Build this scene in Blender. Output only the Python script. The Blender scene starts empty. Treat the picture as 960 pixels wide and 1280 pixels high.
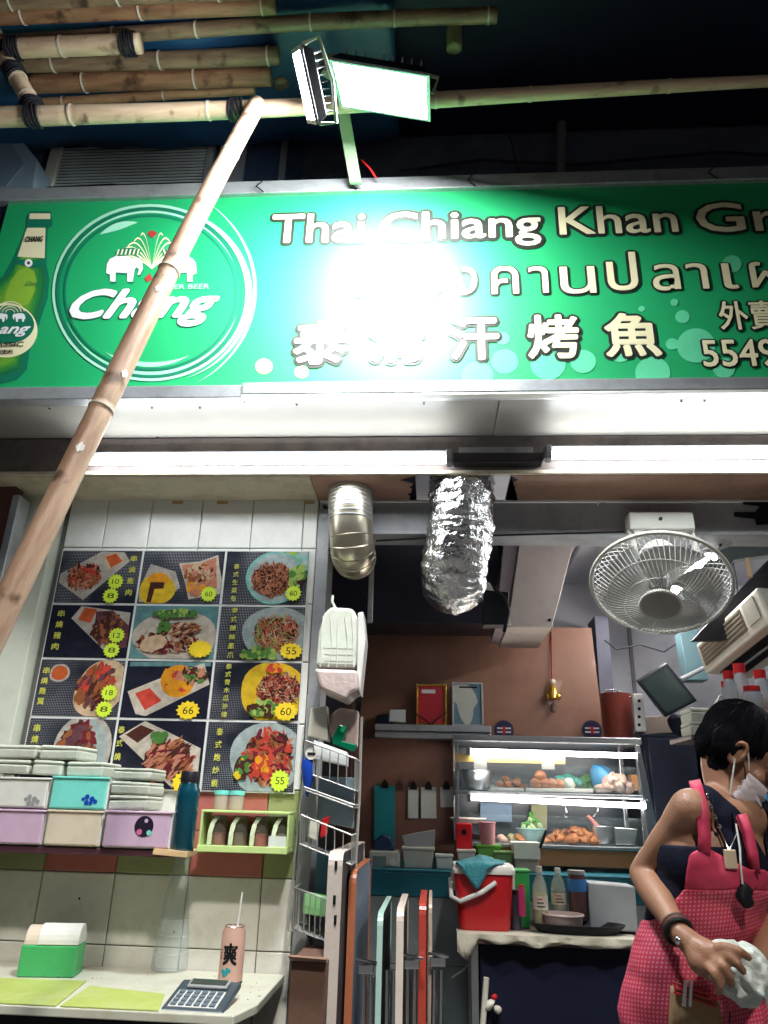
import bpy, bmesh, math, random
from mathutils import Vector, Matrix, noise
R_ = math.radians
SC = bpy.context.scene
COL = SC.collection
rnd = random.Random(7)

# ------------------------------------------------------------------ camera
F, PITCH, YAW, ROLL, EYE = 925.0, 21.6, 4.2, 1.6, 1.4
CR = Matrix.Rotation(R_(YAW), 3, 'Z') @ Matrix.Rotation(R_(90 + PITCH), 3, 'X') @ Matrix.Rotation(R_(ROLL), 3, 'Z')
cd = bpy.data.cameras.new('camera')
cam = bpy.data.objects.new('camera', cd)
COL.objects.link(cam)
cam.matrix_world = Matrix.Translation((0, 0, EYE)) @ CR.to_4x4()
cd.sensor_fit = 'VERTICAL'; cd.sensor_height = 36; cd.sensor_width = 27
cd.lens = F / 1280 * 36
cd.clip_start = .02; cd.clip_end = 500
SC.camera = cam

# ------------------------------------------------------------------ world: night sky
w = bpy.data.worlds.new('World'); SC.world = w; w.use_nodes = True
wn = w.node_tree.nodes
bg = wn['Background']
bg.inputs['Color'].default_value = (.35, .42, .6, 1)
bg.inputs['Strength'].default_value = .035
SC.view_settings.view_transform = 'Standard'
SC.view_settings.look = 'None'
SC.view_settings.exposure = .15
SC.view_settings.gamma = 1
SC.cycles.use_denoising = True
SC.cycles.max_bounces = 7
SC.cycles.sample_clamp_indirect = 8
FLOOD, FLOOD2, TUBE, CASE = 340, 110, 30, 26

# the far street light that throws the slanting shadows on the low wall
sl_ = bpy.data.lights.new('street_light', 'SUN'); sl_.energy = 1.7; sl_.angle = R_(3.5); sl_.color = (1, .93, .84)
so = bpy.data.objects.new('street_light', sl_); COL.objects.link(so)
so.rotation_euler = Vector((-.22, .78, -.94)).to_track_quat('-Z', 'Y').to_euler()

# ------------------------------------------------------------------ helpers
def P(px, py, Y):
    "point of the plane Y = const seen at photo pixel (px, py): used to read positions off the photograph"
    d = CR @ Vector(((px - 480) / F, (640 - py) / F, -1))
    return Vector((0, 0, EYE)) + d * (Y / d.y)
def PZ(px, py, Z):
    d = CR @ Vector(((px - 480) / F, (640 - py) / F, -1))
    return Vector((0, 0, EYE)) + d * ((Z - EYE) / d.z)
def PB(x0, y0, x1, y1, Y):
    xm, ym = (x0 + x1) / 2, (y0 + y1) / 2
    return P(x0, ym, Y).x, P(x1, ym, Y).x, P(xm, y1, Y).z, P(xm, y0, Y).z

MATS = {}
def mat(name, col, rough=.5, metal=0, var=.12, nscale=6, bump=.0, bscale=60, emit=None, estr=0, alpha=1, trans=0,
        coat=0, spec=.5, sheen=0, dirt=None, dscale=3, damt=.5, grime=True):
    if name in MATS: return MATS[name]
    m = bpy.data.materials.new(name); m.use_nodes = True
    nt = m.node_tree; N = nt.nodes; L = nt.links
    b = N['Principled BSDF']
    b.inputs['Roughness'].default_value = rough
    b.inputs['Metallic'].default_value = metal
    b.inputs['Specular IOR Level'].default_value = min(spec, .22) if max(col) < .05 and rough > .25 and grime else spec
    b.inputs['Coat Weight'].default_value = coat
    b.inputs['Alpha'].default_value = alpha
    b.inputs['Transmission Weight'].default_value = trans
    tc = N.new('ShaderNodeTexCoord')
    out = None
    nz = N.new('ShaderNodeTexNoise'); nz.inputs['Scale'].default_value = nscale; nz.inputs['Detail'].default_value = 6
    L.new(tc.outputs['Object'], nz.inputs['Vector'])
    mx = N.new('ShaderNodeMixRGB'); mx.blend_type = 'MIX'
    c = Vector(col[:3])
    mx.inputs[1].default_value = (*(c * (1 - var)), 1)
    mx.inputs[2].default_value = (*[min(1, v) for v in c * (1 + var)], 1)
    L.new(nz.outputs['Fac'], mx.inputs[0])
    out = mx.outputs[0]
    if not dirt and not metal and alpha == 1 and not emit and max(col) > .06 and grime:
        dirt, dscale, damt = tuple(c * .5), 9, .3
    if not emit and rough > .12 and grime:
        mr = N.new('ShaderNodeMapRange'); mr.inputs['To Min'].default_value = rough * .75; mr.inputs['To Max'].default_value = min(1, rough * 1.3)
        n4 = N.new('ShaderNodeTexNoise'); n4.inputs['Scale'].default_value = nscale * 3; n4.inputs['Detail'].default_value = 5
        L.new(tc.outputs['Object'], n4.inputs['Vector']); L.new(n4.outputs['Fac'], mr.inputs['Value']); L.new(mr.outputs[0], b.inputs['Roughness'])
    if dirt:
        n2 = N.new('ShaderNodeTexNoise'); n2.inputs['Scale'].default_value = dscale; n2.inputs['Detail'].default_value = 9
        n2.inputs['Roughness'].default_value = .7
        L.new(tc.outputs['Object'], n2.inputs['Vector'])
        cr = N.new('ShaderNodeValToRGB'); cr.color_ramp.elements[0].position = .48; cr.color_ramp.elements[1].position = .72
        cr.color_ramp.elements[1].color = (damt, damt, damt, 1)
        L.new(n2.outputs['Fac'], cr.inputs[0])
        m2 = N.new('ShaderNodeMixRGB'); L.new(cr.outputs[0], m2.inputs[0]); L.new(out, m2.inputs[1])
        m2.inputs[2].default_value = (*dirt, 1); out = m2.outputs[0]
    L.new(out, b.inputs['Base Color'])
    if bump:
        n3 = N.new('ShaderNodeTexNoise'); n3.inputs['Scale'].default_value = bscale; n3.inputs['Detail'].default_value = 4
        L.new(tc.outputs['Object'], n3.inputs['Vector'])
        bp = N.new('ShaderNodeBump'); bp.inputs['Strength'].default_value = bump; bp.inputs['Distance'].default_value = .01
        L.new(n3.outputs['Fac'], bp.inputs['Height']); L.new(bp.outputs[0], b.inputs['Normal'])
    if emit:
        b.inputs['Emission Color'].default_value = (*emit, 1)
        b.inputs['Emission Strength'].default_value = estr
    MATS[name] = m
    return m

class MB:
    "collects shapes; build() links them as ONE mesh object"
    def __init__(s): s.v = []; s.f = []; s.mi = []; s.m = 0
    def add(s, vs, fs):
        o = len(s.v); s.v += [Vector(v) for v in vs]
        for f in fs: s.f.append([o + i for i in f]); s.mi.append(s.m)
        return s
    def box(s, x0, x1, y0, y1, z0, z1, M=None):
        vs = [Vector((x, y, z)) for x in (x0, x1) for y in (y0, y1) for z in (z0, z1)]
        if M is not None: vs = [M @ v for v in vs]
        return s.add(vs, [(0, 1, 3, 2), (4, 6, 7, 5), (0, 4, 5, 1), (2, 3, 7, 6), (0, 2, 6, 4), (1, 5, 7, 3)])
    def hexa(s, bot, top):
        return s.add(list(bot) + list(top), [(3, 2, 1, 0), (4, 5, 6, 7), (0, 1, 5, 4), (1, 2, 6, 5), (2, 3, 7, 6), (3, 0, 4, 7)])
    def prism(s, pts, d):
        "pts: planar 3D outline, d: thickness vector"
        n = len(pts); d = Vector(d)
        fs = [tuple(range(n)), tuple(range(2 * n - 1, n - 1, -1))] + [(i, i + n, (i + 1) % n + n, (i + 1) % n) for i in range(n)]
        return s.add([Vector(p) for p in pts] + [Vector(p) + d for p in pts], fs)
    def tube(s, path, r, n=10, cap=True, flat=None):
        path = [Vector(p) for p in path]; m = len(path)
        rs = r if isinstance(r, (list, tuple)) else [r] * m
        up = None; rings = []
        for i, p in enumerate(path):
            t = (path[min(i + 1, m - 1)] - path[max(i - 1, 0)])
            if t.length < 1e-9: t = Vector((0, 0, 1))
            t.normalize()
            if up is None:
                up = t.cross(Vector((0, 0, 1)) if abs(t.z) < .9 else Vector((1, 0, 0))).normalized()
            up = (up - t * up.dot(t)).normalized(); sd = t.cross(up)
            for k in range(n):
                a = 2 * math.pi * k / n
                rings.append(p + (up * math.cos(a) + sd * math.sin(a)) * rs[i])
        fs = [(i * n + k, i * n + (k + 1) % n, (i + 1) * n + (k + 1) % n, (i + 1) * n + k) for i in range(m - 1) for k in range(n)]
        if cap: fs += [tuple(range(n - 1, -1, -1)), tuple((m - 1) * n + k for k in range(n))]
        return s.add(rings, fs)
    def lathe(s, prof, o=(0, 0, 0), n=24, M=None):
        "prof: (radius, height) pairs round a vertical axis at o, or placed by M"
        o = Vector(o); vs = []
        for r, h in prof:
            for k in range(n):
                a = 2 * math.pi * k / n; p = Vector((r * math.cos(a), r * math.sin(a), h))
                vs.append((M @ p) if M is not None else o + p)
        m = len(prof)
        fs = [(i * n + k, i * n + (k + 1) % n, (i + 1) * n + (k + 1) % n, (i + 1) * n + k) for i in range(m - 1) for k in range(n)]
        if prof[0][0] > 1e-5: fs.append(tuple(range(n - 1, -1, -1)))
        if prof[-1][0] > 1e-5: fs.append(tuple((m - 1) * n + k for k in range(n)))
        return s.add(vs, fs)
    def ball(s, c, r, n=12, M=None):
        r = r if isinstance(r, (list, tuple)) else (r, r, r)
        c = Vector(c); vs = []; h = n // 2
        for i in range(h + 1):
            t = math.pi * i / h
            for k in range(n):
                a = 2 * math.pi * k / n
                p = Vector((r[0] * math.sin(t) * math.cos(a), r[1] * math.sin(t) * math.sin(a), -r[2] * math.cos(t)))
                vs.append(c + (M @ p if M is not None else p))
        return s.add(vs, [(i * n + k, i * n + (k + 1) % n, (i + 1) * n + (k + 1) % n, (i + 1) * n + k) for i in range(h) for k in range(n)])
    def jitter(s, amp, sc, seed=0):
        for v in s.v: v += noise.noise_vector(v * sc + Vector((seed, 0, 0))) * amp
        return s
    def build(s, name, m, parent=None, label=None, cat=None, group=None, kind=None, smooth=False, bevel=0, subs=0, auto=True):
        me = bpy.data.meshes.new(name)
        if parent is not None:
            off = WP[parent.name]
        else:
            xs = [v.x for v in s.v]; ys = [v.y for v in s.v]; zs = [v.z for v in s.v]
            off = Vector(((min(xs) + max(xs)) / 2, (min(ys) + max(ys)) / 2, min(zs)))
        me.from_pydata([v - off for v in s.v], [], s.f)
        me.validate()
        ms = m if isinstance(m, list) else [m]
        for q in ms: me.materials.append(q)
        if len(ms) > 1 and len(me.polygons) == len(s.mi): me.polygons.foreach_set('material_index', s.mi)
        bm = bmesh.new(); bm.from_mesh(me)
        bmesh.ops.remove_doubles(bm, verts=bm.verts, dist=1e-6)
        bmesh.ops.recalc_face_normals(bm, faces=bm.faces); bm.to_mesh(me); bm.free()
        if smooth:
            me.polygons.foreach_set('use_smooth', [True] * len(me.polygons))
            if auto:
                try: me.set_sharp_from_angle(angle=R_(42))
                except Exception: pass
        o = bpy.data.objects.new(name, me); COL.objects.link(o)
        if bevel:
            md = o.modifiers.new('bevel', 'BEVEL'); md.width = bevel; md.segments = 2; md.limit_method = 'ANGLE'; md.angle_limit = R_(40)
        if subs:
            md = o.modifiers.new('sub', 'SUBSURF'); md.levels = md.render_levels = subs
        if parent is not None:
            o.parent = parent; WP[o.name] = off.copy()
        else:
            o.location = off; WP[o.name] = off.copy()
        tag(o, label, cat, group, kind)
        return o
WP = {}
def tag(o, label=None, cat=None, group=None, kind=None):
    if label: o['label'] = label
    if cat: o['category'] = cat
    if group: o['group'] = group
    if kind: o['kind'] = kind
def thing(name, label, cat, loc=(0, 0, 0), group=None):
    o = bpy.data.objects.new(name, None); COL.objects.link(o)
    o.location = loc; o.empty_display_size = .05; WP[o.name] = Vector(loc)
    tag(o, label, cat, group); return o
def copy_tree(o, loc=None, parent=None, label=None, rot=None):
    c = o.copy(); COL.objects.link(c)
    if parent is not None: c.parent = parent
    if loc is not None: c.location = loc
    if rot is not None: c.rotation_euler = rot
    if label: c['label'] = label
    for ch in o.children: copy_tree(ch, parent=c)
    return c
def box(name, m, x0, x1, y0, y1, z0, z1, parent=None, bevel=.003, **k):
    return MB().box(x0, x1, y0, y1, z0, z1).build(name, m, parent, bevel=bevel, **k)
def pbox(name, m, px0, py0, px1, py1, Y, dep, parent=None, bevel=.003, **k):
    x0, x1, z0, z1 = PB(px0, py0, px1, py1, Y)
    return box(name, m, x0, x1, Y, Y + dep, z0, z1, parent, bevel, **k)
def fpoly(pts, Y): return [P(x, y, Y) for x, y in pts]
def text_mesh(txt, offset=0, shear=0, res=3, space=1):
    cu = bpy.data.curves.new('t', 'FONT'); cu.body = txt; cu.size = 1; cu.offset = offset; cu.shear = shear
    cu.resolution_u = res; cu.space_character = space; cu.extrude = 0
    ob = bpy.data.objects.new('t', cu); COL.objects.link(ob)
    bpy.context.view_layer.update()
    me = bpy.data.meshes.new_from_object(ob.evaluated_get(bpy.context.evaluated_depsgraph_get()))
    bpy.data.objects.remove(ob); bpy.data.curves.remove(cu)
    return me
def lettering(txt, m, x0, x1, z0, z1, Y, parent, offset=0, shear=0, outline=None, om=None, name='lettering', res=3):
    "flat letters filling the box x0..x1, z0..z1 on the plane Y facing -Y; bold and outline by thickening with shifted copies"
    me0 = text_mesh(txt, 0, shear, res)
    if not len(me0.vertices): return
    me0.calc_loop_triangles()
    vs = [v.co.copy() for v in me0.vertices]; fs = [tuple(p.vertices) for p in me0.polygons]
    a, b = min(v.x for v in vs), max(v.x for v in vs); c, d = min(v.y for v in vs), max(v.y for v in vs)
    H = z1 - z0; off = WP[parent.name]; first = None
    for k, (rad, mm, dy) in enumerate([(offset * H, m, 0)] + ([((offset + outline) * H, om, .0022)] if outline else [])):
        pad = offset * H
        sx = (x1 - x0 - 2 * pad) / max(1e-6, b - a); sz = (z1 - z0 - 2 * pad) / max(1e-6, d - c)
        mb = MB(); nn = 1 if rad == 0 else (8 if k == 0 else 12)
        for q in range(nn):
            an = 2 * math.pi * q / nn; ox, oz = rad * math.cos(an), rad * math.sin(an)
            mb.add([(x0 + pad + (v.x - a) * sx + ox - off.x, Y + dy + q * .00012 - off.y, z0 + pad + (v.y - c) * sz + oz - off.z) for v in vs], fs)
        me = bpy.data.meshes.new(name); me.from_pydata(mb.v, [], mb.f); me.materials.append(mm)
        o = bpy.data.objects.new(name if k == 0 else 'lettering_outline', me); COL.objects.link(o); o.parent = parent; WP[o.name] = off
        if k == 0: first = o
    return first
def blob(cx, cz, rx, rz, Y, n=14, rough=.12, rot=0, seed=None):
    rr = random.Random(seed if seed is not None else rnd.random()); out = []
    ph = rr.random() * 9
    for k in range(n):
        a = 2 * math.pi * k / n
        q = 1 + rough * (math.sin(3 * a + ph) * .5 + (rr.random() - .5))
        x, z = rx * q * math.cos(a), rz * q * math.sin(a)
        out.append(Vector((cx + x * math.cos(rot) - z * math.sin(rot), Y, cz + x * math.sin(rot) + z * math.cos(rot))))
    return out

# ------------------------------------------------------------------ materials
M = dict(
 tile=mat('glazed_tile', (.82, .82, .79), .22, var=.05, nscale=3, bump=.03, bscale=9, dirt=(.45, .43, .36), dscale=5, damt=.3),
 tile2=mat('glazed_tile_low', (.76, .75, .69), .25, var=.08, nscale=4, bump=.03, bscale=9, dirt=(.36, .33, .24), dscale=6, damt=.5),
 tiler=mat('red_tile', (.42, .13, .11), .3, var=.1), tileg=mat('green_tile', (.28, .3, .14), .3, var=.1),
 grout=mat('grout', (.13, .13, .12), .9),
 jamb=mat('painted_jamb', (.55, .58, .5), .5, var=.08, bump=.05, bscale=20, dirt=(.3, .28, .2), damt=.5),
 cream=mat('cream_paint', (.62, .55, .42), .55, var=.12, bump=.05, dirt=(.25, .17, .1), dscale=9, damt=.6),
 soffit=mat('soffit_sheet', (.3, .285, .26), .35, var=.06, bump=.02, bscale=8, dirt=(.4, .36, .3), dscale=3, damt=.4),
 soffb=mat('brown_soffit', (.42, .24, .17), .5, var=.15, nscale=3, dirt=(.2, .12, .08), dscale=5, damt=.6),
 steel=mat('galvanised_steel', (.5, .52, .54), .42, .65, var=.12, nscale=25, bump=.04, dirt=(.2, .2, .2), dscale=10, damt=.5),
 greybeam=mat('grey_beam_paint', (.34, .35, .37), .5, .2, var=.12, nscale=5, bump=.03, dirt=(.14, .13, .13), dscale=8, damt=.5),
 black=mat('black_plastic', (.012, .013, .018), .4, var=.2), darknavy=mat('dark_blue_black', (.007, .009, .026), .5, var=.3, nscale=3),
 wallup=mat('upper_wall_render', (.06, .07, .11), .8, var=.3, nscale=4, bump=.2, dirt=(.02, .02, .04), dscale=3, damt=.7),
 white=mat('white_plastic', (.72, .72, .68), .35, var=.05), offwhite=mat('offwhite_plastic', (.6, .58, .5), .4, var=.08, bump=.02),
 grey=mat('grey_plastic', (.3, .31, .32), .4), brown=mat('brown_board', (.25, .12, .075), .45, var=.14, nscale=2.5, bump=.02, coat=.15, dirt=(.13, .04, .035), dscale=2, damt=.6),
 brown2=mat('brown_board_low', (.24, .11, .075), .55, var=.18, nscale=3, dirt=(.1, .04, .03), dscale=3, damt=.6),
 darkwood=mat('dark_wood', (.09, .045, .035), .5, var=.3, nscale=8), red=mat('red_plastic', (.5, .015, .02), .3, var=.08),
 teal=mat('teal_plastic', (.02, .3, .34), .4), tealwall=mat('teal_paint', (.01, .14, .19), .45, var=.15),
 chrome=mat('chrome', (.75, .76, .78), .15, 1, var=.05), ss=mat('stainless', (.55, .57, .6), .3, 1, var=.08, nscale=20, bump=.02),
 foam=mat('foam', (.52, .55, .47), .75, var=.05, nscale=12, bump=.25, bscale=45), paper=mat('paper', (.65, .67, .66), .8, var=.04),
 aqua=mat('aqua_plastic', (.2, .72, .64), .35, var=.04), lilac=mat('lilac_plastic', (.6, .42, .58), .4, var=.04), beige=mat('beige_plastic', (.68, .58, .47), .4, var=.04),
 lime=mat('lime_plastic', (.55, .72, .28), .4, var=.05), card=mat('cardboard', (.15, .08, .055), .85, var=.2, bump=.1), cardl=mat('cardboard_light', (.5, .34, .18), .85, var=.2),
 glass=mat('clear_plastic', (.8, .88, .88), .08, trans=.92, var=.02), yellow=mat('sticker_yellow', (.85, .62, .02), .5, var=.05),
 neon=mat('sticker_neon', (.62, .82, .05), .5, var=.05), ink=mat('ink', (.01, .01, .012), .5), blue=mat('blue_plastic', (.01, .06, .42), .3),
 gold=mat('gold', (.8, .5, .08), .25, .9), wire=mat('white_wire', (.42, .42, .4), .45, .3), rope=mat('black_tie', (.015, .015, .02), .6),
)
def tubemat(name, col, s): return mat(name, (.9, .9, .9), .5, emit=col, estr=s)
M['tube'] = tubemat('lit_tube', (.93, .98, 1), TUBE)
M['flood'] = tubemat('flood_lens_lit', (.93, .97, .98), FLOOD)
M['flood2'] = tubemat('flood_lens_lit_second', (.9, .96, 1), FLOOD2)
M['case'] = tubemat('case_tube_lit', (1, .95, .86), CASE)

def bamboo_mat(name, a, b):
    m = bpy.data.materials.new(name); m.use_nodes = True; nt = m.node_tree; N = nt.nodes; L = nt.links
    bs = N['Principled BSDF']; bs.inputs['Roughness'].default_value = .45
    tc = N.new('ShaderNodeTexCoord'); mp = N.new('ShaderNodeMapping'); mp.inputs['Scale'].default_value = (1, 6, 6)
    n = N.new('ShaderNodeTexNoise'); n.inputs['Scale'].default_value = 5; n.inputs['Detail'].default_value = 8; n.inputs['Roughness'].default_value = .65
    r = N.new('ShaderNodeValToRGB'); r.color_ramp.elements[0].position = .3; r.color_ramp.elements[1].position = .65
    r.color_ramp.elements[0].color = (*a, 1); r.color_ramp.elements[1].color = (*b, 1)
    L.new(tc.outputs['Object'], mp.inputs[0]); L.new(mp.outputs[0], n.inputs[0]); L.new(n.outputs['Fac'], r.inputs[0])
    n2 = N.new('ShaderNodeTexNoise'); n2.inputs['Scale'].default_value = 14; n2.inputs['Detail'].default_value = 5
    r2 = N.new('ShaderNodeValToRGB'); r2.color_ramp.elements[0].position = .6; r2.color_ramp.elements[1].position = .72
    L.new(tc.outputs['Object'], n2.inputs[0]); L.new(n2.outputs['Fac'], r2.inputs[0])
    mx = N.new('ShaderNodeMixRGB'); L.new(r2.outputs[0], mx.inputs[0]); L.new(r.outputs[0], mx.inputs[1]); mx.inputs[2].default_value = (*(Vector(a) * .45), 1)
    L.new(mx.outputs[0], bs.inputs['Base Color'])
    bp = N.new('ShaderNodeBump'); bp.inputs['Strength'].default_value = .25; bp.inputs['Distance'].default_value = .01
    L.new(n.outputs['Fac'], bp.inputs['Height']); L.new(bp.outputs[0], bs.inputs['Normal'])
    return m
BAM = bamboo_mat('bamboo_pale', (.5, .33, .2), (.74, .56, .38))
BAM2 = bamboo_mat('bamboo_brown', (.26, .12, .06), (.5, .3, .15))
BAM3 = bamboo_mat('bamboo_dark', (.12, .07, .04), (.3, .2, .12))
BAM5 = bamboo_mat('bamboo_weathered', (.33, .19, .12), (.62, .42, .29))
BAM3B = bamboo_mat('bamboo_reddish', (.16, .07, .035), (.36, .19, .1))
BAM4 = bamboo_mat('bamboo_green', (.2, .2, .09), (.38, .38, .18))

def bamboo(p0, p1, r, m, label, group=None, seg=.38, bend=.02, seed=1, ties=(), scars=(), taper=0):
    p0, p1 = Vector(p0), Vector(p1); L = (p1 - p0).length; d = (p1 - p0) / L
    rr = random.Random(seed); mid = (p0 + p1) / 2
    t = thing('bamboo_pole', label, 'bamboo pole', tuple(p0), group)
    # local frame: x along the pole (for the stretched grain)
    q = d.to_track_quat('X', 'Z')
    nodes = []; s = rr.uniform(.05, seg)
    while s < L: nodes.append(s); s += seg * rr.uniform(.75, 1.25)
    n = max(24, int(L / .03)); path = []; rad = []
    k = 0
    ss = sorted([L * i / n for i in range(n + 1)] + [a + e for a in nodes for e in (-.012, -.005, 0, .005, .012) if 0 < a + e < L])
    for a in ss:
        off = Vector((0, math.sin(a * 2.1 + seed) * bend, math.cos(a * 1.7 + seed * 2) * bend))
        path.append(Vector((a, 0, 0)) + off)
        dn = min([abs(a - x) for x in nodes] + [9])
        rad.append(r * (1 - taper * a / L) * (1 + (.05 if dn < .002 else .03 if dn < .006 else -.015 if dn < .013 else 0) + .015 * math.sin(a * 9 + seed)))
    b = MB().tube(path, rad, 16)
    WPk = WP[t.name]; WP[t.name] = Vector((0, 0, 0))
    c = b.build('culm', m, t, smooth=True, auto=False)
    for a in nodes:
        i = min(range(len(ss)), key=lambda j: abs(ss[j] - a))
        MB().tube([path[i] - Vector((.0035, 0, 0)), path[i] + Vector((.0035, 0, 0))], rad[i] + .0009, 16).build('node_ring', MATS.setdefault('ring', mat('bamboo_ring', (.62, .55, .45), .6, var=.3)), t, smooth=True)
    for a in ties:
        i = min(range(len(ss)), key=lambda j: abs(ss[j] - a * L))
        tb = MB(); cpt = path[i]
        for w_ in range(5):
            ring = []
            for k in range(17):
                an = 2 * math.pi * k / 16
                ring.append(cpt + Vector(((w_ - 2) * .009 + .006 * math.sin(an + w_), math.cos(an) * (rad[i] + .004), math.sin(an) * (rad[i] + .004))))
            tb.tube(ring, .005, 6, cap=False)
        tb.build('plastic_tie', M['rope'], t, smooth=True)
    for a, an in scars:
        i = min(range(len(ss)), key=lambda j: abs(ss[j] - a * L)); rr2 = rad[i] + .001
        cb = MB(); g = []
        dl = q.inverted() @ (Vector((0, 0, EYE)) - (p0 + d * a * L)); an = math.degrees(math.atan2(dl.z, dl.y)) + an
        for u in range(5):
            for v_ in range(5):
                uu, vv = (u - 2) / 2, (v_ - 2) / 2
                g.append(path[i] + Vector((uu * .013 * (1 - .45 * vv * vv + .25 * math.sin(vv * 5 + a)), math.cos(R_(an) + vv * .33 * (1 - .3 * uu * uu)) * rr2, math.sin(R_(an) + vv * .33 * (1 - .3 * uu * uu)) * rr2)))
        cb.add(g, [(u * 5 + v_, u * 5 + v_ + 1, (u + 1) * 5 + v_ + 1, (u + 1) * 5 + v_) for u in range(4) for v_ in range(4)])
        cb.build('paint_fleck', M['white'], t)
    WP[t.name] = WPk
    t.rotation_mode = 'QUATERNION'; t.rotation_quaternion = q
    return t

YW = 2.75      # face of the tiled wall
# ------------------------------------------------------------------ ground, street
MB().box(-30, 30, -30, 2.8, -.06, 0).build('pavement', mat('paving_concrete', (.16, .16, .16), .8, bump=.2, nscale=2), kind='structure')
MB().box(-3.2, 3.4, 2.8, 5.2, -.06, .004).build('shop_floor', mat('floor_tile', (.18, .17, .16), .5, nscale=2), kind='structure')
# the unlit block over the shop and its upper wall
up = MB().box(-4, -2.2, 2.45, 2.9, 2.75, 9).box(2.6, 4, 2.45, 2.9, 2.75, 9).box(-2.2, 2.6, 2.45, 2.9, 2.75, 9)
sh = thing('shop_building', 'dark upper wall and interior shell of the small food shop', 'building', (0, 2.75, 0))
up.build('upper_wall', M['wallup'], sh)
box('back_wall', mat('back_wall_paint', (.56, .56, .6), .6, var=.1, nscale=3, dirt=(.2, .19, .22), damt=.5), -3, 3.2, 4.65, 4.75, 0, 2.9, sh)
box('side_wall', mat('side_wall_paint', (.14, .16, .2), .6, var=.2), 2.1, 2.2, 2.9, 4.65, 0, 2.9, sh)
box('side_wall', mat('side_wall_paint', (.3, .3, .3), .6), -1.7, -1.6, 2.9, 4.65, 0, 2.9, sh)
box('ceiling', mat('ceiling_panel', (.56, .56, .6), .6, var=.1, nscale=2, dirt=(.22, .2, .25), dscale=2, damt=.5), -1.6, 2.1, 2.92, 4.65, 2.75, 2.82, sh)
for x in (.78, 1.25, 1.7):
    box('ceiling_batten', mat('batten', (.2, .19, .22), .6), x, x + .018, 2.95, 4.64, 2.738, 2.7495, sh)
box('wall_batten', mat('batten', (.2, .19, .22), .6), *[P(789, 840, 4.64).x + q for q in (0, .022)], 4.63, 4.648, 1.6, 2.74, sh)

# ------------------------------------------------------------------ tiled front wall with pieces
tw = thing('tiled_wall', 'white tiled shopfront wall with a red and green tile band, left of the opening', 'wall', (-1, YW, 0))
XL, XR = -1.52, -.465
box('wall_core', M['grout'], XL, XR, YW + .006, YW + .14, .0, 2.55, tw, bevel=0)
tpro = {}
def tile(x0, x1, z0, z1, m, name='tile'):
    g = .0018
    key = (round(x1 - x0, 3), round(z1 - z0, 3), m.name)
    cx, cz = (x0 + x1) / 2, (z0 + z1) / 2
    if key not in tpro:
        hw, hh = (x1 - x0) / 2 - g, (z1 - z0) / 2 - g
        b = MB(); e = .003
        fr = [(-hw + e, -hh + e), (hw - e, -hh + e), (hw - e, hh - e), (-hw + e, hh - e)]
        bk = [(-hw, -hh), (hw, -hh), (hw, hh), (-hw, hh)]
        b.add([(x, -.008, z) for x, z in fr] + [(x, -.006, z) for x, z in bk] + [(x, .004, z) for x, z in bk],
              [(0, 1, 2, 3)] + [(i, i + 4, (i + 1) % 4 + 4, (i + 1) % 4) for i in range(4)] + [(i + 4, i + 8, (i + 1) % 4 + 8, (i + 1) % 4 + 4) for i in range(4)])
        me = bpy.data.meshes.new('tile'); me.from_pydata(b.v, [], b.f); me.materials.append(m); tpro[key] = me
        bm = bmesh.new(); bm.from_mesh(me); bmesh.ops.recalc_face_normals(bm, faces=bm.faces)
        bm.to_mesh(me); bm.free()
    o = bpy.data.objects.new(name, tpro[key]); COL.objects.link(o); o.parent = tw
    o.location = Vector((cx, YW + .006 + rnd.uniform(-.0006, .0006), cz)) - WP[tw.name]
    o.rotation_euler = (rnd.uniform(-.003, .003), 0, rnd.uniform(-.004, .004))
xsT = [-1.50, -1.34, -1.155, -.945, -.735, -.525, -.467]
for i in range(len(xsT) - 1):
    tile(xsT[i], xsT[i + 1], 2.335, 2.545, M['tile'])
    for k in range(4): tile(xsT[i], xsT[i + 1], 1.44 + k * .2237, 1.44 + (k + 1) * .2237, M['tile'])
xsB = [-1.516, -1.345, -1.09, -.835, -.58, -.467]
cols = ['tileg', 'tiler', 'tileg', 'tiler', 'tileg']
for i in range(len(xsB) - 1):
    tile(xsB[i], xsB[i + 1], .945, 1.16, M['tile2']); tile(xsB[i], xsB[i + 1], .73, .945, M['tile2'])
    tile(xsB[i], xsB[i + 1], 1.16, 1.3, M[cols[i]])
    tile(xsB[i], xsB[i + 1], 1.3, 1.44, M[['tiler', 'tileg', 'tile2', 'tiler', 'tileg'][i]])
box('jamb', M['jamb'], -1.7, XL - .004, YW - .06, YW + .1, 0, 2.55, tw)
MB().add([(-1.6, YW - .06, 0), (XL - .003, YW - .001, 0), (XL - .003, YW + .09, 0), (-1.6, YW + .09, 0)] + [(-1.6, YW - .06, 2.53), (XL - .003, YW - .001, 2.53), (XL - .003, YW + .09, 2.53), (-1.6, YW + .09, 2.53)],
         [(0, 1, 5, 4), (1, 2, 6, 5), (3, 0, 4, 7), (4, 5, 6, 7)])
box('end_post', M['greybeam'], XR + .002, XR + .05, YW - .012, YW + .13, 0, 2.5, tw)
for px, py in ((218, 1165), (100, 1123)):
    p = P(px, py, YW)
    MB().lathe([(.002, 0), (.004, .003), (0, .004)], M=Matrix.Translation((p.x, YW - .002, p.z)) @ Matrix.Rotation(R_(90), 4, 'X'), n=8).build('wall_plug', M['ink'], tw)

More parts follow.
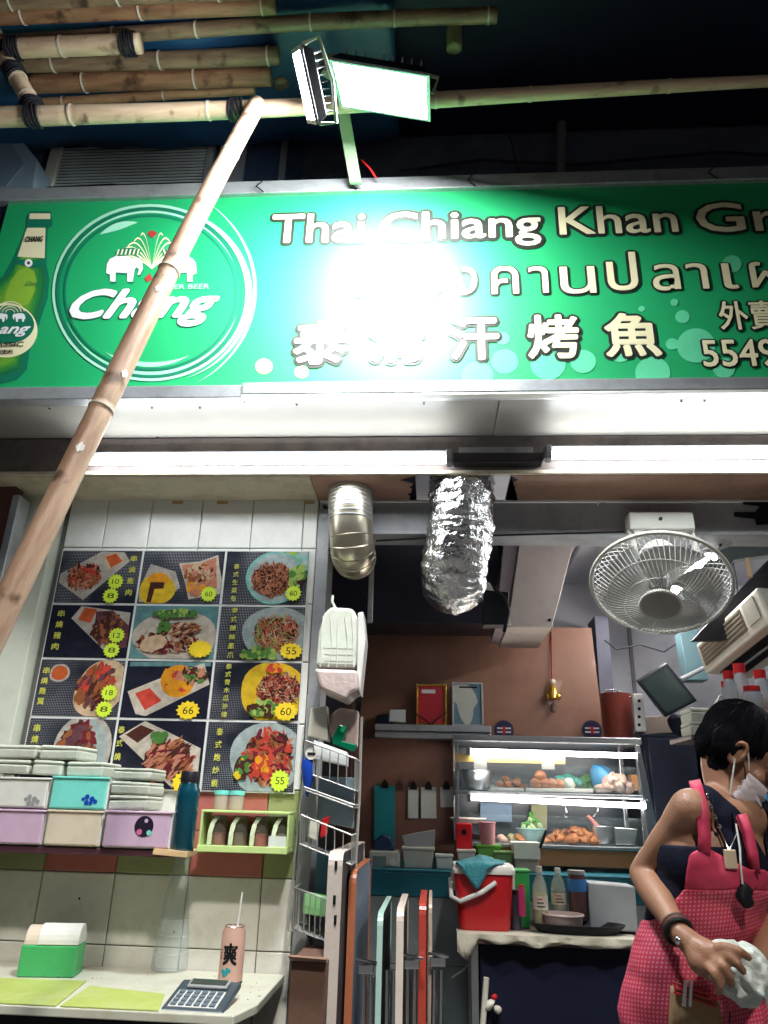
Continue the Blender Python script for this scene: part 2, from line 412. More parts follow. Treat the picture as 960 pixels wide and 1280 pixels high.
# brown neighbouring shutter panel at far left
sp = thing('shutter_board', 'dark red brown panel beside the tiled wall at the left edge', 'panel', (-1.9, 2.4, 0))
box('board', mat('redbrown_panel', (.12, .045, .04), .5, var=.2), -2.4, -1.66, 2.6, 2.66, 0, 2.56, sp)
box('edge_trim', M['steel'], -1.66, -1.63, 2.59, 2.67, 0, 2.5, sp)

# ------------------------------------------------------------------ soffit, lintel, beam
lt = thing('shopfront_canopy', 'white sheet metal soffit and stained lintel under the green sign', 'canopy', (0, 2.5, 2.7))
box('soffit_sheet', M['soffit'], -2.6, .22, 2.235, 2.5, 2.702, 2.72, lt, bevel=.002)
box('soffit_sheet', M['soffit'], .223, 2.6, 2.235, 2.5, 2.7, 2.718, lt, bevel=.002)
box('lintel_face', mat('lintel_face', (.16, .13, .12), .6, var=.3, nscale=9, dirt=(.05, .04, .04), dscale=8, damt=.8), -2.6, 2.6, 2.5, 2.53, 2.556, 2.70, lt)
box('lintel_trim', M['cream'], -2.6, 2.6, 2.49, 2.508, 2.541, 2.556, lt)
# underside with the ragged hole for the ducts
hx0, hx1 = P(520, 605, 2.62).x, P(635, 605, 2.62).x
box('lintel_underside', M['cream'], -2.6, -.47, 2.509, 2.748, 2.54, 2.552, lt, bevel=.001)
box('lintel_underside', M['soffb'], -.467, hx0, 2.509, 2.748, 2.54, 2.552, lt, bevel=.001)
box('lintel_underside', M['soffb'], hx1, 2.6, 2.509, 2.748, 2.54, 2.552, lt, bevel=.001)
rr = random.Random(4)
for (xa, sg) in ((hx0, 1), (hx1, -1)):
    pts = [Vector((xa - sg * .002, 2.509, 2.5395)), Vector((xa - sg * .002, 2.748, 2.5395))]
    k = 7
    for i in range(k + 1): pts.append(Vector((xa - sg * (-.0 if i % 2 else .05) * rr.uniform(.4, 1.2), 2.748 - .239 * i / k, 2.5395)))
    MB().prism(pts, (0, 0, -.002)).build('hole_edge', M['darknavy'], lt)
# white joint strip at the bottom of the lintel
for a, b in ((-.46, -.02), (.0, 1.9)):
    box('white_joint', M['white'], a, b, 2.738, 2.7485, 2.532, 2.539, lt, bevel=.001)
for px, py in ((190, 509), (250, 509), (62, 510), (197, 546), (855, 495), (883, 497), (530, 503), (370, 502)):
    q = PZ(px, py, 2.7005); MB().lathe([(.004, 0), (.004, .003), (0, .005)], (q.x, max(2.25, q.y), 2.696), 8).build('screw', M['ink'], lt)
bm_ = thing('interior_beam', 'grey painted steel beam above the shop opening, the fan bolted to it', 'beam', (.8, YW, 2.4))
zb0 = P(650, 666, YW).z
box('web', M['greybeam'], XR + .05, 2.3, YW, YW + .03, zb0, 2.532, bm_, bevel=.002)
box('bottom_flange', M['greybeam'], XR + .05, 2.3, YW - .015, YW + .12, zb0 - .012, zb0, bm_, bevel=.002)
for px, py in ((747, 630), (870, 630), (785, 641)):
    q = P(px, py, YW); MB().lathe([(.008, 0), (.007, .004), (0, .007)], M=Matrix.Translation((q.x, YW - .0005, q.z)) @ Matrix.Rotation(R_(90), 4, 'X'), n=6).build('bolt', M['chrome'], bm_)
MB().tube([P(470, 676, 2.72), P(560, 671, 2.72), P(700, 667, 2.72), P(780, 665, 2.72)], .004, 6).build('conduit_wire', M['ink'], label='thin black cable strung along the bottom of the grey beam', cat='cable')

# fluorescent tubes on the lintel
def tube_light(px0, px1, y0, y1, label):
    a, b = P(px0, y0, 2.43), P(px1, y1, 2.43); z = (a.z + b.z) / 2
    t = thing('fluorescent_light', label, 'light', ((a.x + b.x) / 2, 2.48, z), 'fluorescent tubes under the sign')
    box('batten_housing', M['greybeam'], a.x - .02, b.x + .02, 2.455, 2.4995, z + .012, z + .05, t, bevel=.001)
    MB().tube([(a.x, 2.43, z), (b.x, 2.43, z)], .0145, 14).build('lamp_tube', M['tube'], t, smooth=True)
    for x in (a.x - .012, b.x + .012):
        box('lamp_holder', M['grey'], x - .01, x + .01, 2.41, 2.4545, z - .02, z + .035, t, bevel=.003)
    return t
tube_light(103, 557, 577, 574, 'long lit fluorescent tube under the sign, left one above the menu board')
tube_light(690, 1150, 570, 566, 'lit fluorescent tube under the sign, right one above the fan')
a, b = P(567, 571, 2.45), P(678, 568, 2.45)
t = thing('ballast_box', 'dark rusty ballast housing between the two fluorescent tubes', 'electrical box', (a.x, 2.47, a.z))
box('housing', mat('rusty_black', (.04, .035, .04), .5, var=.4, bump=.2), a.x, b.x, 2.455, 2.498, a.z - .02, a.z + .02, t)
box('cover', M['greybeam'], a.x + .02, b.x - .03, 2.47, 2.498, a.z + .022, a.z + .05, t)

# ------------------------------------------------------------------ the sign
YS = 2.2
z0, z1 = 2.70, 3.65
G = lambda n, c, r=.52, spec=.7, **k: mat(n, c, r, spec=spec, var=.03, grime=False, **k)
green = G('sign_green', (.006, .33, .11), bump=.05, bscale=2.2)
gdark = G('sign_dark_green', (.0, .16, .085)); gmid = G('sign_mid_green', (.0, .26, .1)); glight = G('sign_light_green', (.3, .72, .45))
gpale = G('sign_pale', (.34, .72, .52)); cream = G('sign_cream', (.82, .76, .48)); swhite = G('sign_white', (.85, .85, .85)); sred = G('sign_red', (.4, .03, .03))
sink = G('sign_ink', (.008, .014, .01)); ssil = G('sign_silver', (.5, .52, .56))
sg = thing('shop_sign', 'large green shop sign with lettering in three scripts and beer artwork', 'sign', (0, YS, z0))
xs0, xs1 = -1.95, 2.3
box('sign_box', M['darknavy'], xs0, xs1, YS + .012, YS + .24, z0 + .022, z1 - .02, sg, bevel=0)
box('face_sheet', green, P(10, 256, YS).x, xs1 - .02, YS, YS + .01, z0 + .03, z1 - .04, sg, bevel=0)
box('frame_rail', M['steel'], xs0, xs1, YS - .02, YS + .03, z1 - .05, z1 + .012, sg)
xb = P(304, 495, YS).x
box('frame_rail', M['steel'], xs0, xb, YS - .022, YS + .03, z0 - .012, z0 + .038, sg)
box('frame_rail', M['steel'], xb + .001, xs1, YS - .03, YS + .03, z0 - .004, z0 + .042, sg)
box('frame_rail', M['steel'], xs1 - .04, xs1, YS - .019, YS + .029, z0 + .039, z1 - .051, sg)
box('frame_rail', M['steel'], xs0, xs0 + .06, YS - .019, YS + .029, z0 + .039, z1 - .051, sg)
box('drip_strip', M['white'], xb, xs1, YS - .028, YS + .0, z0 - .014, z0 - .005, sg, bevel=.001)
for px in (590, 890, 445, 980, 330):
    q = P(px, 232, YS); MB().tube([(q.x, YS - .03, z1 - .0), (q.x - .02, YS - .034, z1 - .03), (q.x + .01, YS - .03, z1 - .055)], .003, 5).build('wire_clip', M['ink'], sg)
YF = YS - .001
def S(px, py, d=0): return P(px, py, YF - d)
def spoly(pts, m, d, name, bevel=0):
    "printed flat shape on the sign, d in tenths of a millimetre above the face"
    b = MB(); pp = [S(x, y) for x, y in pts]
    for p in pp: p.y = YF - d * .0004
    b.prism(pp, (0, .0003, 0)); return b.build(name, m, sg)
def ring(cx, cy, rx, ry, w0, a0, a1, m, d, name, n=60, taper=True):
    b = MB(); vs = []
    for i in range(n + 1):
        a = R_(a0 + (a1 - a0) * i / n); t_ = math.sin(math.pi * i / n) if taper else 1
        for s_ in (-.5, .5):
            q = S(cx + (rx + s_ * w0 * t_) * math.cos(a), cy - (ry + s_ * w0 * t_) * math.sin(a)); q.y = YF - d * .0004; vs.append(q)
    b.add(vs, [(2 * i, 2 * i + 1, 2 * i + 3, 2 * i + 2) for i in range(n)]); return b.build(name, m, sg)
def disc(cx, cy, rx, ry, m, d, name, n=48):
    return spoly([(cx + rx * math.cos(2 * math.pi * k / n), cy - ry * math.sin(2 * math.pi * k / n)) for k in range(n)], m, d, name)
# round emblem
cx, cy = 188, 366
disc(cx, cy, 118, 107, gmid, 1, 'emblem_disc'); disc(cx, cy, 106, 96, green, 2, 'emblem_disc')
ring(cx, cy, 121, 109, 3.5, 0, 360, gpale, 3, 'emblem_ring', taper=False)
ring(cx, cy, 116, 104.5, 4, 0, 360, gdark, 3.4, 'emblem_ring', taper=False)
ring(cx, cy, 112, 101, 3, 20, 160, gpale, 4, 'emblem_ring'); ring(cx, cy, 112, 101, 4, 200, 345, glight, 4, 'emblem_ring')
ring(cx, cy, 107, 96, 3, 0, 360, gdark, 4.3, 'emblem_ring', taper=False)
ring(cx + 2, cy + 2, 123, 112, 5, -70, 60, gpale, 4.6, 'emblem_ring')
ring(cx - 6, cy, 100, 88, 9, 95, 125, gpale, 4.7, 'emblem_highlight'); ring(cx, cy, 100, 90, 6, 235, 300, glight, 4.7, 'emblem_highlight')
ring(175, 362, 144, 134, 4, -62, 56, gpale, 3, 'swoosh')
# two white elephants facing a fountain of palm fronds
fx, fy = 190, 337
for k in range(6):
    for sgn in (-1, 1):
        pts = []
        for i in range(15):
            u = i / 14; ex = (14 + k * 8.2) * u; hgt = 44 - k * 4
            y = fy - hgt * math.sin(u * math.pi * .62) * 1.0 - 2 + (k * 3.2) * u * u
            pts.append((fx + sgn * ex, y))
        lo = [(x, y + 2.0) for x, y in pts][::-1]
        spoly(pts + lo, cream, 5 + k * .1, 'palm_frond')
spoly([(184, 292), (190, 288), (197, 292), (191, 298)], sred, 7, 'emblem_heart'); spoly([(181, 348), (188, 342), (191, 350), (184, 353)], sred, 7, 'emblem_heart')
el = [(0, 22), (1, 10), (5, 3), (13, 0), (27, 0), (36, 3), (43, 2), (46, 8), (47, 16), (43, 24), (40, 24), (42, 17), (38, 14), (36, 18), (34, 33), (27, 33), (27, 22), (12, 21), (12, 33), (5, 33), (5, 24)]
for sgn, ox in ((1, 133), (-1, 246)):
    spoly([(ox + sgn * x * .98 + sgn * 1, 321 + y * .95 + 2) for x, y in el], gdark, 6, 'elephant_shadow')
    spoly([(ox + sgn * x * .98, 321 + y * .95) for x, y in el], swhite, 7, 'elephant')
    spoly([(ox + sgn * x, y) for x, y in [(12, 316), (20, 311), (34, 310), (43, 314), (42, 319), (14, 321)]], gdark, 7.5, 'elephant_cloth')
    for j in range(6): spoly([(ox + sgn * (15 + j * 5), 312), (ox + sgn * (17 + j * 5), 312), (ox + sgn * (15 + j * 5), 319), (ox + sgn * (13 + j * 5), 319)], cream, 8, 'cloth_stripe')
def sl(txt, px0, py0, px1, py1, m=cream, offset=.02, outline=.03, shear=0, om=sink, d=.004, **k):
    x0, x1, a, b_ = PB(px0, py0, px1, py1, YF)
    return lettering(txt, m, x0, x1, a, b_, YF - d, sg, offset=offset, outline=outline, om=om, shear=shear, **k)
sl('Chang', 88, 361, 274, 410, swhite, .035, .022, .38, gdark, d=.0055)
sl('BEER BEER', 205, 356, 262, 362, gpale, .02, None)
# lettering lines
LW = [('Thai', 340, 268, 456, 304), ('Chiang', 476, 264, 676, 310), ('Khan', 698, 258, 846, 293), ('Grill', 869, 253, 1030, 290)]
for w_, a, b, c, d_ in LW: sl(w_, a, b, c, d_, cream, .018, .085, d=.005)
for ch, a, b, c, d_ in (('เ', 438, 337, 454, 371), ('ช', 474, 336, 510, 371), ('ย', 522, 336, 552, 370), ('ง', 566, 335, 596, 369), ('ค', 614, 334, 648, 368), ('า', 661, 334, 685, 367), ('น', 700, 334, 744, 368),
                        ('ป', 758, 316, 796, 364), ('ล', 815, 331, 849, 364), ('า', 858, 330, 884, 362), ('เ', 903, 330, 921, 362), ('ผ', 937, 328, 976, 360), ('า', 986, 328, 1008, 360)):
    sl(ch, a, b, c, d_, cream, .01, .06, d=.005, res=4, shear=.02 if ch == 'ล' else 0)
spoly([(842.4, 343), (848.2, 343), (851.3, 362), (843.6, 362.6), (843, 361.3), (837.2, 361.5), (837.4, 357.5), (842.6, 356.5)], cream, 13.6, 'letter_stem')
for ch, a, b, c, d_ in (('泰', 367, 402, 434, 457), ('清', 462, 398, 530, 454), ('汗', 562, 396, 624, 451), ('烤', 659, 394, 724, 449), ('魚', 755, 392, 825, 447)):
    sl(ch, a, b, c, d_, cream, .028, .06, d=.005)
sl('外賣', 898, 377, 972, 413, cream, .015, .06, d=.005)
sl('5549', 877, 425, 970, 459, cream, .015, .06, d=.005)
for i, (x, y, r) in enumerate([(330, 458, 11), (377, 465, 9), (631, 452, 17), (685, 455, 22), (729, 452, 16), (775, 440, 14), (816, 466, 22), (870, 432, 24), (853, 396, 9), (628, 423, 9), (843, 378, 5), (802, 386, 4), (905, 460, 14), (597, 470, 20), (840, 430, 8), (915, 330, 12)]):
    disc(x, y, r, r * .9, mat('sign_bubble', (.12, .62, .33), .38, var=.05) if i > 1 else mat('sign_bubble_lime', (.45, .75, .25), .38), .8 + i * .05, 'bubble', 24)
# beer bottle print
bot = [(38, 264), (64, 264), (66, 282), (60, 286), (58, 330), (62, 350), (60, 372), (46, 415), (37, 440), (34, 462), (22, 474), (0, 480), (-60, 478), (-60, 400), (-30, 368), (-8, 352), (5, 345), (16, 325), (33, 286), (33, 272)]
spoly(bot, gdark, 1.5, 'bottle_print')
inner = [(37, 286), (56, 286), (54, 330), (57, 350), (55, 370), (42, 412), (30, 440), (24, 462), (0, 470), (-60, 470), (-60, 405), (-25, 372), (0, 352), (12, 342), (24, 318)]
for k in range(5):
    u = k / 4
    spoly([((24 - (y - 350) * .12) + (x - (24 - (y - 350) * .12)) * (1 - .13 * k), 375 + (y - 375) * (1 - .035 * k)) for x, y in inner], G('bottle_green_%d' % k, (.01 + .12 * u * u, .15 + .2 * u, .05 - .02 * u), .4), 2 + k * .1, 'bottle_print')
spoly([(24, 338), (34, 334), (43, 340), (46, 352), (43, 366), (36, 380), (20, 385), (4, 381), (8, 366), (14, 350)], G('bottle_glow', (.24, .45, .04), .4), 2.6, 'bottle_print')
spoly([(37, 267), (63, 267), (63, 274), (37, 274)], cream, 3, 'bottle_cap'); spoly([(34, 285), (57, 285), (56, 323), (22, 321)], cream, 3, 'bottle_neck_label')
spoly([(19, 324), (57, 326), (56, 333), (38, 336), (34, 333), (18, 330)], gdark, 3.4, 'bottle_band'); disc(36, 329, 5, 5, swhite, 4, 'bottle_seal', 16); disc(36, 329, 2, 2, sink, 4.4, 'bottle_seal', 8)
disc(8, 413, 39, 34, cream, 3, 'bottle_label'); disc(8, 406, 35, 24, gdark, 3.5, 'bottle_label')
sl('Chang', -30, 405, 38, 422, swhite, .03, None, .35); sl('CLASSIC', -20, 428, 30, 434, sink, .01, None); sl('BEER', -8, 438, 18, 443, sink, .01, None)
sl('CHANG', 32, 296, 54, 303, sink, .03, None); sl('Chang', 33, 352, 50, 359, gdark, .0, None, .3)
for sgn, ox in ((1, -6), (-1, 32)): spoly([(ox + sgn * x * .34, 392 + y * .32) for x, y in el], swhite, 5, 'elephant')
for k in range(4): ring(13, 392, 6 + k * 4, 5 + k * 3.2, 1.2, 10, 170, cream, 5, 'palm_frond', 14, False)

# ------------------------------------------------------------------ above the sign: louvre window, duct casing
t = thing('louvre_window', 'dusty louvred ventilation window in the dark wall above the sign', 'window', tuple(P(158, 230, 2.44)))
x0, x1, a, b = PB(70, 150, 268, 238, 2.44)
box('frame', M['offwhite'], x0 - .02, x0 + .03, 2.42, 2.449, a - .1, b + .25, t); box('frame', M['grey'], x1 - .03, x1, 2.42, 2.449, a - .1, b + .25, t)
box('backing', M['ink'], x0 + .031, x1 - .031, 2.44, 2.449, a, b + .2, t, bevel=0)
nsl = int((b + .18 - a) / .018)
for k in range(nsl):
    z = a + .018 * k
    Mx = Matrix.Translation((0, 2.433, z)) @ Matrix.Rotation(R_(0), 4, 'X')
    MB().box(x0 + .032, x1 - .032, -.0035, .0035, -.003, .003, Mx).build('slat', mat('louvre_slat', (.5, .54, .55), .5, var=.2, nscale=10), t)
box('dark_gap', M['ink'], x0 + .2, x1 - .03, 2.40, 2.418, a - .035, a + .0, t)
t = thing('window_frame', 'grey window frame in the dark wall right of the louvres', 'window', tuple(P(300, 200, 2.44)))
x0, x1, a, b = PB(276, 140, 352, 238, 2.44)
box('frame', mat('dull_aluminium', (.3, .32, .36), .5, .3), x0, x0 + .12, 2.425, 2.449, a - .1, b + .3, t); box('pane', mat('dark_pane', (.04, .06, .12), .15), x0 + .121, x1 + .1, 2.44, 2.4495, a - .1, b + .3, t)
box('frame', mat('dull_aluminium', (.3, .32, .36), .5, .3), x1 + .0, x1 + .03, 2.42, 2.4395, a - .1, b + .3, t)
t = thing('casing_box', 'pale blue grey metal casing at the left end above the sign', 'box', tuple(P(15, 230, 2.3)))
MB().prism(fpoly([(-60, 165), (22, 168), (47, 200), (42, 236), (-60, 244)], 2.3), (0, .14, 0)).build('casing', mat('casing_paint', (.22, .3, .36), .5, .2, var=.15), t, bevel=.005)
MB().prism(fpoly([(-60, 172), (12, 176), (30, 205), (8, 232), (-60, 236)], 2.296), (0, .0035, 0)).build('cover_plate', mat('casing_plate', (.12, .17, .22), .6), t)

for k, (pts, r, lb) in enumerate((([(500, 214), (600, 200), (720, 206), (900, 190), (1000, 196)], .006, 'sagging black cable along the dark wall above the sign, right of the lamp'),
                        ([(60, 236), (140, 232), (200, 238), (250, 230)], .009, 'thick black cable lying on the sign box below the louvres'),
                        ([(540, 60), (620, 120), (640, 180), (650, 222)], .004, 'thin cable dropping from the scaffold to the sign top'))):
    q = [P(x, y, 2.40) for x, y in pts]; MB().tube(q, r, 8).build('wall_cable', M['rope'], label=lb, cat='cable', smooth=True)
b = MB().tube([P(700, 250, 2.40), P(704, 60, 2.40)], .02, 12); b.build('drain_pipe', mat('pipe_grey', (.12, .12, .14), .5), label='grey drain pipe on the dark wall behind the sign', cat='pipe', smooth=True)
# ------------------------------------------------------------------ scaffold overhead
ZD = 4.0
def hp(y, xa, xb, r, m, label, seed, zo=0, slope=0, **k):
    c = PZ((xa + xb) / 2, y, ZD + zo)
    A, B = PZ(xa, y, ZD + zo), PZ(xb, y, ZD + zo)
    return bamboo((A.x, c.y, ZD + zo), (B.x, c.y + slope, ZD + zo), r, m, label, 'bamboo scaffold poles overhead', seed=seed, bend=.008, **k)
hp(-14, -40, 800, .034, BAM3, 'dark bamboo deck pole at the very top edge above the two floodlights', 3)
hp(14, -60, 345, .031, BAM3B, 'orange brown bamboo deck pole, second from the top edge', 5)
hp(37, -60, 620, .027, BAM3, 'rough mouldy dark bamboo deck pole, third from the top edge', 8, ties=())
hp(58, 12, 178, .034, BAM, 'short pale bamboo pole with a tied end above the louvre window', 11, zo=-.06, ties=(.9, .04))
hp(73, 20, 350, .032, BAM3, 'brown bamboo deck pole just under the short tied pole', 13)
hp(100, 36, 340, .036, BAM3B, 'red brown bamboo deck pole just above the blue sheeting edge', 17)
hp(121, 44, 320, .018, BAM2, 'thin dark bamboo pole lying against the red brown one', 21)
A, B = P(-30, 151, 1.82), P(1050, 98, 1.82)
mainp = bamboo(A, B, .035, BAM, 'long pale bamboo ledger crossing behind the floodlights above the sign', 'bamboo scaffold poles overhead', seed=6, bend=.012, seg=.42, ties=(.318, .07), taper=.5)
A, B = P(322, 132, 1.8), P(-45, 850, 1.33)
bamboo(A, B, .0285, BAM5, 'thick pale bamboo pole leaning diagonally in front of the green sign', 'bamboo scaffold poles overhead', seed=9, bend=.008, seg=.62, scars=((.475, 8), (.63, -25), (.74, 12)))
A, B = P(-8, 40, 1.8), P(46, 142, 1.86)
bamboo(A, B, .032, BAM, 'short pale bamboo stub with black ties at the left edge', 'bamboo scaffold poles overhead', seed=2, seg=.11, bend=.004, ties=(.25, .5, .9))
A, B = P(320, -30, 1.95), P(352, 112, 2.1)
bamboo(A, B, .03, BAM3, 'dark bamboo upright behind the left floodlight', 'bamboo scaffold poles overhead', seed=4)
A, B = P(574, -30, 1.9), P(573, 66, 2.0)
bamboo(A, B, .03, BAM4, 'greenish bamboo upright above the right floodlight', 'bamboo scaffold poles overhead', seed=14)
# blue sheeting over the deck
b = MB(); nx, ny = 60, 14
for i in range(nx + 1):
    for j in range(ny + 1):
        x = -2.6 + 2.45 * i / nx; y = 1.4 + .95 * j / ny
        z = ZD + .055 + .04 * noise.noise(Vector((x * 1.6, y * 9, 2))) + .02 * noise.noise(Vector((x * 6, y * 22, 5)))
        b.add([(x, y, z)], [])
b.f = [(i * (ny + 1) + j, i * (ny + 1) + j + 1, (i + 1) * (ny + 1) + j + 1, (i + 1) * (ny + 1) + j) for i in range(nx) for j in range(ny)]; b.mi = [0] * len(b.f)
o = b.build('tarpaulin', mat('blue_tarp', (.008, .06, .14), .5, var=.4, nscale=9, bump=.2, bscale=20), label='creased blue tarpaulin laid over the bamboo scaffold deck', cat='tarpaulin', smooth=True)
md = o.modifiers.new('s', 'SOLIDIFY'); md.thickness = .002
box('scaffold_deck', M['darknavy'], -3.4, 3.4, .9, 2.44, 4.16, 4.19, kind='structure')

# ------------------------------------------------------------------ floodlights and their bracket
gm = mat('green_bracket_paint', (.3, .38, .26), .5, .2, var=.15)
t = thing('lamp_bracket', 'pale green steel bracket carrying the floodlights above the sign', 'bracket', tuple(P(440, 225, 2.12)))
a, b = P(442, 228, 2.12), P(432, 120, 2.05)
MB().prism([P(416, 110, 1.86), P(432, 110, 1.86), P(452, 228, 2.14), P(437, 228, 2.14)], (0, .012, 0)).build('upright', gm, t, bevel=.002)
MB().prism([P(395, 66, 1.76), P(432, 68, 1.76), P(433, 84, 1.76), P(428, 92, 1.76), P(428, 124, 1.86), P(417, 124, 1.86), P(414, 92, 1.76), P(400, 84, 1.76)], (0, .03, 0)).build('top_plate', gm, t, bevel=.002)
MB().tube([P(384, 66, 1.76), P(390, 76, 1.76), P(396, 70, 1.77)], .006, 6).build('hook', gm, t)
MB().tube([P(452, 200, 2.13), P(462, 210, 2.12), P(470, 222, 2.15)], .004, 6).build('cable', M['red'], t)
def flood(name, c, normal, upv, w_, h_, lens, label):
    n = Vector(normal).normalized(); x = Vector(upv).cross(n).normalized(); y = n.cross(x)
    Mt = Matrix.Translation(c) @ Matrix((x, y, n)).transposed().to_4x4()
    t = thing(name, label, 'floodlight', tuple(c), 'floodlights over the sign')
    b = MB().hexa([Mt @ Vector(p) for p in ((-w_ * .42, -h_ * .42, -.035), (w_ * .42, -h_ * .42, -.035), (w_ * .42, h_ * .42, -.035), (-w_ * .42, h_ * .42, -.035))],
                  [Mt @ Vector(p) for p in ((-w_ / 2, -h_ / 2, -.005), (w_ / 2, -h_ / 2, -.005), (w_ / 2, h_ / 2, -.005), (-w_ / 2, h_ / 2, -.005))])
    b.build('housing', M['black'], t, bevel=.003)
    e = .012
    for (xa, xb, ya, yb) in ((-w_ / 2, w_ / 2, -h_ / 2, -h_ / 2 + e), (-w_ / 2, w_ / 2, h_ / 2 - e, h_ / 2), (-w_ / 2, -w_ / 2 + e, -h_ / 2 + e, h_ / 2 - e), (w_ / 2 - e, w_ / 2, -h_ / 2 + e, h_ / 2 - e)):
        MB().box(xa, xb, ya, yb, -.004, .004, Mt).build('bezel', M['steel'], t)
    MB().box(-w_ / 2 + e, w_ / 2 - e, -h_ / 2 + e, h_ / 2 - e, -.003, .001, Mt).build('lens', lens, t)
    for k in range(9):
        xx = -w_ * .38 + w_ * .76 * k / 8
        MB().box(xx - .0015, xx + .0015, -h_ * .38, h_ * .38, -.058, -.0352, Mt).build('cooling_fin', M['steel'], t)
    MB().tube([Mt @ Vector(p) for p in ((-w_ / 2 - .004, 0, -.02), (-w_ / 2 - .012, 0, -.07), (0, 0, -.085), (w_ / 2 + .012, 0, -.07), (w_ / 2 + .004, 0, -.02))], .006, 8).build('yoke', gm, t)
    return t
flood('floodlight', P(478, 114, 1.69), (-.2, .36, -.91), (0, 1, .36), .31, .26, M['flood'], 'glaring white floodlight in the middle above the green sign')
flood('floodlight', P(381, 108, 1.55), (-.96, -.03, -.30), (0, .6, .8), .2, .24, M['flood2'], 'floodlight seen edge on with cooling fins, left of the glaring one')
MB().tube([P(388, 108, 1.58), P(405, 80, 1.75), P(425, 82, 2.0)], .007, 8).build('lamp_cable', M['black'], label='short black cable joining the left floodlight to the green bracket', cat='cable')
# ------------------------------------------------------------------ menu board
mb_ = thing('menu_board', 'menu board of twelve dark food photo panels in a white grid on the tiles', 'menu board', (-1, YW, 1.42))
mx0, mx1 = -1.493, -.487
rows = [2.322, 2.099, 1.886, 1.67, 1.428]
box('backing_sheet', mat('gloss_white_sheet', (.72, .74, .72), .2, var=.03), mx0, mx1, YW - .013, YW - .009, rows[-1], rows[0], mb_, bevel=0)
def printmat(name, c, c2=None, dots=None, dotc=(.42, .43, .46), rough=.2):
    m = mat(name, c, rough, var=.55, nscale=38 if not dots else 7)
    if dots:
        nt = m.node_tree; N = nt.nodes; L = nt.links; b = N['Principled BSDF']
        old = b.inputs['Base Color'].links[0].from_socket
        tc = N.new('ShaderNodeTexCoord'); sx = N.new('ShaderNodeSeparateXYZ'); L.new(tc.outputs['Object'], sx.inputs[0])
        def mth(op, a, b_=None):
            n = N.new('ShaderNodeMath'); n.operation = op
            for i, q in enumerate((a, b_)):
                if q is None: continue
                if isinstance(q, (int, float)): n.inputs[i].default_value = q
                else: L.new(q, n.inputs[i])
            return n.outputs[0]
        k = 2 * math.pi / .0125
        u = mth('SINE', mth('MULTIPLY', mth('ADD', sx.outputs[0], sx.outputs[2]), k)); v = mth('SINE', mth('MULTIPLY', mth('SUBTRACT', sx.outputs[0], sx.outputs[2]), k))
        g = mth('GREATER_THAN', mth('MULTIPLY', u, v), .42)
        nz = N.new('ShaderNodeTexNoise'); nz.inputs['Scale'].default_value = 4; L.new(tc.outputs['Object'], nz.inputs[0])
        fr = N.new('ShaderNodeValToRGB'); fr.color_ramp.elements[0].position = .42; fr.color_ramp.elements[1].position = .62; L.new(nz.outputs['Fac'], fr.inputs[0])
        f = mth('MULTIPLY', g, fr.outputs[0])
        mx = N.new('ShaderNodeMixRGB'); L.new(f, mx.inputs[0]); L.new(old, mx.inputs[1]); mx.inputs[2].default_value = (*dotc, 1); L.new(mx.outputs[0], b.inputs['Base Color'])
    return m
pdark = printmat('print_dark', (.014, .016, .028)); pdots = printmat('print_dark_dotted', (.02, .022, .035), dots=True); pteal = printmat('print_teal', (.12, .25, .26))
pm = {k: printmat('print_' + k, c) for k, c in dict(plate=(.42, .38, .34), platec=(.34, .4, .4), cream=(.55, .4, .26), sauce=(.5, .1, .03), orange=(.75, .28, .02), brown=(.28, .1, .04), dbrown=(.07, .025, .02),
      pink=(.5, .2, .13), redm=(.5, .06, .04), green=(.08, .2, .05), lgreen=(.3, .42, .1), purple=(.12, .05, .06), yel=(.8, .45, .03), rice=(.5, .44, .37), maroon=(.16, .02, .03), tealp=(.2, .45, .4), cap=(.68, .66, .12)).items()}
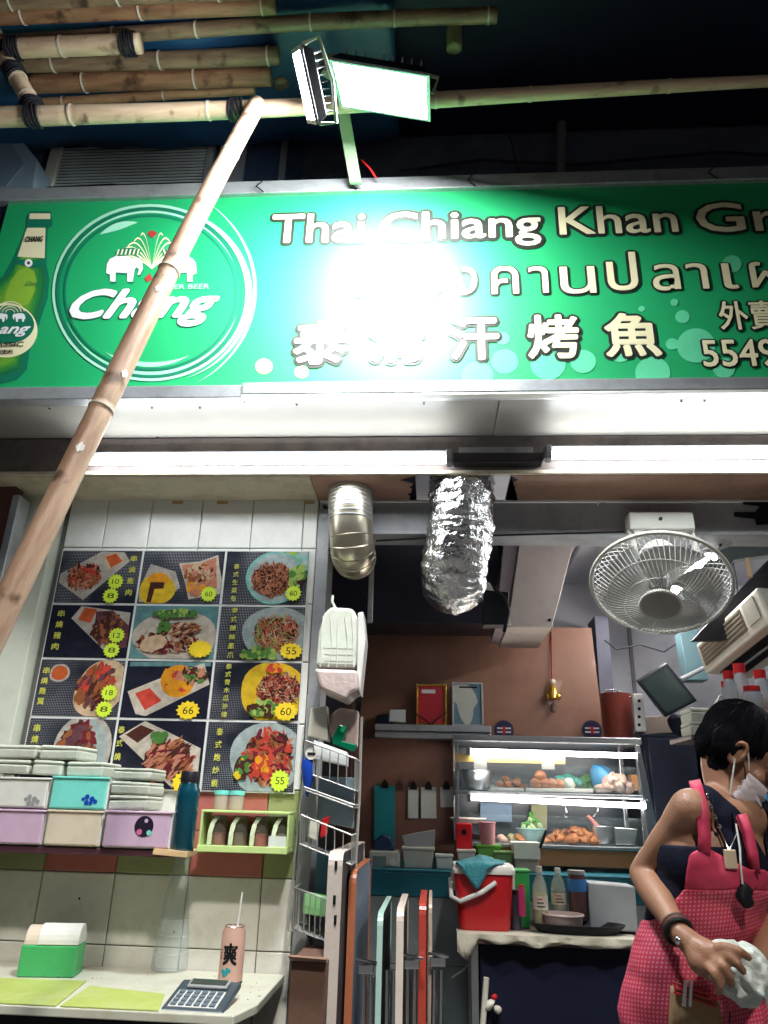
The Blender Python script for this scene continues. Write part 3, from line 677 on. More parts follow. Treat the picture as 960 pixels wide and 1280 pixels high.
class Panel:
    def __init__(s, r, c, m):
        w3 = (mx1 - mx0) / 3; g = .0045
        s.x0, s.x1 = mx0 + c * w3 + g, mx0 + (c + 1) * w3 - g; s.z0, s.z1 = rows[r + 1] + g, rows[r] - g
        s.o = box('menu_panel', m, s.x0, s.x1, YW - .0145, YW - .0131, s.z0, s.z1, mb_, bevel=0); s.d = 0
    def p(s, u, v):
        return Vector((s.x0 + u * (s.x1 - s.x0), YW - .0147 - s.d * .00012, s.z0 + v * (s.z1 - s.z0)))
    def poly(s, pts, m, name):
        s.d += 1
        pts = clip(pts)
        if len(pts) < 3: return
        b = MB(); b.add([s.p(u, v) for u, v in pts], [tuple(range(len(pts)))]); return b.build(name, m, s.o)
    def ell(s, cx, cy, rx, ry, m, name, rough=.04, n=28, rot=0):
        k = .67
        return s.poly([((cx + rx * (1 + rough * math.sin(3 * a + cx * 9)) * math.cos(a) * math.cos(rot) - ry * math.sin(a) * k * math.sin(rot)),
                        (cy + rx * math.cos(a) * math.sin(rot) / k + ry * (1 + rough * math.cos(2 * a)) * math.sin(a) * math.cos(rot))) for a in [2 * math.pi * i / n for i in range(n)]], m, name)
    def food(s, cx, cy, rx, ry, pal, n, size, seed, strip=1.0, rot=None, name='food'):
        n = int(n * 1.7); size *= .8; s.ell(cx, cy, rx * .95, ry * .95, pm['dbrown'], 'food_shadow', .12); rr = random.Random(seed); b = MB(); ms = [pm[q] for q in pal]; s.d += 1
        for i in range(n):
            a, q = rr.random() * 6.283, math.sqrt(rr.random())
            x, y = cx + rx * q * math.cos(a), cy + ry * q * math.sin(a)
            r1 = size * rr.uniform(.5, 1.3); r0 = rr.random() * 3.14 if rot is None else rot + rr.uniform(-.5, .5)
            b.m = rr.randrange(len(ms)); k = 7; pts = []
            for j in range(k):
                t = 2 * math.pi * j / k; e = rr.uniform(.65, 1.2)
                dx, dy = r1 * strip * e * math.cos(t), r1 * e * math.sin(t) / strip
                pts.append((x + dx * math.cos(r0) - dy * math.sin(r0), y + (dx * math.sin(r0) + dy * math.cos(r0)) * 1.5))
            pts = clip(pts)
            if len(pts) < 3: continue
            vs = [s.p(u, v) - Vector((0, i * .000012, 0)) for u, v in pts]
            b.add(vs, [tuple(range(len(vs)))])
        s.d += n * .1 + 1
        o = b.build(name, ms, s.o, kind='stuff'); return o
    def star(s, cx, cy, r, m, txt=None, k=14, ry=1):
        s.d += 3; pts = []
        for j in range(2 * k):
            a = math.pi * j / k; q = r * (1 if j % 2 else .8)
            pts.append(s.p(cx + q * math.cos(a), cy + q * 1.5 * ry * math.sin(a)))
        b = MB().prism(pts, (0, -.001, 0)); b.build('price_sticker', m, s.o)
        s.d += 9
        if txt:
            a, b_ = s.p(cx - r * .45, cy - r * .5), s.p(cx + r * .45, cy + r * .5)
            lettering(txt, M['ink'], a.x, b_.x, a.z, b_.z, a.y, s.o, offset=.03, name='price_figures')
            s.d += 4
    def caption(s, txt, u, v0, v1, size=.1):
        n = len(txt); s.d += 2
        for i, ch in enumerate(txt):
            v = v0 + (v1 - v0) * i / max(1, n - 1); du = (v - .5) * 0
            a, b_ = s.p(u - size * .33, v - size * .5), s.p(u + size * .33, v + size * .5)
            lettering(ch, pm['cap'], a.x, b_.x, a.z, b_.z, a.y, s.o, offset=0.02, name='caption_character', res=1)
        s.d += 2
def clip(pts, lo=.004, hi=.996):
    for ax, sgn, lim in ((0, 1, lo), (0, -1, -hi), (1, 1, lo), (1, -1, -hi)):
        out = []
        for i in range(len(pts)):
            a, b = pts[i - 1], pts[i]; ia, ib = sgn * a[ax] >= lim, sgn * b[ax] >= lim
            if ia != ib:
                t = (lim - sgn * a[ax]) / (sgn * b[ax] - sgn * a[ax]); out.append((a[0] + (b[0] - a[0]) * t, a[1] + (b[1] - a[1]) * t))
            if ib: out.append(b)
        pts = out
        if not pts: break
    return pts
q = Panel(0, 0, pdots); q.poly([(.02, .55), (.5, .99), (.78, .97), (.86, .8), (.36, .05), (.02, .38)], pm['plate'], 'tray'); q.poly([(.5, .9), (.68, .98), (.8, .8), (.62, .6)], pm['cream'], 'dish'); q.poly([(.55, .88), (.67, .95), (.77, .8), (.64, .67)], pm['sauce'], 'sauce')
q.food(.32, .5, .2, .24, ['brown', 'pink', 'dbrown', 'brown', 'redm'], 120, .035, 1, 1.6); q.caption('串燒雞肉', .91, .85, .2, .12); q.star(.73, .4, .1, M['neon'], '10'); q.star(.7, .13, .1, M['neon'], '8')
q = Panel(0, 1, pdots); q.poly([(.0, .25), (.1, .75), (.42, .6), (.5, .3), (.3, .02), (.02, .02)], pm['plate'], 'plate'); q.ell(.22, .26, .22, .3, pm['yel'], 'bread'); q.ell(.22, .45, .13, .14, pm['orange'], 'bread'); q.poly([(.13, .4), (.3, .4), (.3, .28), (.19, .27), (.17, .02), (.11, .02)], pm['dbrown'], 'shadow')
q.poly([(.45, .76), (.7, .8), (.92, .93), (.95, .7), (1.05, .2), (.62, .08), (.55, .4)], pm['rice'], 'dish'); q.poly([(.48, .73), (.7, .76), (.9, .88), (.95, .3), (.64, .13), (.57, .42)], pm['pink'], 'stew')
q.food(.72, .55, .18, .2, ['pink', 'brown', 'cream'], 60, .035, 2, 1.3); q.food(.72, .28, .13, .1, ['orange', 'pink'], 25, .05, 3); q.star(.86, .18, .1, M['neon'], '60')
q = Panel(0, 2, pdots); q.food(.8, .8, .2, .25, ['tealp', 'lgreen', 'platec'], 50, .08, 5); q.ell(.6, .5, .33, .52, pm['tealp'], 'bowl', rot=.2); q.ell(.61, .5, .3, .47, pm['platec'], 'bowl', rot=.2); q.food(.58, .46, .24, .32, ['brown', 'pink', 'dbrown', 'brown', 'pink'], 260, .022, 6, 2); q.food(.88, .5, .08, .2, ['lgreen', 'green'], 20, .06, 7); q.caption('泰式生菜包', .14, .7, .1, .1); q.star(.85, .2, .1, M['neon'], '60')
q = Panel(1, 0, pdark); q.poly([(.26, .74), (.36, .98), (.97, .86), (.97, .45), (.75, .1)], pm['plate'], 'plate'); q.poly([(.34, .72), (.4, .95), (.56, .92), (.5, .65)], pm['sauce'], 'sauce'); q.poly([(.55, .88), (.75, .9), (.98, .6), (.98, .2), (.78, .16), (.56, .5)], pm['purple'], 'meat'); q.food(.72, .55, .17, .3, ['purple', 'dbrown', 'dbrown', 'brown'], 100, .04, 8, 1.5); q.caption('串燒豬肉', .13, .83, .2, .13); q.star(.85, .42, .1, M['neon'], '12'); q.star(.82, .14, .1, M['neon'], '8')
q = Panel(1, 1, pteal); q.ell(.52, .42, .5, .5, pm['rice'], 'plate'); q.food(.42, .3, .36, .2, ['dbrown', 'brown', 'pink', 'rice', 'maroon'], 170, .035, 9, 1.5); q.ell(.27, .28, .16, .15, pm['cream'], 'egg', rot=.3); q.food(.58, .55, .22, .12, ['dbrown', 'pink', 'brown', 'cream'], 90, .03, 10, 2, .5); q.food(.5, .85, .26, .07, ['green', 'green', 'lgreen'], 40, .035, 11); q.food(.38, .62, .06, .16, ['green'], 16, .03, 12); q.star(.84, .18, .15, M['yellow'], None, 15, .75)
q = Panel(1, 2, pdots); q.ell(.68, .5, .4, .52, pm['platec'], 'plate'); q.food(.68, .5, .26, .36, ['redm', 'pink', 'brown', 'pink', 'lgreen', 'cream'], 190, .025, 13, 3); q.food(.5, .12, .2, .1, ['lgreen', 'green'], 30, .05, 14); q.caption('泰式酸辣鳳爪', .17, .92, .08, .11); q.star(.87, .17, .14, M['yellow'], '55', 13, .75)
q = Panel(2, 0, pdots); q.ell(.24, .76, .12, .17, pm['plate'], 'dish'); q.ell(.24, .76, .095, .135, pm['sauce'], 'sauce'); q.ell(.75, .5, .28, .55, pm['cream'], 'plate', rot=-.5); q.food(.7, .5, .2, .36, ['brown', 'dbrown', 'brown', 'redm', 'purple'], 60, .07, 15, 1.6, 1.0); q.caption('串燒雞翼', .08, .8, .25, .12); q.star(.87, .42, .1, M['neon'], '18'); q.star(.84, .13, .1, M['neon'], '8')
q = Panel(2, 1, pdark); q.poly([(.03, .98), (.98, .99), (.98, .92), (.03, .9)], pteal, 'backdrop'); q.poly([(.05, .45), (.45, .72), (.9, .98), (.99, .6), (.3, .03), (.18, .06)], pm['rice'], 'tray'); q.poly([(.14, .42), (.3, .52), (.46, .3), (.28, .13)], pm['redm'], 'sauce'); q.ell(.62, .65, .2, .3, pm['orange'], 'cutlet'); q.food(.62, .66, .16, .2, ['orange', 'redm', 'orange'], 40, .06, 16); q.food(.78, .75, .17, .13, ['green', 'dbrown', 'pink', 'green'], 40, .045, 17, 1.5); q.star(.78, .14, .14, M['yellow'], '66', 13, .8)
q = Panel(2, 2, pdots); q.ell(.7, .48, .38, .55, pm['yel'], 'papaya', rot=-.3); q.food(.76, .5, .24, .34, ['maroon', 'pink', 'brown', 'cream', 'redm', 'dbrown'], 260, .022, 18, 2.4); q.food(.62, .2, .16, .12, ['green', 'lgreen', 'dbrown'], 26, .05, 19); q.food(.7, .9, .08, .06, ['redm', 'orange'], 14, .05, 20); q.caption('泰式青木瓜沙律', .17, .92, .08, .1); q.star(.86, .15, .14, M['yellow'], '60', 13, .8)
q = Panel(3, 0, pdots); q.ell(.66, .5, .33, .6, pm['plate'], 'plate'); q.ell(.66, .5, .28, .52, pm['platec'], 'plate'); q.food(.6, .52, .2, .42, ['dbrown', 'purple', 'maroon', 'brown'], 80, .07, 21, 1.4); q.food(.62, .2, .1, .1, ['rice', 'lgreen', 'pink'], 16, .03, 22); q.caption('串燒', .1, .85, .68, .12); q.star(.93, .2, .1, M['neon'], '8')
q = Panel(3, 1, pdark); q.poly([(.03, .75), (.3, .99), (.55, .85), (.97, .6), (.97, .02), (.7, .02)], pm['rice'], 'tray'); q.poly([(.1, .78), (.26, .93), (.42, .85), (.25, .66)], pm['dbrown'], 'sauce'); q.food(.62, .4, .26, .3, ['brown', 'pink', 'dbrown', 'maroon', 'pink'], 90, .05, 23, 2, .6); q.food(.5, .76, .08, .07, ['green'], 16, .04, 24); q.caption('泰式燒豬', .05, .85, .25, .11); q.star(.83, .1, .14, M['yellow'], '75', 12, .8)
q = Panel(3, 2, pdots); q.ell(.68, .48, .4, .55, pm['platec'], 'plate'); q.food(.7, .5, .26, .38, ['redm', 'maroon', 'brown', 'redm', 'dbrown', 'pink'], 170, .045, 25, 1.8); q.food(.66, .35, .1, .14, ['orange', 'redm'], 20, .05, 26); q.food(.42, .35, .08, .18, ['yel', 'green', 'dbrown'], 14, .045, 27); q.caption('泰式炮炒蜆', .14, .85, .1, .11); q.star(.85, .16, .11, M['neon'], '55')
for px in (222, 278, 386):
    p = P(px, 626, YW); t_ = box('tape_piece', M['cardl'], p.x - .02, p.x + .025, YW - .004, YW - .002, 2.525, 2.538, tw, bevel=0)

# ------------------------------------------------------------------ storage drawers on a narrow wall shelf
def thingbox(name, label, cat, m, px0, py0, px1, py1, Y, dep, group=None, bevel=.006):
    x0, x1, z0, z1 = PB(px0, py0, px1, py1, Y)
    t = thing(name, label, cat, ((x0 + x1) / 2, Y + dep / 2, z0), group)
    return t, x0, x1, z0, z1
YB = 2.53
sx0, sx1, sz0, sz1 = PB(-120, 1058, 213, 1067, YB)
t = thing('wall_shelf', 'narrow dark purple shelf carrying the pastel storage boxes', 'shelf', ((sx0 + sx1) / 2, 2.64, sz0))
box('board', mat('purple_board', (.09, .03, .05), .5), sx0, sx1, YB + .01, YW - .009, sz0, sz1, t)
zsh = sz1
lm = dict(lilac=M['lilac'], beige=M['beige'], aqua=M['aqua'], white=M['white'])
def drawer(px0, py0, px1, py1, m, label, z0=None):
    t, x0, x1, a, b = thingbox('storage_box', label, 'storage box', m, px0, py0, px1, py1, YB, .2, 'pastel flip front storage boxes')
    if z0 is not None: a = z0
    box('case', M['white'], x0 + .002, x1 - .002, YB + .012, YW - .022, a + .001, b - .001, t, bevel=.005)
    MB().box(x0 + .004, x1 - .004, YB, YB + .011, a + .004, b - .004).build('front_panel', m, t, bevel=.006)
    box('rim', m, x0 + .001, x1 - .001, YB - .004, YB + .018, b - .006, b + .001, t, bevel=.002)
    return t, x0, x1, a, b
_, _, _, _, zt = drawer(-70, 1011, 54, 1058, M['lilac'], 'lilac storage box at the left edge, below the white one', zsh + .001)
drawer(55, 1013, 126, 1060, M['beige'], 'beige storage box below the aqua one', zsh + .001)
t3, x0, x1, a, b = drawer(128, 1014, 213, 1062, M['lilac'], 'lilac storage box with a round dark sticker', zsh + .001)
def disc3(px, py, r, Y, m, parent, name, th=.001, n=28):
    c = P(px, py, Y); return MB().prism([c + Vector((r * math.cos(2 * math.pi * k / n), 0, r * math.sin(2 * math.pi * k / n))) for k in range(n)], (0, th, 0)).build(name, m, parent)
disc3(180, 1033, .031, YB - .0015, mat('sticker_dark', (.02, .015, .03), .3), t3, 'round_sticker')
disc3(183, 1026, .006, YB - .0022, M['lilac'], t3, 'sticker_print'); disc3(174, 1040, .009, YB - .0022, mat('pinkprint', (.6, .15, .3), .4), t3, 'sticker_print'); disc3(186, 1041, .008, YB - .0022, M['aqua'], t3, 'sticker_print')
zr2 = zt + .0025
t1, *_ = drawer(-70, 971, 60, 1010, M['white'], 'white storage box at the left edge with a small grey print', zr2)
t2, x0, x1, a, b = drawer(62, 971, 134, 1011, M['aqua'], 'aqua storage box with a small blue print', zr2)
ztop = b
for dx, tt, mm in ((0, t2, M['blue']), (-72, t1, M['grey'])):
    for i, (ox, oy, r) in enumerate(((104, 999, .006), (109, 996, .008), (115, 999, .009), (119, 1002, .007), (108, 1003, .008), (113, 1004, .006))):
        disc3(ox + dx, oy + 0, r, YB - .001 - i * .0003, mm, tt, 'small_print', .0002, 10)
def clamshell(cx, y0, z, w_, d_, h_, label, group='white foam takeaway boxes on the storage boxes', seed=0):
    t = thing('takeaway_box', label, 'takeaway box', (cx, y0 + d_ / 2, z), group)
    x0, x1 = cx - w_ / 2, cx + w_ / 2; y1 = y0 + d_; k = .025 * w_; hm = z + h_ * .7
    def ringv(zz, ins): return [(x0 + ins, y0 + ins, zz), (x1 - ins, y0 + ins, zz), (x1 - ins, y1 - ins, zz), (x0 + ins, y1 - ins, zz)]
    MB().hexa(ringv(z + .001, k), ringv(hm - .0008, .002)).jitter(.005, 22, seed).build('base', M['foam'], t, bevel=.006)
    MB().hexa(ringv(hm, .002), ringv(z + h_ - .001, k * .7)).jitter(.005, 22, seed + 3).build('lid', M['foam'], t, bevel=.006)
    return t
X = lambda px, py, Y: P(px, py, Y).x
Z = lambda px, py, Y: P(px, py, Y).z
h1 = (Z(60, 932, YB + .02) - ztop) / 2
for i, (a, b, lv, lb) in enumerate([(-22, 38, 0, 'lower foam box at the left edge on the white storage box'), (39, 80, 0, 'lower foam box between two others, over the join of white and aqua storage boxes'), (81, 131, 0, 'lower foam box on the right half of the aqua storage box, beside the green sticker'),
                                    (-18, 43, 1, 'upper foam box at the left edge of the left stack'), (44, 97, 1, 'upper foam box of the left stack, under the dark meat photo')]):
    x0, x1 = X(a, 945, YB), X(b, 945, YB)
    clamshell((x0 + x1) / 2, YB + .01, ztop + .003 + lv * h1, x1 - x0 - .006, .16, h1 - .002, lb, seed=i)
z0_ = Z(160, 1013, YB) + .003; z1_ = Z(160, 958, YB); hh = (z1_ - z0_) / 3
for k, lb in enumerate(('bottom foam box of the stack of three on the stickered lilac box', 'middle foam box of the stack of three beside the aqua box', 'top foam box of the stack of three below the tray photo')):
    x0, x1 = X(135, 985, YB), X(186, 985, YB)
    clamshell((x0 + x1) / 2, YB + .008 + k * .003, z0_ + hh * k, x1 - x0, .15, hh - .002, lb, seed=k + 20)
# tall dark teal bottle box
t, x0, x1, a, b = thingbox('vacuum_bottle', 'tall dark teal bottle standing right of the lilac sticker box', 'bottle', None, 213, 966, 243, 1066, YB, .08)
MB().lathe([(0, 0), (.034, .0), (.037, .006), (.037, .17), (.036, .19), (.03, .2), (.03, .205), (.027, .21), (0, .21)], ((x0 + x1) / 2, YB + .04, a), 28).build('body', mat('bottle_teal', (.005, .07, .11), .18, .3, coat=.5), t, smooth=True)
MB().lathe([(0, 0), (.031, 0), (.031, .03), (.028, .034), (0, .034)], ((x0 + x1) / 2, YB + .04, a + .211), 24).build('cap', M['black'], t, smooth=True)
t, x0, x1, a, b = thingbox('cardboard_scrap', 'torn light cardboard scrap under the dark teal bottle', 'cardboard', None, 193, 1063, 236, 1071, YB, .15)
MB().box(x0, x1, YB - .01, YB + .16, a + .003, b).jitter(.008, 40, 2).build('sheet', M['cardl'], t); 

# lime spice rack with four spoon jars, two lidded jars on top
t, x0, x1, a, b = thingbox('spice_rack', 'lime green plastic condiment rack fixed on the tiled wall', 'rack', None, 249, 1013, 361, 1065, 2.62, .12)
e = .007
for zz in (a, b - .009):
    box('rail', M['lime'], x0, x1, 2.62, YW - .01, zz, zz + (.012 if zz == a else .008), t, bevel=.002)
for xx in (x0, x1 - e): box('side_post', M['lime'], xx, xx + e, 2.621, YW - .011, a + .0125, b - .0095, t, bevel=.002)
box('front_rail', M['lime'], x0 + .0, x1, 2.612, 2.6195, a - .003, a + .018, t, bevel=.002)
w4 = (x1 - x0 - 2 * e) / 4
jc = [mat('chilli_flakes', (.35, .03, .01), .7), mat('ground_pepper', (.2, .1, .05), .7), mat('red_sauce', (.6, .02, .02), .4), mat('pale_sugar', (.6, .55, .45), .8)]
for i, nm in enumerate(('leftmost of four jars in the lime rack, holding chilli flakes', 'second jar from the left in the lime rack', 'third jar in the lime rack, bright red inside', 'rightmost jar in the lime rack, with a white tag')):
    cx_ = x0 + e + w4 * (i + .55); zb_ = a + .013; hj = b - a - .03
    j = thing('condiment_jar', nm, 'jar', (cx_, 2.68, zb_), 'jars in the lime rack')
    MB().lathe([(0, 0), (.024, 0), (.027, .008), (.027, hj * .8), (.024, hj * .92), (.024, hj)], (cx_ + .006, 2.675, zb_), 20).build('glass', mat('jar_smoke', (.3, .28, .25), .12, alpha=.45), j, smooth=True)
    MB().lathe([(0, .002), (.024, .002), (.024, hj * .42), (0, hj * .46)], (cx_ + .006, 2.675, zb_), 16).build('filling', jc[i], j, smooth=True)
    pts = [(cx_ - .022, 2.64, zb_ + .006), (cx_ - .021, 2.636, zb_ + hj * .4), (cx_ - .016, 2.637, zb_ + hj * .7), (cx_ - .004, 2.643, zb_ + hj * .95)]
    b_ = MB()
    for k in range(3):
        p_, q_ = Vector(pts[k]), Vector(pts[k + 1]); b_.add([p_, p_ + Vector((.014, 0, 0)), q_ + Vector((.016, 0, 0)), q_], [(0, 1, 2, 3)])
    o = b_.build('spoon_handle', M['lime'] if i < 0 else mat('pale_lime', (.75, .85, .6), .4), j); md = o.modifiers.new('s', 'SOLIDIFY'); md.thickness = .003
    if i == 3: box('paper_tag', M['paper'], cx_ - .028, cx_ + .034, 2.63, 2.632, zb_, zb_ + hj * .38, j, bevel=0)
for i, (pa, pb, lb) in enumerate(((266, 283, 'left aqua lidded glass jar on top of the lime rack'), (285, 303, 'right aqua lidded glass jar on top of the lime rack'))):
    xa, xb_ = X(pa, 1000, 2.66), X(pb, 1000, 2.66); rj = (xb_ - xa) / 2 * 1.02; zz = b
    j = thing('small_jar', lb, 'jar', ((xa + xb_) / 2, 2.68, zz), 'aqua lidded jars'); hj = Z(280, 988, 2.66) - zz
    MB().lathe([(0, 0), (rj, 0), (rj, hj * .75), (rj * .9, hj * .8)], ((xa + xb_) / 2, 2.68, zz), 20).build('glass', mat('jar_clear', (.55, .5, .42), .1, alpha=.5), j, smooth=True)
    MB().lathe([(0, .002), (rj * .9, .002), (rj * .9, hj * .6), (0, hj * .65)], ((xa + xb_) / 2, 2.68, zz), 16).build('filling', mat('nuts', (.4, .25, .15), .8), j, smooth=True)
    MB().lathe([(0, 0), (rj * 1.06, 0), (rj * 1.06, hj * .22), (0, hj * .24)], ((xa + xb_) / 2, 2.68, zz + hj * .78), 20).build('lid', M['aqua'], j, smooth=True)

# ------------------------------------------------------------------ counter ledge and what lies on it
ZT = .885
pts = [PZ(-120, 1238, ZT), PZ(0, 1245, ZT), PZ(292, 1270, ZT), PZ(322, 1256, ZT), PZ(349, 1226, ZT)]
pts[0].y = pts[1].y = pts[2].y = min(p.y for p in pts[1:3]); pts[4].y = YW - .012
MATSCR = t = thing('counter_ledge', 'cream counter ledge with a clipped corner along the tiled wall', 'counter', (-1, 2.6, ZT))
full = [Vector((p.x, p.y, ZT)) for p in pts] + [Vector((pts[0].x, YW - .012, ZT))]
MB().prism(full, (0, 0, -.022)).build('top', mat('counter_laminate', (.62, .62, .52), .3, var=.06, nscale=3, dirt=(.38, .36, .24), dscale=7, damt=.55), t, bevel=.003)
box('shade_panel', M['black'], -2.2, full[3].x - .1, full[0].y + .03, full[0].y + .05, 0, ZT - .024, t)  # black panel added to stand for the darkness below the ledge
for x in (-1.4, -.7): box('bracket', M['greybeam'], x, x + .03, full[0].y + .06, YW - .012, ZT - .09, ZT - .023, t)
mt = mat('green_mat', (.42, .5, .12), .5, var=.15, nscale=8, dirt=(.55, .55, .35), dscale=8, damt=.5)
for k, (pp, lb) in enumerate((([(-60, 1220), (108, 1226), (60, 1262), (-60, 1254)], 'yellow green sheet lying at the left end of the ledge'), ([(112, 1232), (206, 1242), (186, 1272), (66, 1262)], 'yellow green sheet lying beside the calculator'))):
    o = MB().prism([PZ(x, y, ZT + .0035) for x, y in pp], (0, 0, -.0025)).build('table_mat', mt, label=lb, cat='mat', group='yellow green sheets')
    for v in o.data.vertices:
        wv = v.co + o.location
        if wv.y < full[0].y + .004: v.co.y = full[0].y + .004 - o.location.y
# tissue box
def onz(px, py, z=ZT): return PZ(px, py, z)
c = onz(62, 1218, ZT + .001)
t = thing('tissue_box', 'green and white tissue box with an arched lid at the left on the ledge', 'tissue box', tuple(c))
Mt = Matrix.Translation(c) @ Matrix.Rotation(R_(8), 4, 'Z')
MB().box(-.085, .085, -.045, .045, 0, .085, Mt).build('body', mat('green_plastic', (.06, .42, .14), .35), t, bevel=.004)
arc = [(-.045, .086)] + [(-.045 * math.cos(math.pi * k / 12), .086 + .055 * math.sin(math.pi * k / 12)) for k in range(1, 12)] + [(.045, .086)]
MB().prism([Mt @ Vector((-.04, y, z)) for y, z in arc], (Mt.to_3x3() @ Vector((.124, 0, 0)))).build('lid', M['white'], t, bevel=.002)
MB().prism([Mt @ Vector((-.08, y * .9, .086 + (z - .086) * .9)) for y, z in arc], (Mt.to_3x3() @ Vector((.0395, 0, 0)))).build('inner_cover', M['beige'], t)
for px, py, h, lb in ((98, 1206, .05, 'brown wooden peg standing beside the tissue box'), (264, 1208, .035, 'small dark peg hanging on the tiles left of the drink can')):
    c = onz(px, py, ZT); t = thing('wooden_peg', lb, 'peg', tuple(c), 'small pegs')
    for s_ in (-1, 1): MB().hexa([c + Vector((s_ * .008 - .005, -.004, .001)), c + Vector((s_ * .008 + .005, -.004, .001)), c + Vector((s_ * .008 + .005, .006, .001)), c + Vector((s_ * .008 - .005, .006, .001))],
        [c + Vector((s_ * .004 - .003, -.004, h)), c + Vector((s_ * .004 + .003, -.004, h)), c + Vector((s_ * .004 + .003, .006, h)), c + Vector((s_ * .004 - .003, .006, h))]).build('leg', M['darkwood'], t)
    MB().tube([c + Vector((-.006, 0, h * .5)), c + Vector((.006, 0, h * .5))], .003, 6).build('spring', M['steel'], t)
# clear cone shaped bottle
c = onz(211, 1212, ZT + .001)
t = thing('water_bottle', 'tall clear conical water bottle on the ledge left of the drink can', 'bottle', tuple(c))
prof = [(0, 0), (.05, 0), (.058, .006), (.059, .02), (.056, .06), (.052, .1), (.047, .15), (.034, .24), (.024, .3), (.02, .34), (.02, .37)]
MB().lathe([(r * 1.0, h) for r, h in prof], c, 32).build('shell', mat('bottle_clear', (.62, .74, .74), .08, alpha=.3, var=.02), t, smooth=True)
for h in (.05, .1, .15): MB().tube([c + Vector((math.cos(a) * (.0565 - h * .08), math.sin(a) * (.0565 - h * .08), h)) for a in [2 * math.pi * k / 32 for k in range(33)]], .0013, 5, cap=False).build('ridge', mat('bottle_clear', (.7, .8, .8)), t)
MB().lathe([(0, 0), (.021, 0), (.021, .022), (0, .023)], c + Vector((0, 0, .371)), 20).build('cap', mat('clear_cap', (.7, .75, .75), .3, alpha=.4), t, smooth=True)
# drink can with straw
c = onz(287, 1231, ZT + .001); k = 1.0
t = thing('drink_can', 'pink drink can with a black brush stroke character and a white straw', 'can', tuple(c))
h = .155; rc = .0365
MB().lathe([(0, 0), (rc * .8, 0), (rc, .008), (rc, h - .016), (rc * .86, h - .004), (rc * .86, h)], c, 32).build('can_body', mat('can_pink', (.68, .42, .34), .3, .2), t, smooth=True)
MB().lathe([(rc * 1.001, .0), (rc * 1.002, .006)], c + Vector((0, 0, .006)), 32).build('bottom_band', M['ink'], t, smooth=True)
MB().lathe([(0, h - .004), (rc * .84, h - .004), (rc * .86, h), (rc * .8, h + .002), (rc * .78, h - .003)], c + Vector((0, 0, .0002)), 32).build('can_lid', M['chrome'], t, smooth=True)
MB().tube([c + Vector((.008, 0, h - .01)), c + Vector((.014, .0, h + .09)), c + Vector((.013, 0, h + .094))], .0035, 10).build('straw', M['white'], t, smooth=True)
def wrap(txt, x0, x1, z0, z1, m, name, off=.02):
    o = lettering(txt, m, c.x + x0, c.x + x1, c.z + z0, c.z + z1, c.y, t, offset=off, name=name)
    bmx = bmesh.new(); bmx.from_mesh(o.data); bmesh.ops.triangulate(bmx, faces=bmx.faces)
    bmesh.ops.subdivide_edges(bmx, edges=bmx.edges, cuts=1); bmx.to_mesh(o.data); bmx.free()
    for v in o.data.vertices:
        a = (v.co.x) / (rc + .0008) - .25; e_ = (v.co.y) * .5
        v.co.x, v.co.y = math.sin(a) * (rc + .0008 - e_), -math.cos(a) * (rc + .0008 - e_)
wrap('爽', -.012, .034, .055, .115, M['ink'], 'can_character', .035)
for q_ in range(4):
    a0 = -.026 / rc - .1; MB().ball(c + Vector((math.sin(a0) * rc, -math.cos(a0) * rc, .074 + q_ * .007)), (.004, .001, .0022), 8, Matrix.Rotation(a0, 3, 'Z')).build('small_print', M['ink'], t)
for i, (u, z_, r) in enumerate(((-.012, .04, .008), (-.004, .036, .009), (.004, .042, .008), (-.008, .03, .007), (.0, .047, .005))):
    a0 = u / rc - .1
    MB().ball(c + Vector((math.sin(a0) * rc * .99, -math.cos(a0) * rc * .99, z_)), (r, .0018, r * .8), 10, Matrix.Rotation(a0, 3, 'Z')).build('leaf_print', M['teal'], t)
for k in range(26):
    p = onz(rnd.uniform(10, 330), rnd.uniform(1215, 1250), ZT + .0006); MB().ball(p, (rnd.uniform(.001, .0025), .002, .0012), 6).build('crumb', M['darkwood'], MATSCR, smooth=True)
# calculator
c = onz(243, 1262, ZT + .001); c.y += .045
t = thing('calculator', 'grey desk calculator with white keys at the front of the ledge', 'calculator', tuple(c))
Mt = Matrix.Translation(c) @ Matrix.Rotation(R_(-3), 4, 'Z') @ Matrix.Rotation(R_(14), 4, 'X')
MB().box(-.085, .085, -.06, .1, 0, .018, Mt).build('body', mat('calc_body', (.05, .07, .09), .35), t, bevel=.006)
MB().box(-.083, .083, -.063, -.058, .003, .016, Mt).build('front_trim', M['steel'], t, bevel=.002)
MB().box(-.055, .06, .045, .09, .0185, .026, Mt).build('display_bezel', M['grey'], t, bevel=.003)
MB().box(-.048, .053, .055, .083, .0262, .0275, Mt).build('display', mat('lcd', (.05, .07, .06), .15), t)
MB().box(-.07, .062, -.05, .036, .0183, .0195, Mt).build('key_plate', M['white'], t, bevel=.001)
for i in range(6):
    for j in range(4):
        MB().box(-.065 + i * .0213, -.065 + i * .0213 + .016, -.046 + j * .0205, -.046 + j * .0205 + .0155, .0196, .024, Mt).build('key', mat('calc_key', (.12, .16, .2), .4), t, bevel=.0015)

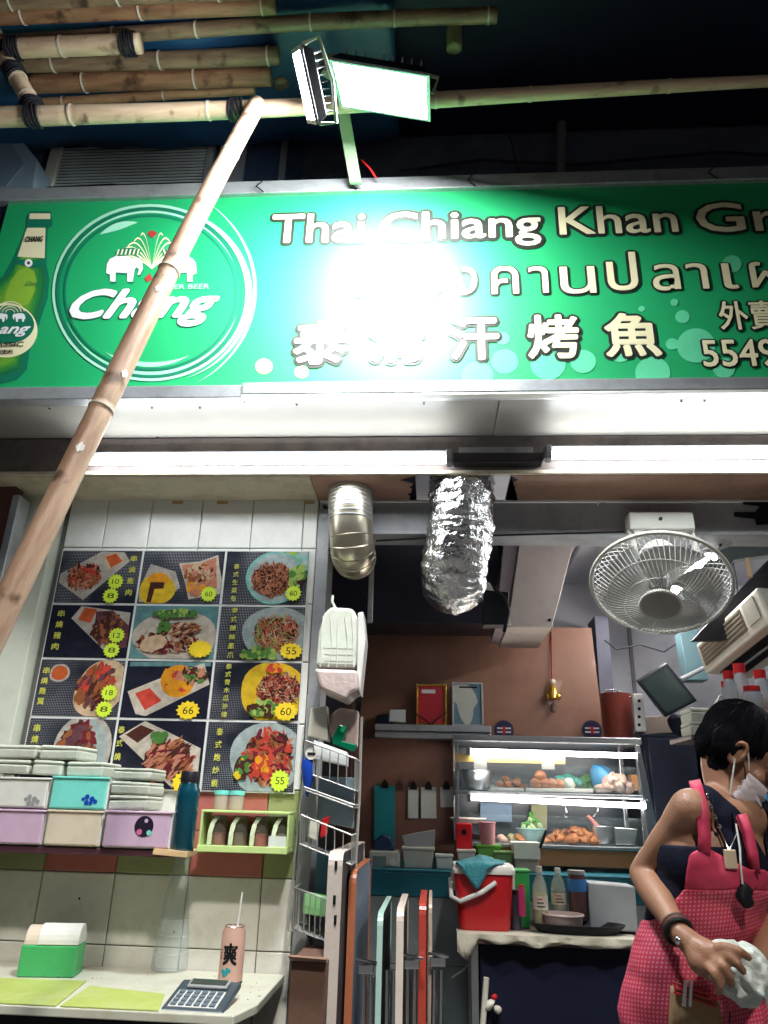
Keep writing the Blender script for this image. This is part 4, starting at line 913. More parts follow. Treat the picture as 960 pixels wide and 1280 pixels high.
# ------------------------------------------------------------------ wire rack at the wall end
YR = 2.66
t = thing('wire_rack', 'tall white wire rack of four baskets hanging at the end of the tiled wall', 'rack', tuple(P(405, 1165, YR)))
def wire(pts, name='wire', r=.0022, Y=None, m=None): return MB().tube([P(*p) for p in pts], r, 6).build(name, m or M['wire'], t, smooth=True)
wire([(385, 868, YR), (380, 960, YR), (372, 1040, YR), (360, 1163, YR)], 'upright', .0032)
wire([(452, 896, YR + .02), (449, 1000, YR + .02), (444, 1090, YR + .02)], 'upright', .0055)
wire([(360, 1163, YR), (409, 1164, YR)], 'bottom_wire', .003)
def basket(xl, xr, yl, yr, hpx, dY=.13, bars=6):
    f0, f1 = (xl + 6, yl), (xr - 4, yr)
    A_, B_ = P(f0[0], f0[1], YR - dY), P(f1[0], f1[1], YR - dY); A2, B2 = A_ + Vector((-.0, dY, .0)), B_ + Vector((.0, dY, .0))
    hz = hpx / 350.0
    MB().tube([A2, A_, B_, B2], .003, 6).build('basket_rim', M['wire'], t, smooth=True)
    dn = Vector((0, .02, -hz))
    MB().tube([A2 + dn, A_ + dn, B_ + dn, B2 + dn], .0025, 6).build('basket_base_wire', M['wire'], t, smooth=True)
    for k in range(bars + 1):
        q = A_.lerp(B_, k / bars); MB().tube([q, q + dn, q + dn + Vector((0, dY - .02, 0))], .0018, 5).build('bar', M['wire'], t)
    for k in (1, 2):
        for E_, E2 in ((A_, A2), (B_, B2)):
            q = E_.lerp(E2, k / 3); MB().tube([q, q + dn], .0018, 5).build('bar', M['wire'], t)
    MB().add([A_ + dn, B_ + dn, B2 + dn, A2 + dn], [(0, 1, 2, 3)]).build('base_sheet', M['greybeam'], t)
    return A_, B_, hz
b1 = basket(376, 448, 926, 948, 34); b2 = basket(370, 444, 1019, 1044, 30); b4 = basket(362, 412, 1110, 1124, 40)
b3 = basket(374, 446, 984, 1006, 3, bars=1)
def pris(name, lb, cat, pts, Y, th, m, group=None, bevel=.003):
    c = P(sum(p[0] for p in pts) / len(pts), max(p[1] for p in pts), Y)
    o = MB().prism(fpoly(pts, Y), (0, th, 0)).build(name, m, label=lb, cat=cat, group=group, bevel=bevel); return o
pris('plastic_tub', 'off white plastic tub in the top basket of the wire rack', 'tub', [(388, 885), (408, 882), (410, 926), (384, 920)], 2.585, .06, M['offwhite'])
pris('folded_sheets', 'stack of pale folded sheets along the front of the top basket', 'paper', [(392, 925), (434, 940), (434, 958), (390, 948)], 2.545, .05, M['paper'])
pris('pink_bag', 'pale pink plastic bag in the top basket of the wire rack', 'bag', [(414, 892), (424, 884), (448, 888), (446, 935), (420, 930), (410, 915)], 2.60, .05, mat('pink_film', (.6, .45, .42), .5, bump=.4, bscale=30), bevel=.01)
t = thing('glue_gun', 'dark green hand tool lying across the top wire basket', 'tool', tuple(P(430, 935, 2.56)))
MB().prism(fpoly([(415, 922), (424, 905), (434, 909), (428, 926), (446, 930), (442, 940), (416, 930)], 2.555), (0, .03, 0)).build('body', mat('dark_green_plastic', (.0, .12, .06), .2), t, bevel=.004)
MB().prism(fpoly([(425, 913), (429, 906), (433, 909), (429, 916)], 2.553), (0, .002, 0)).build('window', mat('bright_green', (.02, .45, .2), .2), t)
t = thing('blue_brush', 'tapered dark blue brush with a white round clip hanging on the wire rack', 'brush', tuple(P(386, 995, 2.58)))
a_, b_ = P(386, 940, 2.56), P(384, 996, 2.56)
MB().tube([a_ + (b_ - a_) * (k / 8) for k in range(9)], [.012, .02, .023, .023, .021, .018, .014, .009, .003], 12).build('body', M['blue'], t, smooth=True)
disc3(389, 942, .019, 2.537, M['white'], t, 'round_clip', .006); xa, xb2, za, zb = PB(384, 938, 394, 946, 2.53); box('clip_mark', M['ink'], xa, xb2, 2.5345, 2.5365, za + .006, zb - .006, t, bevel=0)
pris('clear_sleeve', 'bluish clear plastic sleeves standing in the middle wire basket', 'plastic sleeves', [(398, 970), (444, 972), (442, 1036), (396, 1026)], 2.62, .02, mat('sleeve_film', (.3, .42, .48), .12, var=.3, bump=.3, bscale=12))
pris('clear_sleeve', 'narrow clear plastic sleeve left of the bluish ones in the middle basket', 'plastic sleeves', [(376, 1000), (394, 966), (396, 1026), (374, 1018)], 2.615, .012, mat('sleeve_film2', (.45, .5, .5), .12, var=.4, alpha=.6))
pris('red_packet', 'red and white packet in the middle wire basket', 'packet', [(402, 1024), (412, 1020), (408, 1045), (400, 1048)], 2.56, .02, M['red'])
pris('pale_packet', 'pale packet left of the red one in the middle wire basket', 'packet', [(388, 1024), (400, 1026), (396, 1052), (384, 1046)], 2.56, .02, M['offwhite'])
pris('blue_folder', 'dark blue folder hanging behind the lower part of the wire rack', 'folder', [(396, 1064), (416, 1062), (414, 1128), (392, 1128)], 2.7, .02, mat('folder_blue', (.08, .2, .3), .3))
pris('green_pack', 'light green pack in the lowest wire basket', 'packet', [(380, 1116), (411, 1122), (411, 1148), (378, 1142)], 2.565, .05, mat('pack_green', (.22, .5, .2), .5))
# translucent bag holding foam trays
t = thing('hanging_bag', 'thin white plastic bag of foam trays hanging from a hook above the wire rack', 'bag', tuple(P(425, 870, 2.55)))
fr = fpoly([(405, 766), (413, 758), (441, 760), (447, 772), (445, 835), (394, 833), (398, 790)], 2.5)
MB().prism(fr, (0, .13, 0)).build('foam_trays', M['foam'], t, bevel=.012)
for k in range(5): MB().tube([P(404 + k * 9, 770, 2.497), P(402 + k * 10 + (k % 2) * 3, 800, 2.494), P(400 + k * 10.5, 834, 2.496)], .0022, 5).build('bag_crease', mat('bag_film', (.6, .6, .58), .4), t, smooth=True)
MB().prism(fpoly([(392, 835), (447, 837), (449, 862), (438, 868), (432, 876), (400, 862)], 2.492), (0, .14, 0)).build('bag_bottom', mat('bag_film_pink', (.5, .4, .38), .45, bump=.5, bscale=25), t, bevel=.012)
MB().prism(fpoly([(447, 766), (454, 764), (457, 800), (450, 868), (446, 850)], 2.51), (0, .1, 0)).build('bag_side', mat('bag_film', (.6, .6, .58), .4, alpha=.7, bump=.5, bscale=25), t, bevel=.004)
MB().tube([P(416, 745, 2.56), P(415, 752, 2.54), P(420, 762, 2.53)], .005, 8).build('bag_handle', M['foam'], t, smooth=True)
for k in range(3): MB().prism(fpoly([(406, 808 + k * 8), (440, 809 + k * 8), (440, 811 + k * 8), (406, 810 + k * 8)], 2.4985), (0, .003, 0)).build('tray_edge', M['foam'], t)

# ------------------------------------------------------------------ folded tables leaning in the entrance
def folded(pxe, w_e, ytop, Y0, dep, edge, face, label, bot=1330):
    A_ = P(pxe, ytop, Y0); B_ = P(pxe + w_e, ytop, Y0); th = B_.x - A_.x
    t = thing('folding_table', label, 'folding table', (A_.x + th / 2, Y0 + dep / 2, .004), 'folded tables leaning in the entrance')
    def outl(x): 
        r = .035; pts = []
        for cy_, cz_, a0 in ((Y0 + r, A_.z - r, 180), (Y0 + dep - r, A_.z - r, 90)):
            for k in range(5):
                a = R_(a0 - 90 * k / 4); pts.append(Vector((x, cy_ + r * math.cos(a), cz_ + r * math.sin(a))))
        pts += [Vector((x, Y0 + dep, .03)), Vector((x, Y0, .03))]; return pts
    def strip(x): return [p + Vector((0, 0, 0)) for p in outl(x)]
    MB().prism(outl(A_.x + .002), (th - .006, 0, 0)).build('table_top', face, t, bevel=.002)
    # edging: a band around the outline
    o_ = outl(0); b = MB(); n = len(o_); c0 = sum(o_, Vector()) / n
    for k in range(n):
        if k == n - 2: continue
        p_, q_ = o_[k], o_[(k + 1) % n]
        d_ = (q_ - p_).normalized(); nn = Vector((0, d_.z, -d_.y)); 
        if nn.dot(p_ - Vector((0, c0.y, c0.z))) < 0: nn = -nn
        pa, pb_ = p_ + nn * .003, q_ + nn * .003
        b.hexa([p_ + Vector((A_.x, 0, 0)), q_ + Vector((A_.x, 0, 0)), q_ + Vector((B_.x, 0, 0)), p_ + Vector((B_.x, 0, 0))], [pa + Vector((A_.x, 0, 0)), pb_ + Vector((A_.x, 0, 0)), pb_ + Vector((B_.x, 0, 0)), pa + Vector((B_.x, 0, 0))])
    b.build('edging', edge, t)
    return t, A_, B_
e1 = mat('edge_white', (.62, .55, .5), .4, var=.1, dirt=(.3, .25, .2), damt=.5)
t, A_, B_ = folded(411, 18, 1066, 2.42, .75, e1, mat('table_under_black', (.035, .035, .045), .6), 'tallest folded table with a scuffed white edge, nearest the wire rack')
for px, py in ((420, 1082), (418, 1125), (419, 1150)):
    p = P(px, py, 2.414); box('scuff', M['ink'], p.x - .004, p.x + .004, 2.4135, 2.4165, p.z - .012, p.z + .012, t, bevel=0)
T2, A_, B_ = folded(437, 9, 1089, 2.60, .6, mat('edge_brown', (.4, .13, .06), .4), mat('table_laminate_blue', (.2, .25, .33), .35), 'folded table with a red brown edge and a blue grey face')
T3 = folded(472, 7, 1143, 2.75, .55, mat('edge_pale_green', (.4, .58, .52), .4), mat('table_under_black', (.03, .03, .04)), 'folded table with a pale green edge')[0]
T4 = folded(496, 9, 1137, 2.8, .5, mat('edge_cream', (.66, .58, .5), .4), mat('table_under_brown', (.12, .09, .09), .5), 'folded table with a cream edge, between the pale green and the red one')[0]
T5 = folded(524, 9, 1129, 2.85, .45, mat('edge_red', (.42, .05, .03), .35), mat('table_under_black', (.03, .03, .04)), 'folded table with a bright red edge')[0]
T6 = folded(536, 4, 1127, 2.95, .4, mat('edge_tan', (.5, .36, .28), .4), mat('table_under_dark', (.03, .02, .025), .5), 'thin folded table with a tan edge behind the red edged one')[0]
for px, Y, tt in ((459, 2.66, T2), (514, 2.85, T4), (547, 2.95, T6), (488, 2.8, T3)):
    for dx in (-5, 4): MB().tube([P(px + dx, 1212, Y), P(px + dx - 1, 1300, Y), Vector((P(px + dx - 1, 1300, Y).x, Y, .01))], .009, 10).build('leg', M['chrome'], tt, smooth=True)
for px, py, Y, tt in ((459, 1212, 2.65, T2), (516, 1206, 2.84, T4), (548, 1203, 2.94, T6)):
    x0, x1, a, b = PB(px - 11, py - 8, px + 9, py + 4, Y)
    box('hinge_plate', M['chrome'], x0, x1, Y - .02, Y - .012, a, b, tt); MB().tube([(x0 - .004, Y - .02, b + .012), (x1 + .01, Y - .03, b + .004)], .006, 8).build('hinge_rod', M['chrome'], tt, smooth=True)
t = thing('cardboard_box', 'dark brown cardboard box with a folded flap beside the tallest folded table', 'cardboard box', tuple(P(380, 1300, 2.35)))
x0, x1, a, b = PB(359, 1202, 405, 1340, 2.36)
box('carton', M['card'], x0, x1, 2.36, 2.62, .004, b, t, bevel=.004)
MB().hexa([(x0, 2.36, b), (x1, 2.36, b), (x1, 2.365, b), (x0, 2.365, b)], [(x0 - .004, 2.33, b + .016), (x1 + .002, 2.33, b + .012), (x1 + .002, 2.335, b + .016), (x0 - .004, 2.335, b + .02)]).build('flap', mat('card_flap', (.26, .15, .1), .8), t)

# ------------------------------------------------------------------ ducts
def ductpath(pts, r, n=24, crumple=0, rings=0, seed=1, steps=60, rib=0, ribn=30):
    pts = [Vector(p) for p in pts]; out = []
    # Catmull-Rom
    ext = [pts[0] * 2 - pts[1]] + pts + [pts[-1] * 2 - pts[-2]]
    for i in range(1, len(ext) - 2):
        for k in range(steps // (len(pts) - 1)):
            u = k / (steps // (len(pts) - 1)); a, b, c, d = ext[i - 1:i + 3]
            out.append(.5 * ((2 * b) + (c - a) * u + (2 * a - 5 * b + 4 * c - d) * u * u + (3 * b - a - 3 * c + d) * u ** 3))
    out.append(pts[-1]); b = MB(); m = len(out)
    rr = [r * (1 + rib * math.sin(i * math.pi * ribn / m * 2)) for i in range(m)] if not callable(r) else [r(i / (m - 1)) * (1 + rib * math.sin(i * math.pi * ribn / m * 2)) for i in range(m)]
    b.tube(out, rr, n)
    if crumple:
        for v in b.v:
            q = noise.noise_vector(v * 22 + Vector((seed, 0, 0))); q2 = noise.noise_vector(v * 60 + Vector((0, seed, 0)))
            v += q * crumple + q2 * crumple * .5
    return b, out
foil = mat('foil', (.82, .83, .84), .16, 1, var=.12, nscale=15, bump=.9, bscale=55)
t = thing('foil_duct', 'wide crumpled silver foil duct coming down through the ragged hole', 'duct', tuple(P(575, 700, 2.65)))
b, o_ = ductpath([(P(578, 585, 2.63)), P(577, 612, 2.63), P(576, 660, 2.65), P(568, 704, 2.68), P(567, 728, 2.76), P(569, 722, 2.95), P(569, 705, 3.3)], lambda u: .124 if u < .6 else .12, 48, .009, steps=108, rib=.018, ribn=26)
b.build('foil_skin', foil, t, smooth=True, auto=False)
t = thing('metal_duct', 'smooth galvanised metal duct with ring seams and an elbow, left of the foil duct', 'duct', tuple(P(438, 700, 2.65)))
pp = [P(438, 580, 2.64), P(438, 610, 2.64), P(438, 650, 2.64), P(440, 682, 2.66), P(443, 697, 2.74), P(445, 694, 2.9), P(445, 690, 3.25)]
b, o_ = ductpath(pp, .083, 32, 0, steps=60, rib=0)
b.build('pipe', mat('duct_metal', (.62, .56, .44), .3, .9, var=.15, nscale=5, bump=.06, bscale=30), t, smooth=True, auto=False)
for y in (603, 608, 613.5, 619, 624, 629, 634, 639, 645, 651): 
    p = P(438, y, 2.64); MB().lathe([(.083, -.004), (.0865, -.002), (.0865, .002), (.083, .004)], p, 32).build('ring_seam', M['steel'], t, smooth=True)
for k in range(6):
    i = 26 + k * 3; d_ = (o_[i + 1] - o_[i - 1]).normalized(); q = d_.to_track_quat('Z', 'Y').to_matrix().to_4x4()
    MB().lathe([(.083, -.003), (.0855, 0), (.083, .003)], M=Matrix.Translation(o_[i]) @ q, n=32).build('elbow_fold', MATS['duct_metal'], t, smooth=True)
# extractor hood
t = thing('extractor_hood', 'dark extractor hood behind the two ducts', 'hood', tuple(P(520, 782, 3.1)))
x0, x1, a, b = PB(404, 620, 628, 778, 3.8)
box('casing', mat('hood_metal', (.05, .05, .075), .35, .6, var=.3, nscale=3, bump=.03), x0 - .02, x1 - .01, 3.8, 4.12, a, 2.74, t)
MB().hexa([(x0 - .02, 3.795, a + .25), (x1 - .01, 3.795, a + .25), (x1 - .01, 3.799, a + .25), (x0 - .02, 3.799, a + .25)], [(x0 + .05, 3.3, 2.74), (x1 - .08, 3.3, 2.74), (x1 - .08, 3.32, 2.74), (x0 + .05, 3.32, 2.74)]).build('sloping_front', MATS['hood_metal'], t)
box('hanging_strip', M['steel'], *[X(463, 740, 3.05) + q for q in (-.01, .012)], 3.05, 3.07, Z(463, 778, 3.05), 2.74, t)
pris('fan_motor', 'dark motor box with a curved black cable below the foil duct', 'motor box', [(604, 737), (636, 740), (634, 781), (604, 781)], 3.02, .07, M['black'])
MB().tube([P(618, 735, 3.0), P(632, 750, 2.98), P(636, 765, 2.98), P(630, 790, 3.0)], .008, 8).build('motor_cable', M['black'], label='curved black cable beside the dark motor box', cat='cable', smooth=True)
pris('pale_post', 'pale post edge showing right of the dark motor box', 'post', [(598, 725), (612, 728), (640, 780), (618, 781)], 3.09, .02, M['offwhite'])
t = thing('ceiling_duct', 'beige grey slanted duct casing between the hood and the white wall', 'duct casing', tuple(P(670, 782, 3.6)))
MB().prism(fpoly([(655, 640), (728, 640), (690, 784), (634, 784)], 3.5), (0, .5, 0)).build('casing', mat('casing_beige', (.42, .36, .33), .5, var=.08, nscale=3), t, bevel=.004)
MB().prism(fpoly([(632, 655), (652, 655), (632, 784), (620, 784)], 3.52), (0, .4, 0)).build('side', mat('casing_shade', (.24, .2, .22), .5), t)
disc3(687, 775, .008, 3.495, M['ink'], t, 'screw', .004, 10)

# ------------------------------------------------------------------ brown board and its things
YBD = 4.2
LB = (Z(600, 1090, 3.55))
t = thing('brown_board', 'red brown partition board behind the display case with things hung on it', 'partition', tuple(P(600, 925, YBD)))
x0, x1, a, b = PB(452, 783, 747, 927, YBD)
MB().prism([Vector((x0, YBD, a)), Vector((x1 + .015, YBD, a)), Vector((x1 - .01, YBD, b)), Vector((x0, YBD, b))], (0, .025, 0)).build('upper_panel', M['brown'], t, bevel=.002)
x0, x1, a, b = PB(452, 924, 568, 1070, YBD)
box('lower_panel', M['brown2'], x0 - .05, x1 + .15, YBD + .003, YBD + .022, LB, b, t)
box('side_return', M['darkwood'], x0 - .12, x0 - .052, YBD - .1, YBD + .02, LB, 2.3, t)
YD = YBD - .002
x0, x1, a, b = PB(468, 906, 614, 923, YD - .1)
t = thing('wall_ledge', 'thin grey two-lipped ledge on the brown board', 'ledge', ((x0 + x1) / 2, YD, a))
box('upper_lip', M['steel'], x0, x1, YD - .1, YD, a + (b - a) * .52, b, t, bevel=.004); box('lower_lip', M['steel'], x0, x1, YD - .085, YD, a, a + (b - a) * .48, t, bevel=.004)
zl = b
def frame(px0, py0, px1, py1, m, lb, fm):
    x0, x1, a, b = PB(px0, py0, px1, py1, YD - .06)
    t = thing('picture_frame', lb, 'picture frame', ((x0 + x1) / 2, YD - .05, zl), 'frames on the grey ledge'); a = zl + .001
    for q in ((x0, x1, a, a + .01), (x0, x1, b - .01, b), (x0, x0 + .01, a + .01, b - .01), (x1 - .01, x1, a + .01, b - .01)): box('frame_bar', fm, q[0], q[1], YD - .062, YD - .045, q[2], q[3], t, bevel=.001)
    box('picture', m, x0 + .01, x1 - .01, YD - .055, YD - .046, a + .01, b - .01, t, bevel=0); return t, x0, x1, a, b
t, x0, x1, a, b = frame(520, 855, 558, 905, mat('red_print', (.42, .03, .04), .3), 'frame with a red picture on the grey ledge', M['gold'])
box('title_strip', M['paper'], x0 + .03, x1 - .06, YD - .057, YD - .0555, b - .05, b - .03, t, bevel=0)
MB().tube([Vector((x0, YD - .068, a + .06)), Vector(((x0 + x1) / 2, YD - .07, a + .004)), Vector((x1, YD - .068, a + .07))], .004, 6).build('black_cord', M['ink'], t)
t, x0, x1, a, b = frame(565, 853, 604, 906, mat('blue_print', (.12, .22, .27), .3), 'frame with a blue grey portrait on the grey ledge', M['steel'])
MB().prism([Vector((x0 + .07 + .075 * math.cos(q) * (1 if math.sin(q) > 0 else .6), YD - .0565, a + .12 + .11 * math.sin(q) - .03 * math.cos(q))) for q in [2 * math.pi * k / 18 for k in range(18)]], (0, .001, 0)).build('pale_figure', mat('print_pale', (.5, .52, .45), .4), t)
box('title_strip', M['ink'], x0 + .04, x1 - .03, YD - .057, YD - .0555, b - .03, b - .022, t, bevel=0)
pris('small_card', 'small pale card standing at the left end of the grey ledge', 'card', [(487, 887), (507, 887), (507, 903), (486, 902)], YD - .05, .02, M['paper'])
pris('dark_gadget', 'small dark box at the left end of the grey ledge', 'box', [(472, 894), (486, 893), (486, 906), (471, 906)], YD - .05, .04, M['darknavy'])
# hanging charm
t = thing('hanging_charm', 'little gold tassel charm hanging on a red cord on the brown board', 'charm', tuple(P(692, 885, YD - .03)))
MB().tube([P(689, 790, YD - .004), P(690, 850, YD - .02)], .005, 6).build('cord', mat('cord_red', (.25, .03, .02), .7), t)
MB().ball(P(691, 852, YD - .03), .016, 12).build('bead', mat('bead_pale', (.8, .65, .55), .3), t, smooth=True)
MB().lathe([(0, .06), (.014, .05), (.03, 0), (.032, -.02), (.0, -.03)], P(691, 868, YD - .03), 14).build('gold_body', M['gold'], t, smooth=True)
for dx in (-6, 7): MB().ball(P(691 + dx, 871, YD - .035), (.014, .014, .02), 10).build('gold_bell', M['gold'], t, smooth=True)
MB().lathe([(0, 0), (.012, -.01), (.016, -.05), (0, -.055)], P(691, 878, YD - .03), 10).build('tassel', M['darkwood'], t, smooth=True)
for px, lb in ((630, 'round dark sticker with crossing pale bars, left lower corner of the brown board'), (740, 'round dark sticker with crossing pale bars, right lower corner of the brown board')):
    c = P(px, 913, YD); t = thing('round_sticker', lb, 'sticker', tuple(c), 'round dark stickers')
    disc3(px, 913, .053, YD - .003, mat('navy_print', (.02, .02, .06), .3), t, 'disc', .002)
    for dx in (-.022, .022):
        for dz in (-.009, .011): box('pale_bar', M['paper'], c.x + dx - .015, c.x + dx + .015, YD - .0045, YD - .0035, c.z + dz - .004, c.z + dz + .004, t, bevel=0)
    box('red_mark', M['red'], c.x - .008, c.x + .008, YD - .0052, YD - .0042, c.z - .02, c.z + .02, t, bevel=0)
# clipped papers
def clipped(px0, py0, px1, py1, m, lb, name='clipped_paper', cat='paper', Y=YD - .012, tilt=0):
    x0, x1, a, b = PB(px0, py0, px1, py1, Y)
    t = thing(name, lb, cat, ((x0 + x1) / 2, Y, a), 'papers clipped on the brown board')
    Mr = Matrix.Translation(((x0 + x1) / 2, Y, b)) @ Matrix.Rotation(R_(tilt), 4, 'Y')
    MB().box(-(x1 - x0) / 2, (x1 - x0) / 2, 0, .006, a - b, 0, Mr).build('sheet', m, t)
    xm = (x0 + x1) / 2; MB().prism([(xm - .02, Y - .006, b - .012), (xm + .02, Y - .006, b - .012), (xm + .016, Y - .006, b + .012), (xm + .005, Y - .006, b + .03), (xm - .005, Y - .006, b + .03), (xm - .016, Y - .006, b + .012)], (0, .005, 0)).build('bulldog_clip', M['ink'], t)
clipped(467, 982, 493, 1057, M['teal'], 'long teal sheet clipped on the brown board', tilt=-1)
clipped(510, 984, 523, 1023, M['paper'], 'grey paper slips clipped left of the middle ones', tilt=0)
clipped(526, 984, 545, 1023, M['paper'], 'wide pale paper slips clipped in the middle of the board', Y=YD - .02, tilt=-1)
clipped(550, 984, 566, 1009, M['paper'], 'short pale paper slip clipped at the right', tilt=-2)
t = thing('empty_clip', 'empty dark clip on the brown board between the teal and pale papers', 'clip', tuple(P(501, 988, YD)))
MB().prism(fpoly([(498, 979), (504, 979), (504, 988), (497, 988)], YD - .01), (0, .008, 0)).build('jaw', M['darkwood'], t); MB().tube([P(501, 975, YD - .008), P(501, 979, YD - .008)], .004, 6).build('ring', M['darkwood'], t)

# ------------------------------------------------------------------ teal ledge with the display case
t = thing('service_counter', 'teal edged grey tiled service counter under the display case', 'counter', (.5, 3.7, 0))
cx0, cx1 = X(452, 1100, 3.55), X(1000, 1100, 3.55)
zt2 = Z(600, 1124, 3.55)
box('counter_core', M['grout'], cx0, cx1, 3.562, 4.19, 0.004, LB - .012, t, bevel=0)
box('counter_top', M['tealwall'], cx0, cx1, 3.55, 4.195, LB - .0115, LB, t)
box('teal_band', M['tealwall'], cx0, cx1, 3.55, 3.5615, zt2, LB - .012, t)
gt = mat('grey_tile', (.2, .24, .25), .25, var=.12, nscale=3, dirt=(.1, .12, .12), damt=.5)
x = cx0; iz = 0
while x < cx1 - .01:
    for k in range(4):
        zt_ = zt2 - .003 - k * .25
        box('tile', gt, x + .002, min(x + .248, cx1), 3.552 + rnd.uniform(0, .001), 3.5615, max(.01, zt_ - .247), zt_, t, bevel=.0015)
    x += .25
YC = 3.72
x0, x1, a, b = PB(569, 929, 806, 1086, YC)
t = thing('display_case', 'stainless food display case with two lit shelves on the service counter', 'display case', ((x0 + x1) / 2, YC, LB))
dc = .36; a = LB + .001
e = .018
zm = Z(690, 991, YC); zb_ = Z(690, 1056, YC)
for xx in (x0, x1 - e):
    for yy in (YC, YC + dc - e): box('corner_post', M['ss'], xx, xx + e, yy, yy + e, a, b, t)
x1b = x1 + .05
MB().prism([Vector((x1, YC - .02, a + .03)), Vector((x1 + .06, YC - .02, a + .03)), Vector((x1 + .0, YC - .02, b)), Vector((x1 - .02, YC - .02, b))], (0, .015, 0)).build('side_trim', M['ss'], t, bevel=.002)
box('top_plate', M['ss'], x0 - .01, x1 + .01, YC - .02, YC + dc, b, b + .03, t)
box('back_plate', mat('case_back', (.03, .045, .07), .3), x0 + e, x1 - e, YC + dc - .01, YC + dc - .002, zb_ + .02, b - .001, t)
box('middle_shelf', M['ss'], x0 + .0, x1 + .0, YC - .01, YC + dc - .011, zm - .018, zm, t)
box('lower_shelf', M['ss'], x0 + .0, x1 + .0, YC - .01, YC + dc - .011, zb_ - .015, zb_, t)
bx0 = X(560, 1075, YC)
box('front_panel', mat('case_brown', (.2, .1, .04), .35, var=.15), x0 + .001, x1, YC - .006, YC + .002, a + .02, zb_ - .016, t)
for zz, ya, yb, nm in ((Z(690, 943, YC), 588, 792, 0), (Z(690, 1001, YC), 588, 797, 1)):
    xa, xb_ = X(ya, 943, YC), X(yb, 943, YC)
    MB().tube([(xa, YC - .04, zz + .004), (xb_, YC - .04, zz - (.0 if nm == 0 else .012))], .0115, 12).build('shelf_tube', M['case'], t, smooth=True)
    box('tube_holder', M['ss'], xa - .02, xa - .001, YC - .055, YC - .021, zz - .015, zz + .02, t); box('tube_holder', M['ss'], xb_ + .001, xb_ + .018, YC - .055, YC - .021, zz - .025, zz + .015, t)
gp = mat('glass_pane', (.5, .62, .65), .04, alpha=.04, var=0)
_n = gp.node_tree.nodes; _z = _n.new('ShaderNodeTexNoise'); _z.inputs['Scale'].default_value = 7; _z.inputs['Detail'].default_value = 8
_r = _n.new('ShaderNodeMapRange'); _r.inputs['From Min'].default_value = .5; _r.inputs['From Max'].default_value = .75; _r.inputs['To Min'].default_value = .02; _r.inputs['To Max'].default_value = .16
gp.node_tree.links.new(_z.outputs['Fac'], _r.inputs['Value']); gp.node_tree.links.new(_r.outputs[0], _n['Principled BSDF'].inputs['Alpha'])
box('glass_pane', gp, x0 + e, x1 - e, YC - .004, YC - .001, zm + .001, zm + .0 + (b - zm) * .55, t, bevel=0)
box('glass_pane', gp, x0 + e, x1 - e, YC - .004, YC - .001, zb_ + .001, zb_ + (zm - zb_) * .55, t, bevel=0)
xq = X(706, 948, YC - .02)
box('price_strip', mat('strip_yellow', (.75, .52, .2), .5), x0, xq, YC - .025, YC - .021, Z(640, 954, YC), Z(640, 944, YC), t, bevel=0)
for px in (600, 684): box('paper_tag', M['paper'], X(px - 8, 955, YC), X(px + 8, 955, YC), YC - .03, YC - .026, Z(px, 962, YC), Z(px, 950, YC), t, bevel=0)
def lump(name, lb, cat, spots, Y, m, ry=1.0, group=None, amp=.25, n=14):
    c0 = P(spots[0][0], max(s_[1] for s_ in spots), Y); b = MB()
    t = thing(name, lb, cat, tuple(c0), group) if len(spots) > 1 else None
    for i, (px, py, r) in enumerate(spots):
        rg = random.Random(int(px * 7 + py)); k1 = rg.uniform(.8, 1.3); q = MB().ball(P(px, py, Y), (r * k1, r * ry, r * .85 / k1), n, Matrix.Rotation(rg.uniform(-.7, .7), 3, 'Y'))
        for v in q.v: v += noise.noise_vector(v * (1.2 / r) + Vector((i * 3, 0, 0))) * r * amp
        if t is None: return q.build(name, m[0] if isinstance(m, list) else m, label=lb, cat=cat, group=group, smooth=True, auto=False)
        q.build('piece', m[i % len(m)] if isinstance(m, list) else m, t, smooth=True, auto=False)
    return t
def bowl(name, lb, cat, px, pyt, pyb, wpx, Y, m, rb=.6, lip=True, group=None, fill=None):
    h = Z(px, pyt, Y) - Z(px, pyb, Y); r = abs(X(px + wpx / 2, pyt, Y) - X(px - wpx / 2, pyt, Y)) / 2; c = P(px, pyb, Y)
    t = thing(name, lb, cat, tuple(c), group)
    MB().lathe([(0, 0), (r * rb, 0), (r * (rb + .25 * (1 - rb) + .1), h * .3), (r * .97, h * .9), (r, h), (r * .95, h), (r * .9, h * .85), (r * rb * .8, h * .1)], c, 28).build('shell', m, t, smooth=True)
    if lip: MB().tube([c + Vector((math.cos(a_) * r, math.sin(a_) * r, h)) for a_ in [2 * math.pi * k / 28 for k in range(29)]], r * .04 + .001, 6, cap=False).build('rim', m, t, smooth=True)
    if fill: MB().lathe([(0, h * .6), (r * .85, h * .6), (r * .6, h * .85), (0, h * .95)], c, 16).jitter(.01, 30).build('contents', fill, t, smooth=True)
    return t
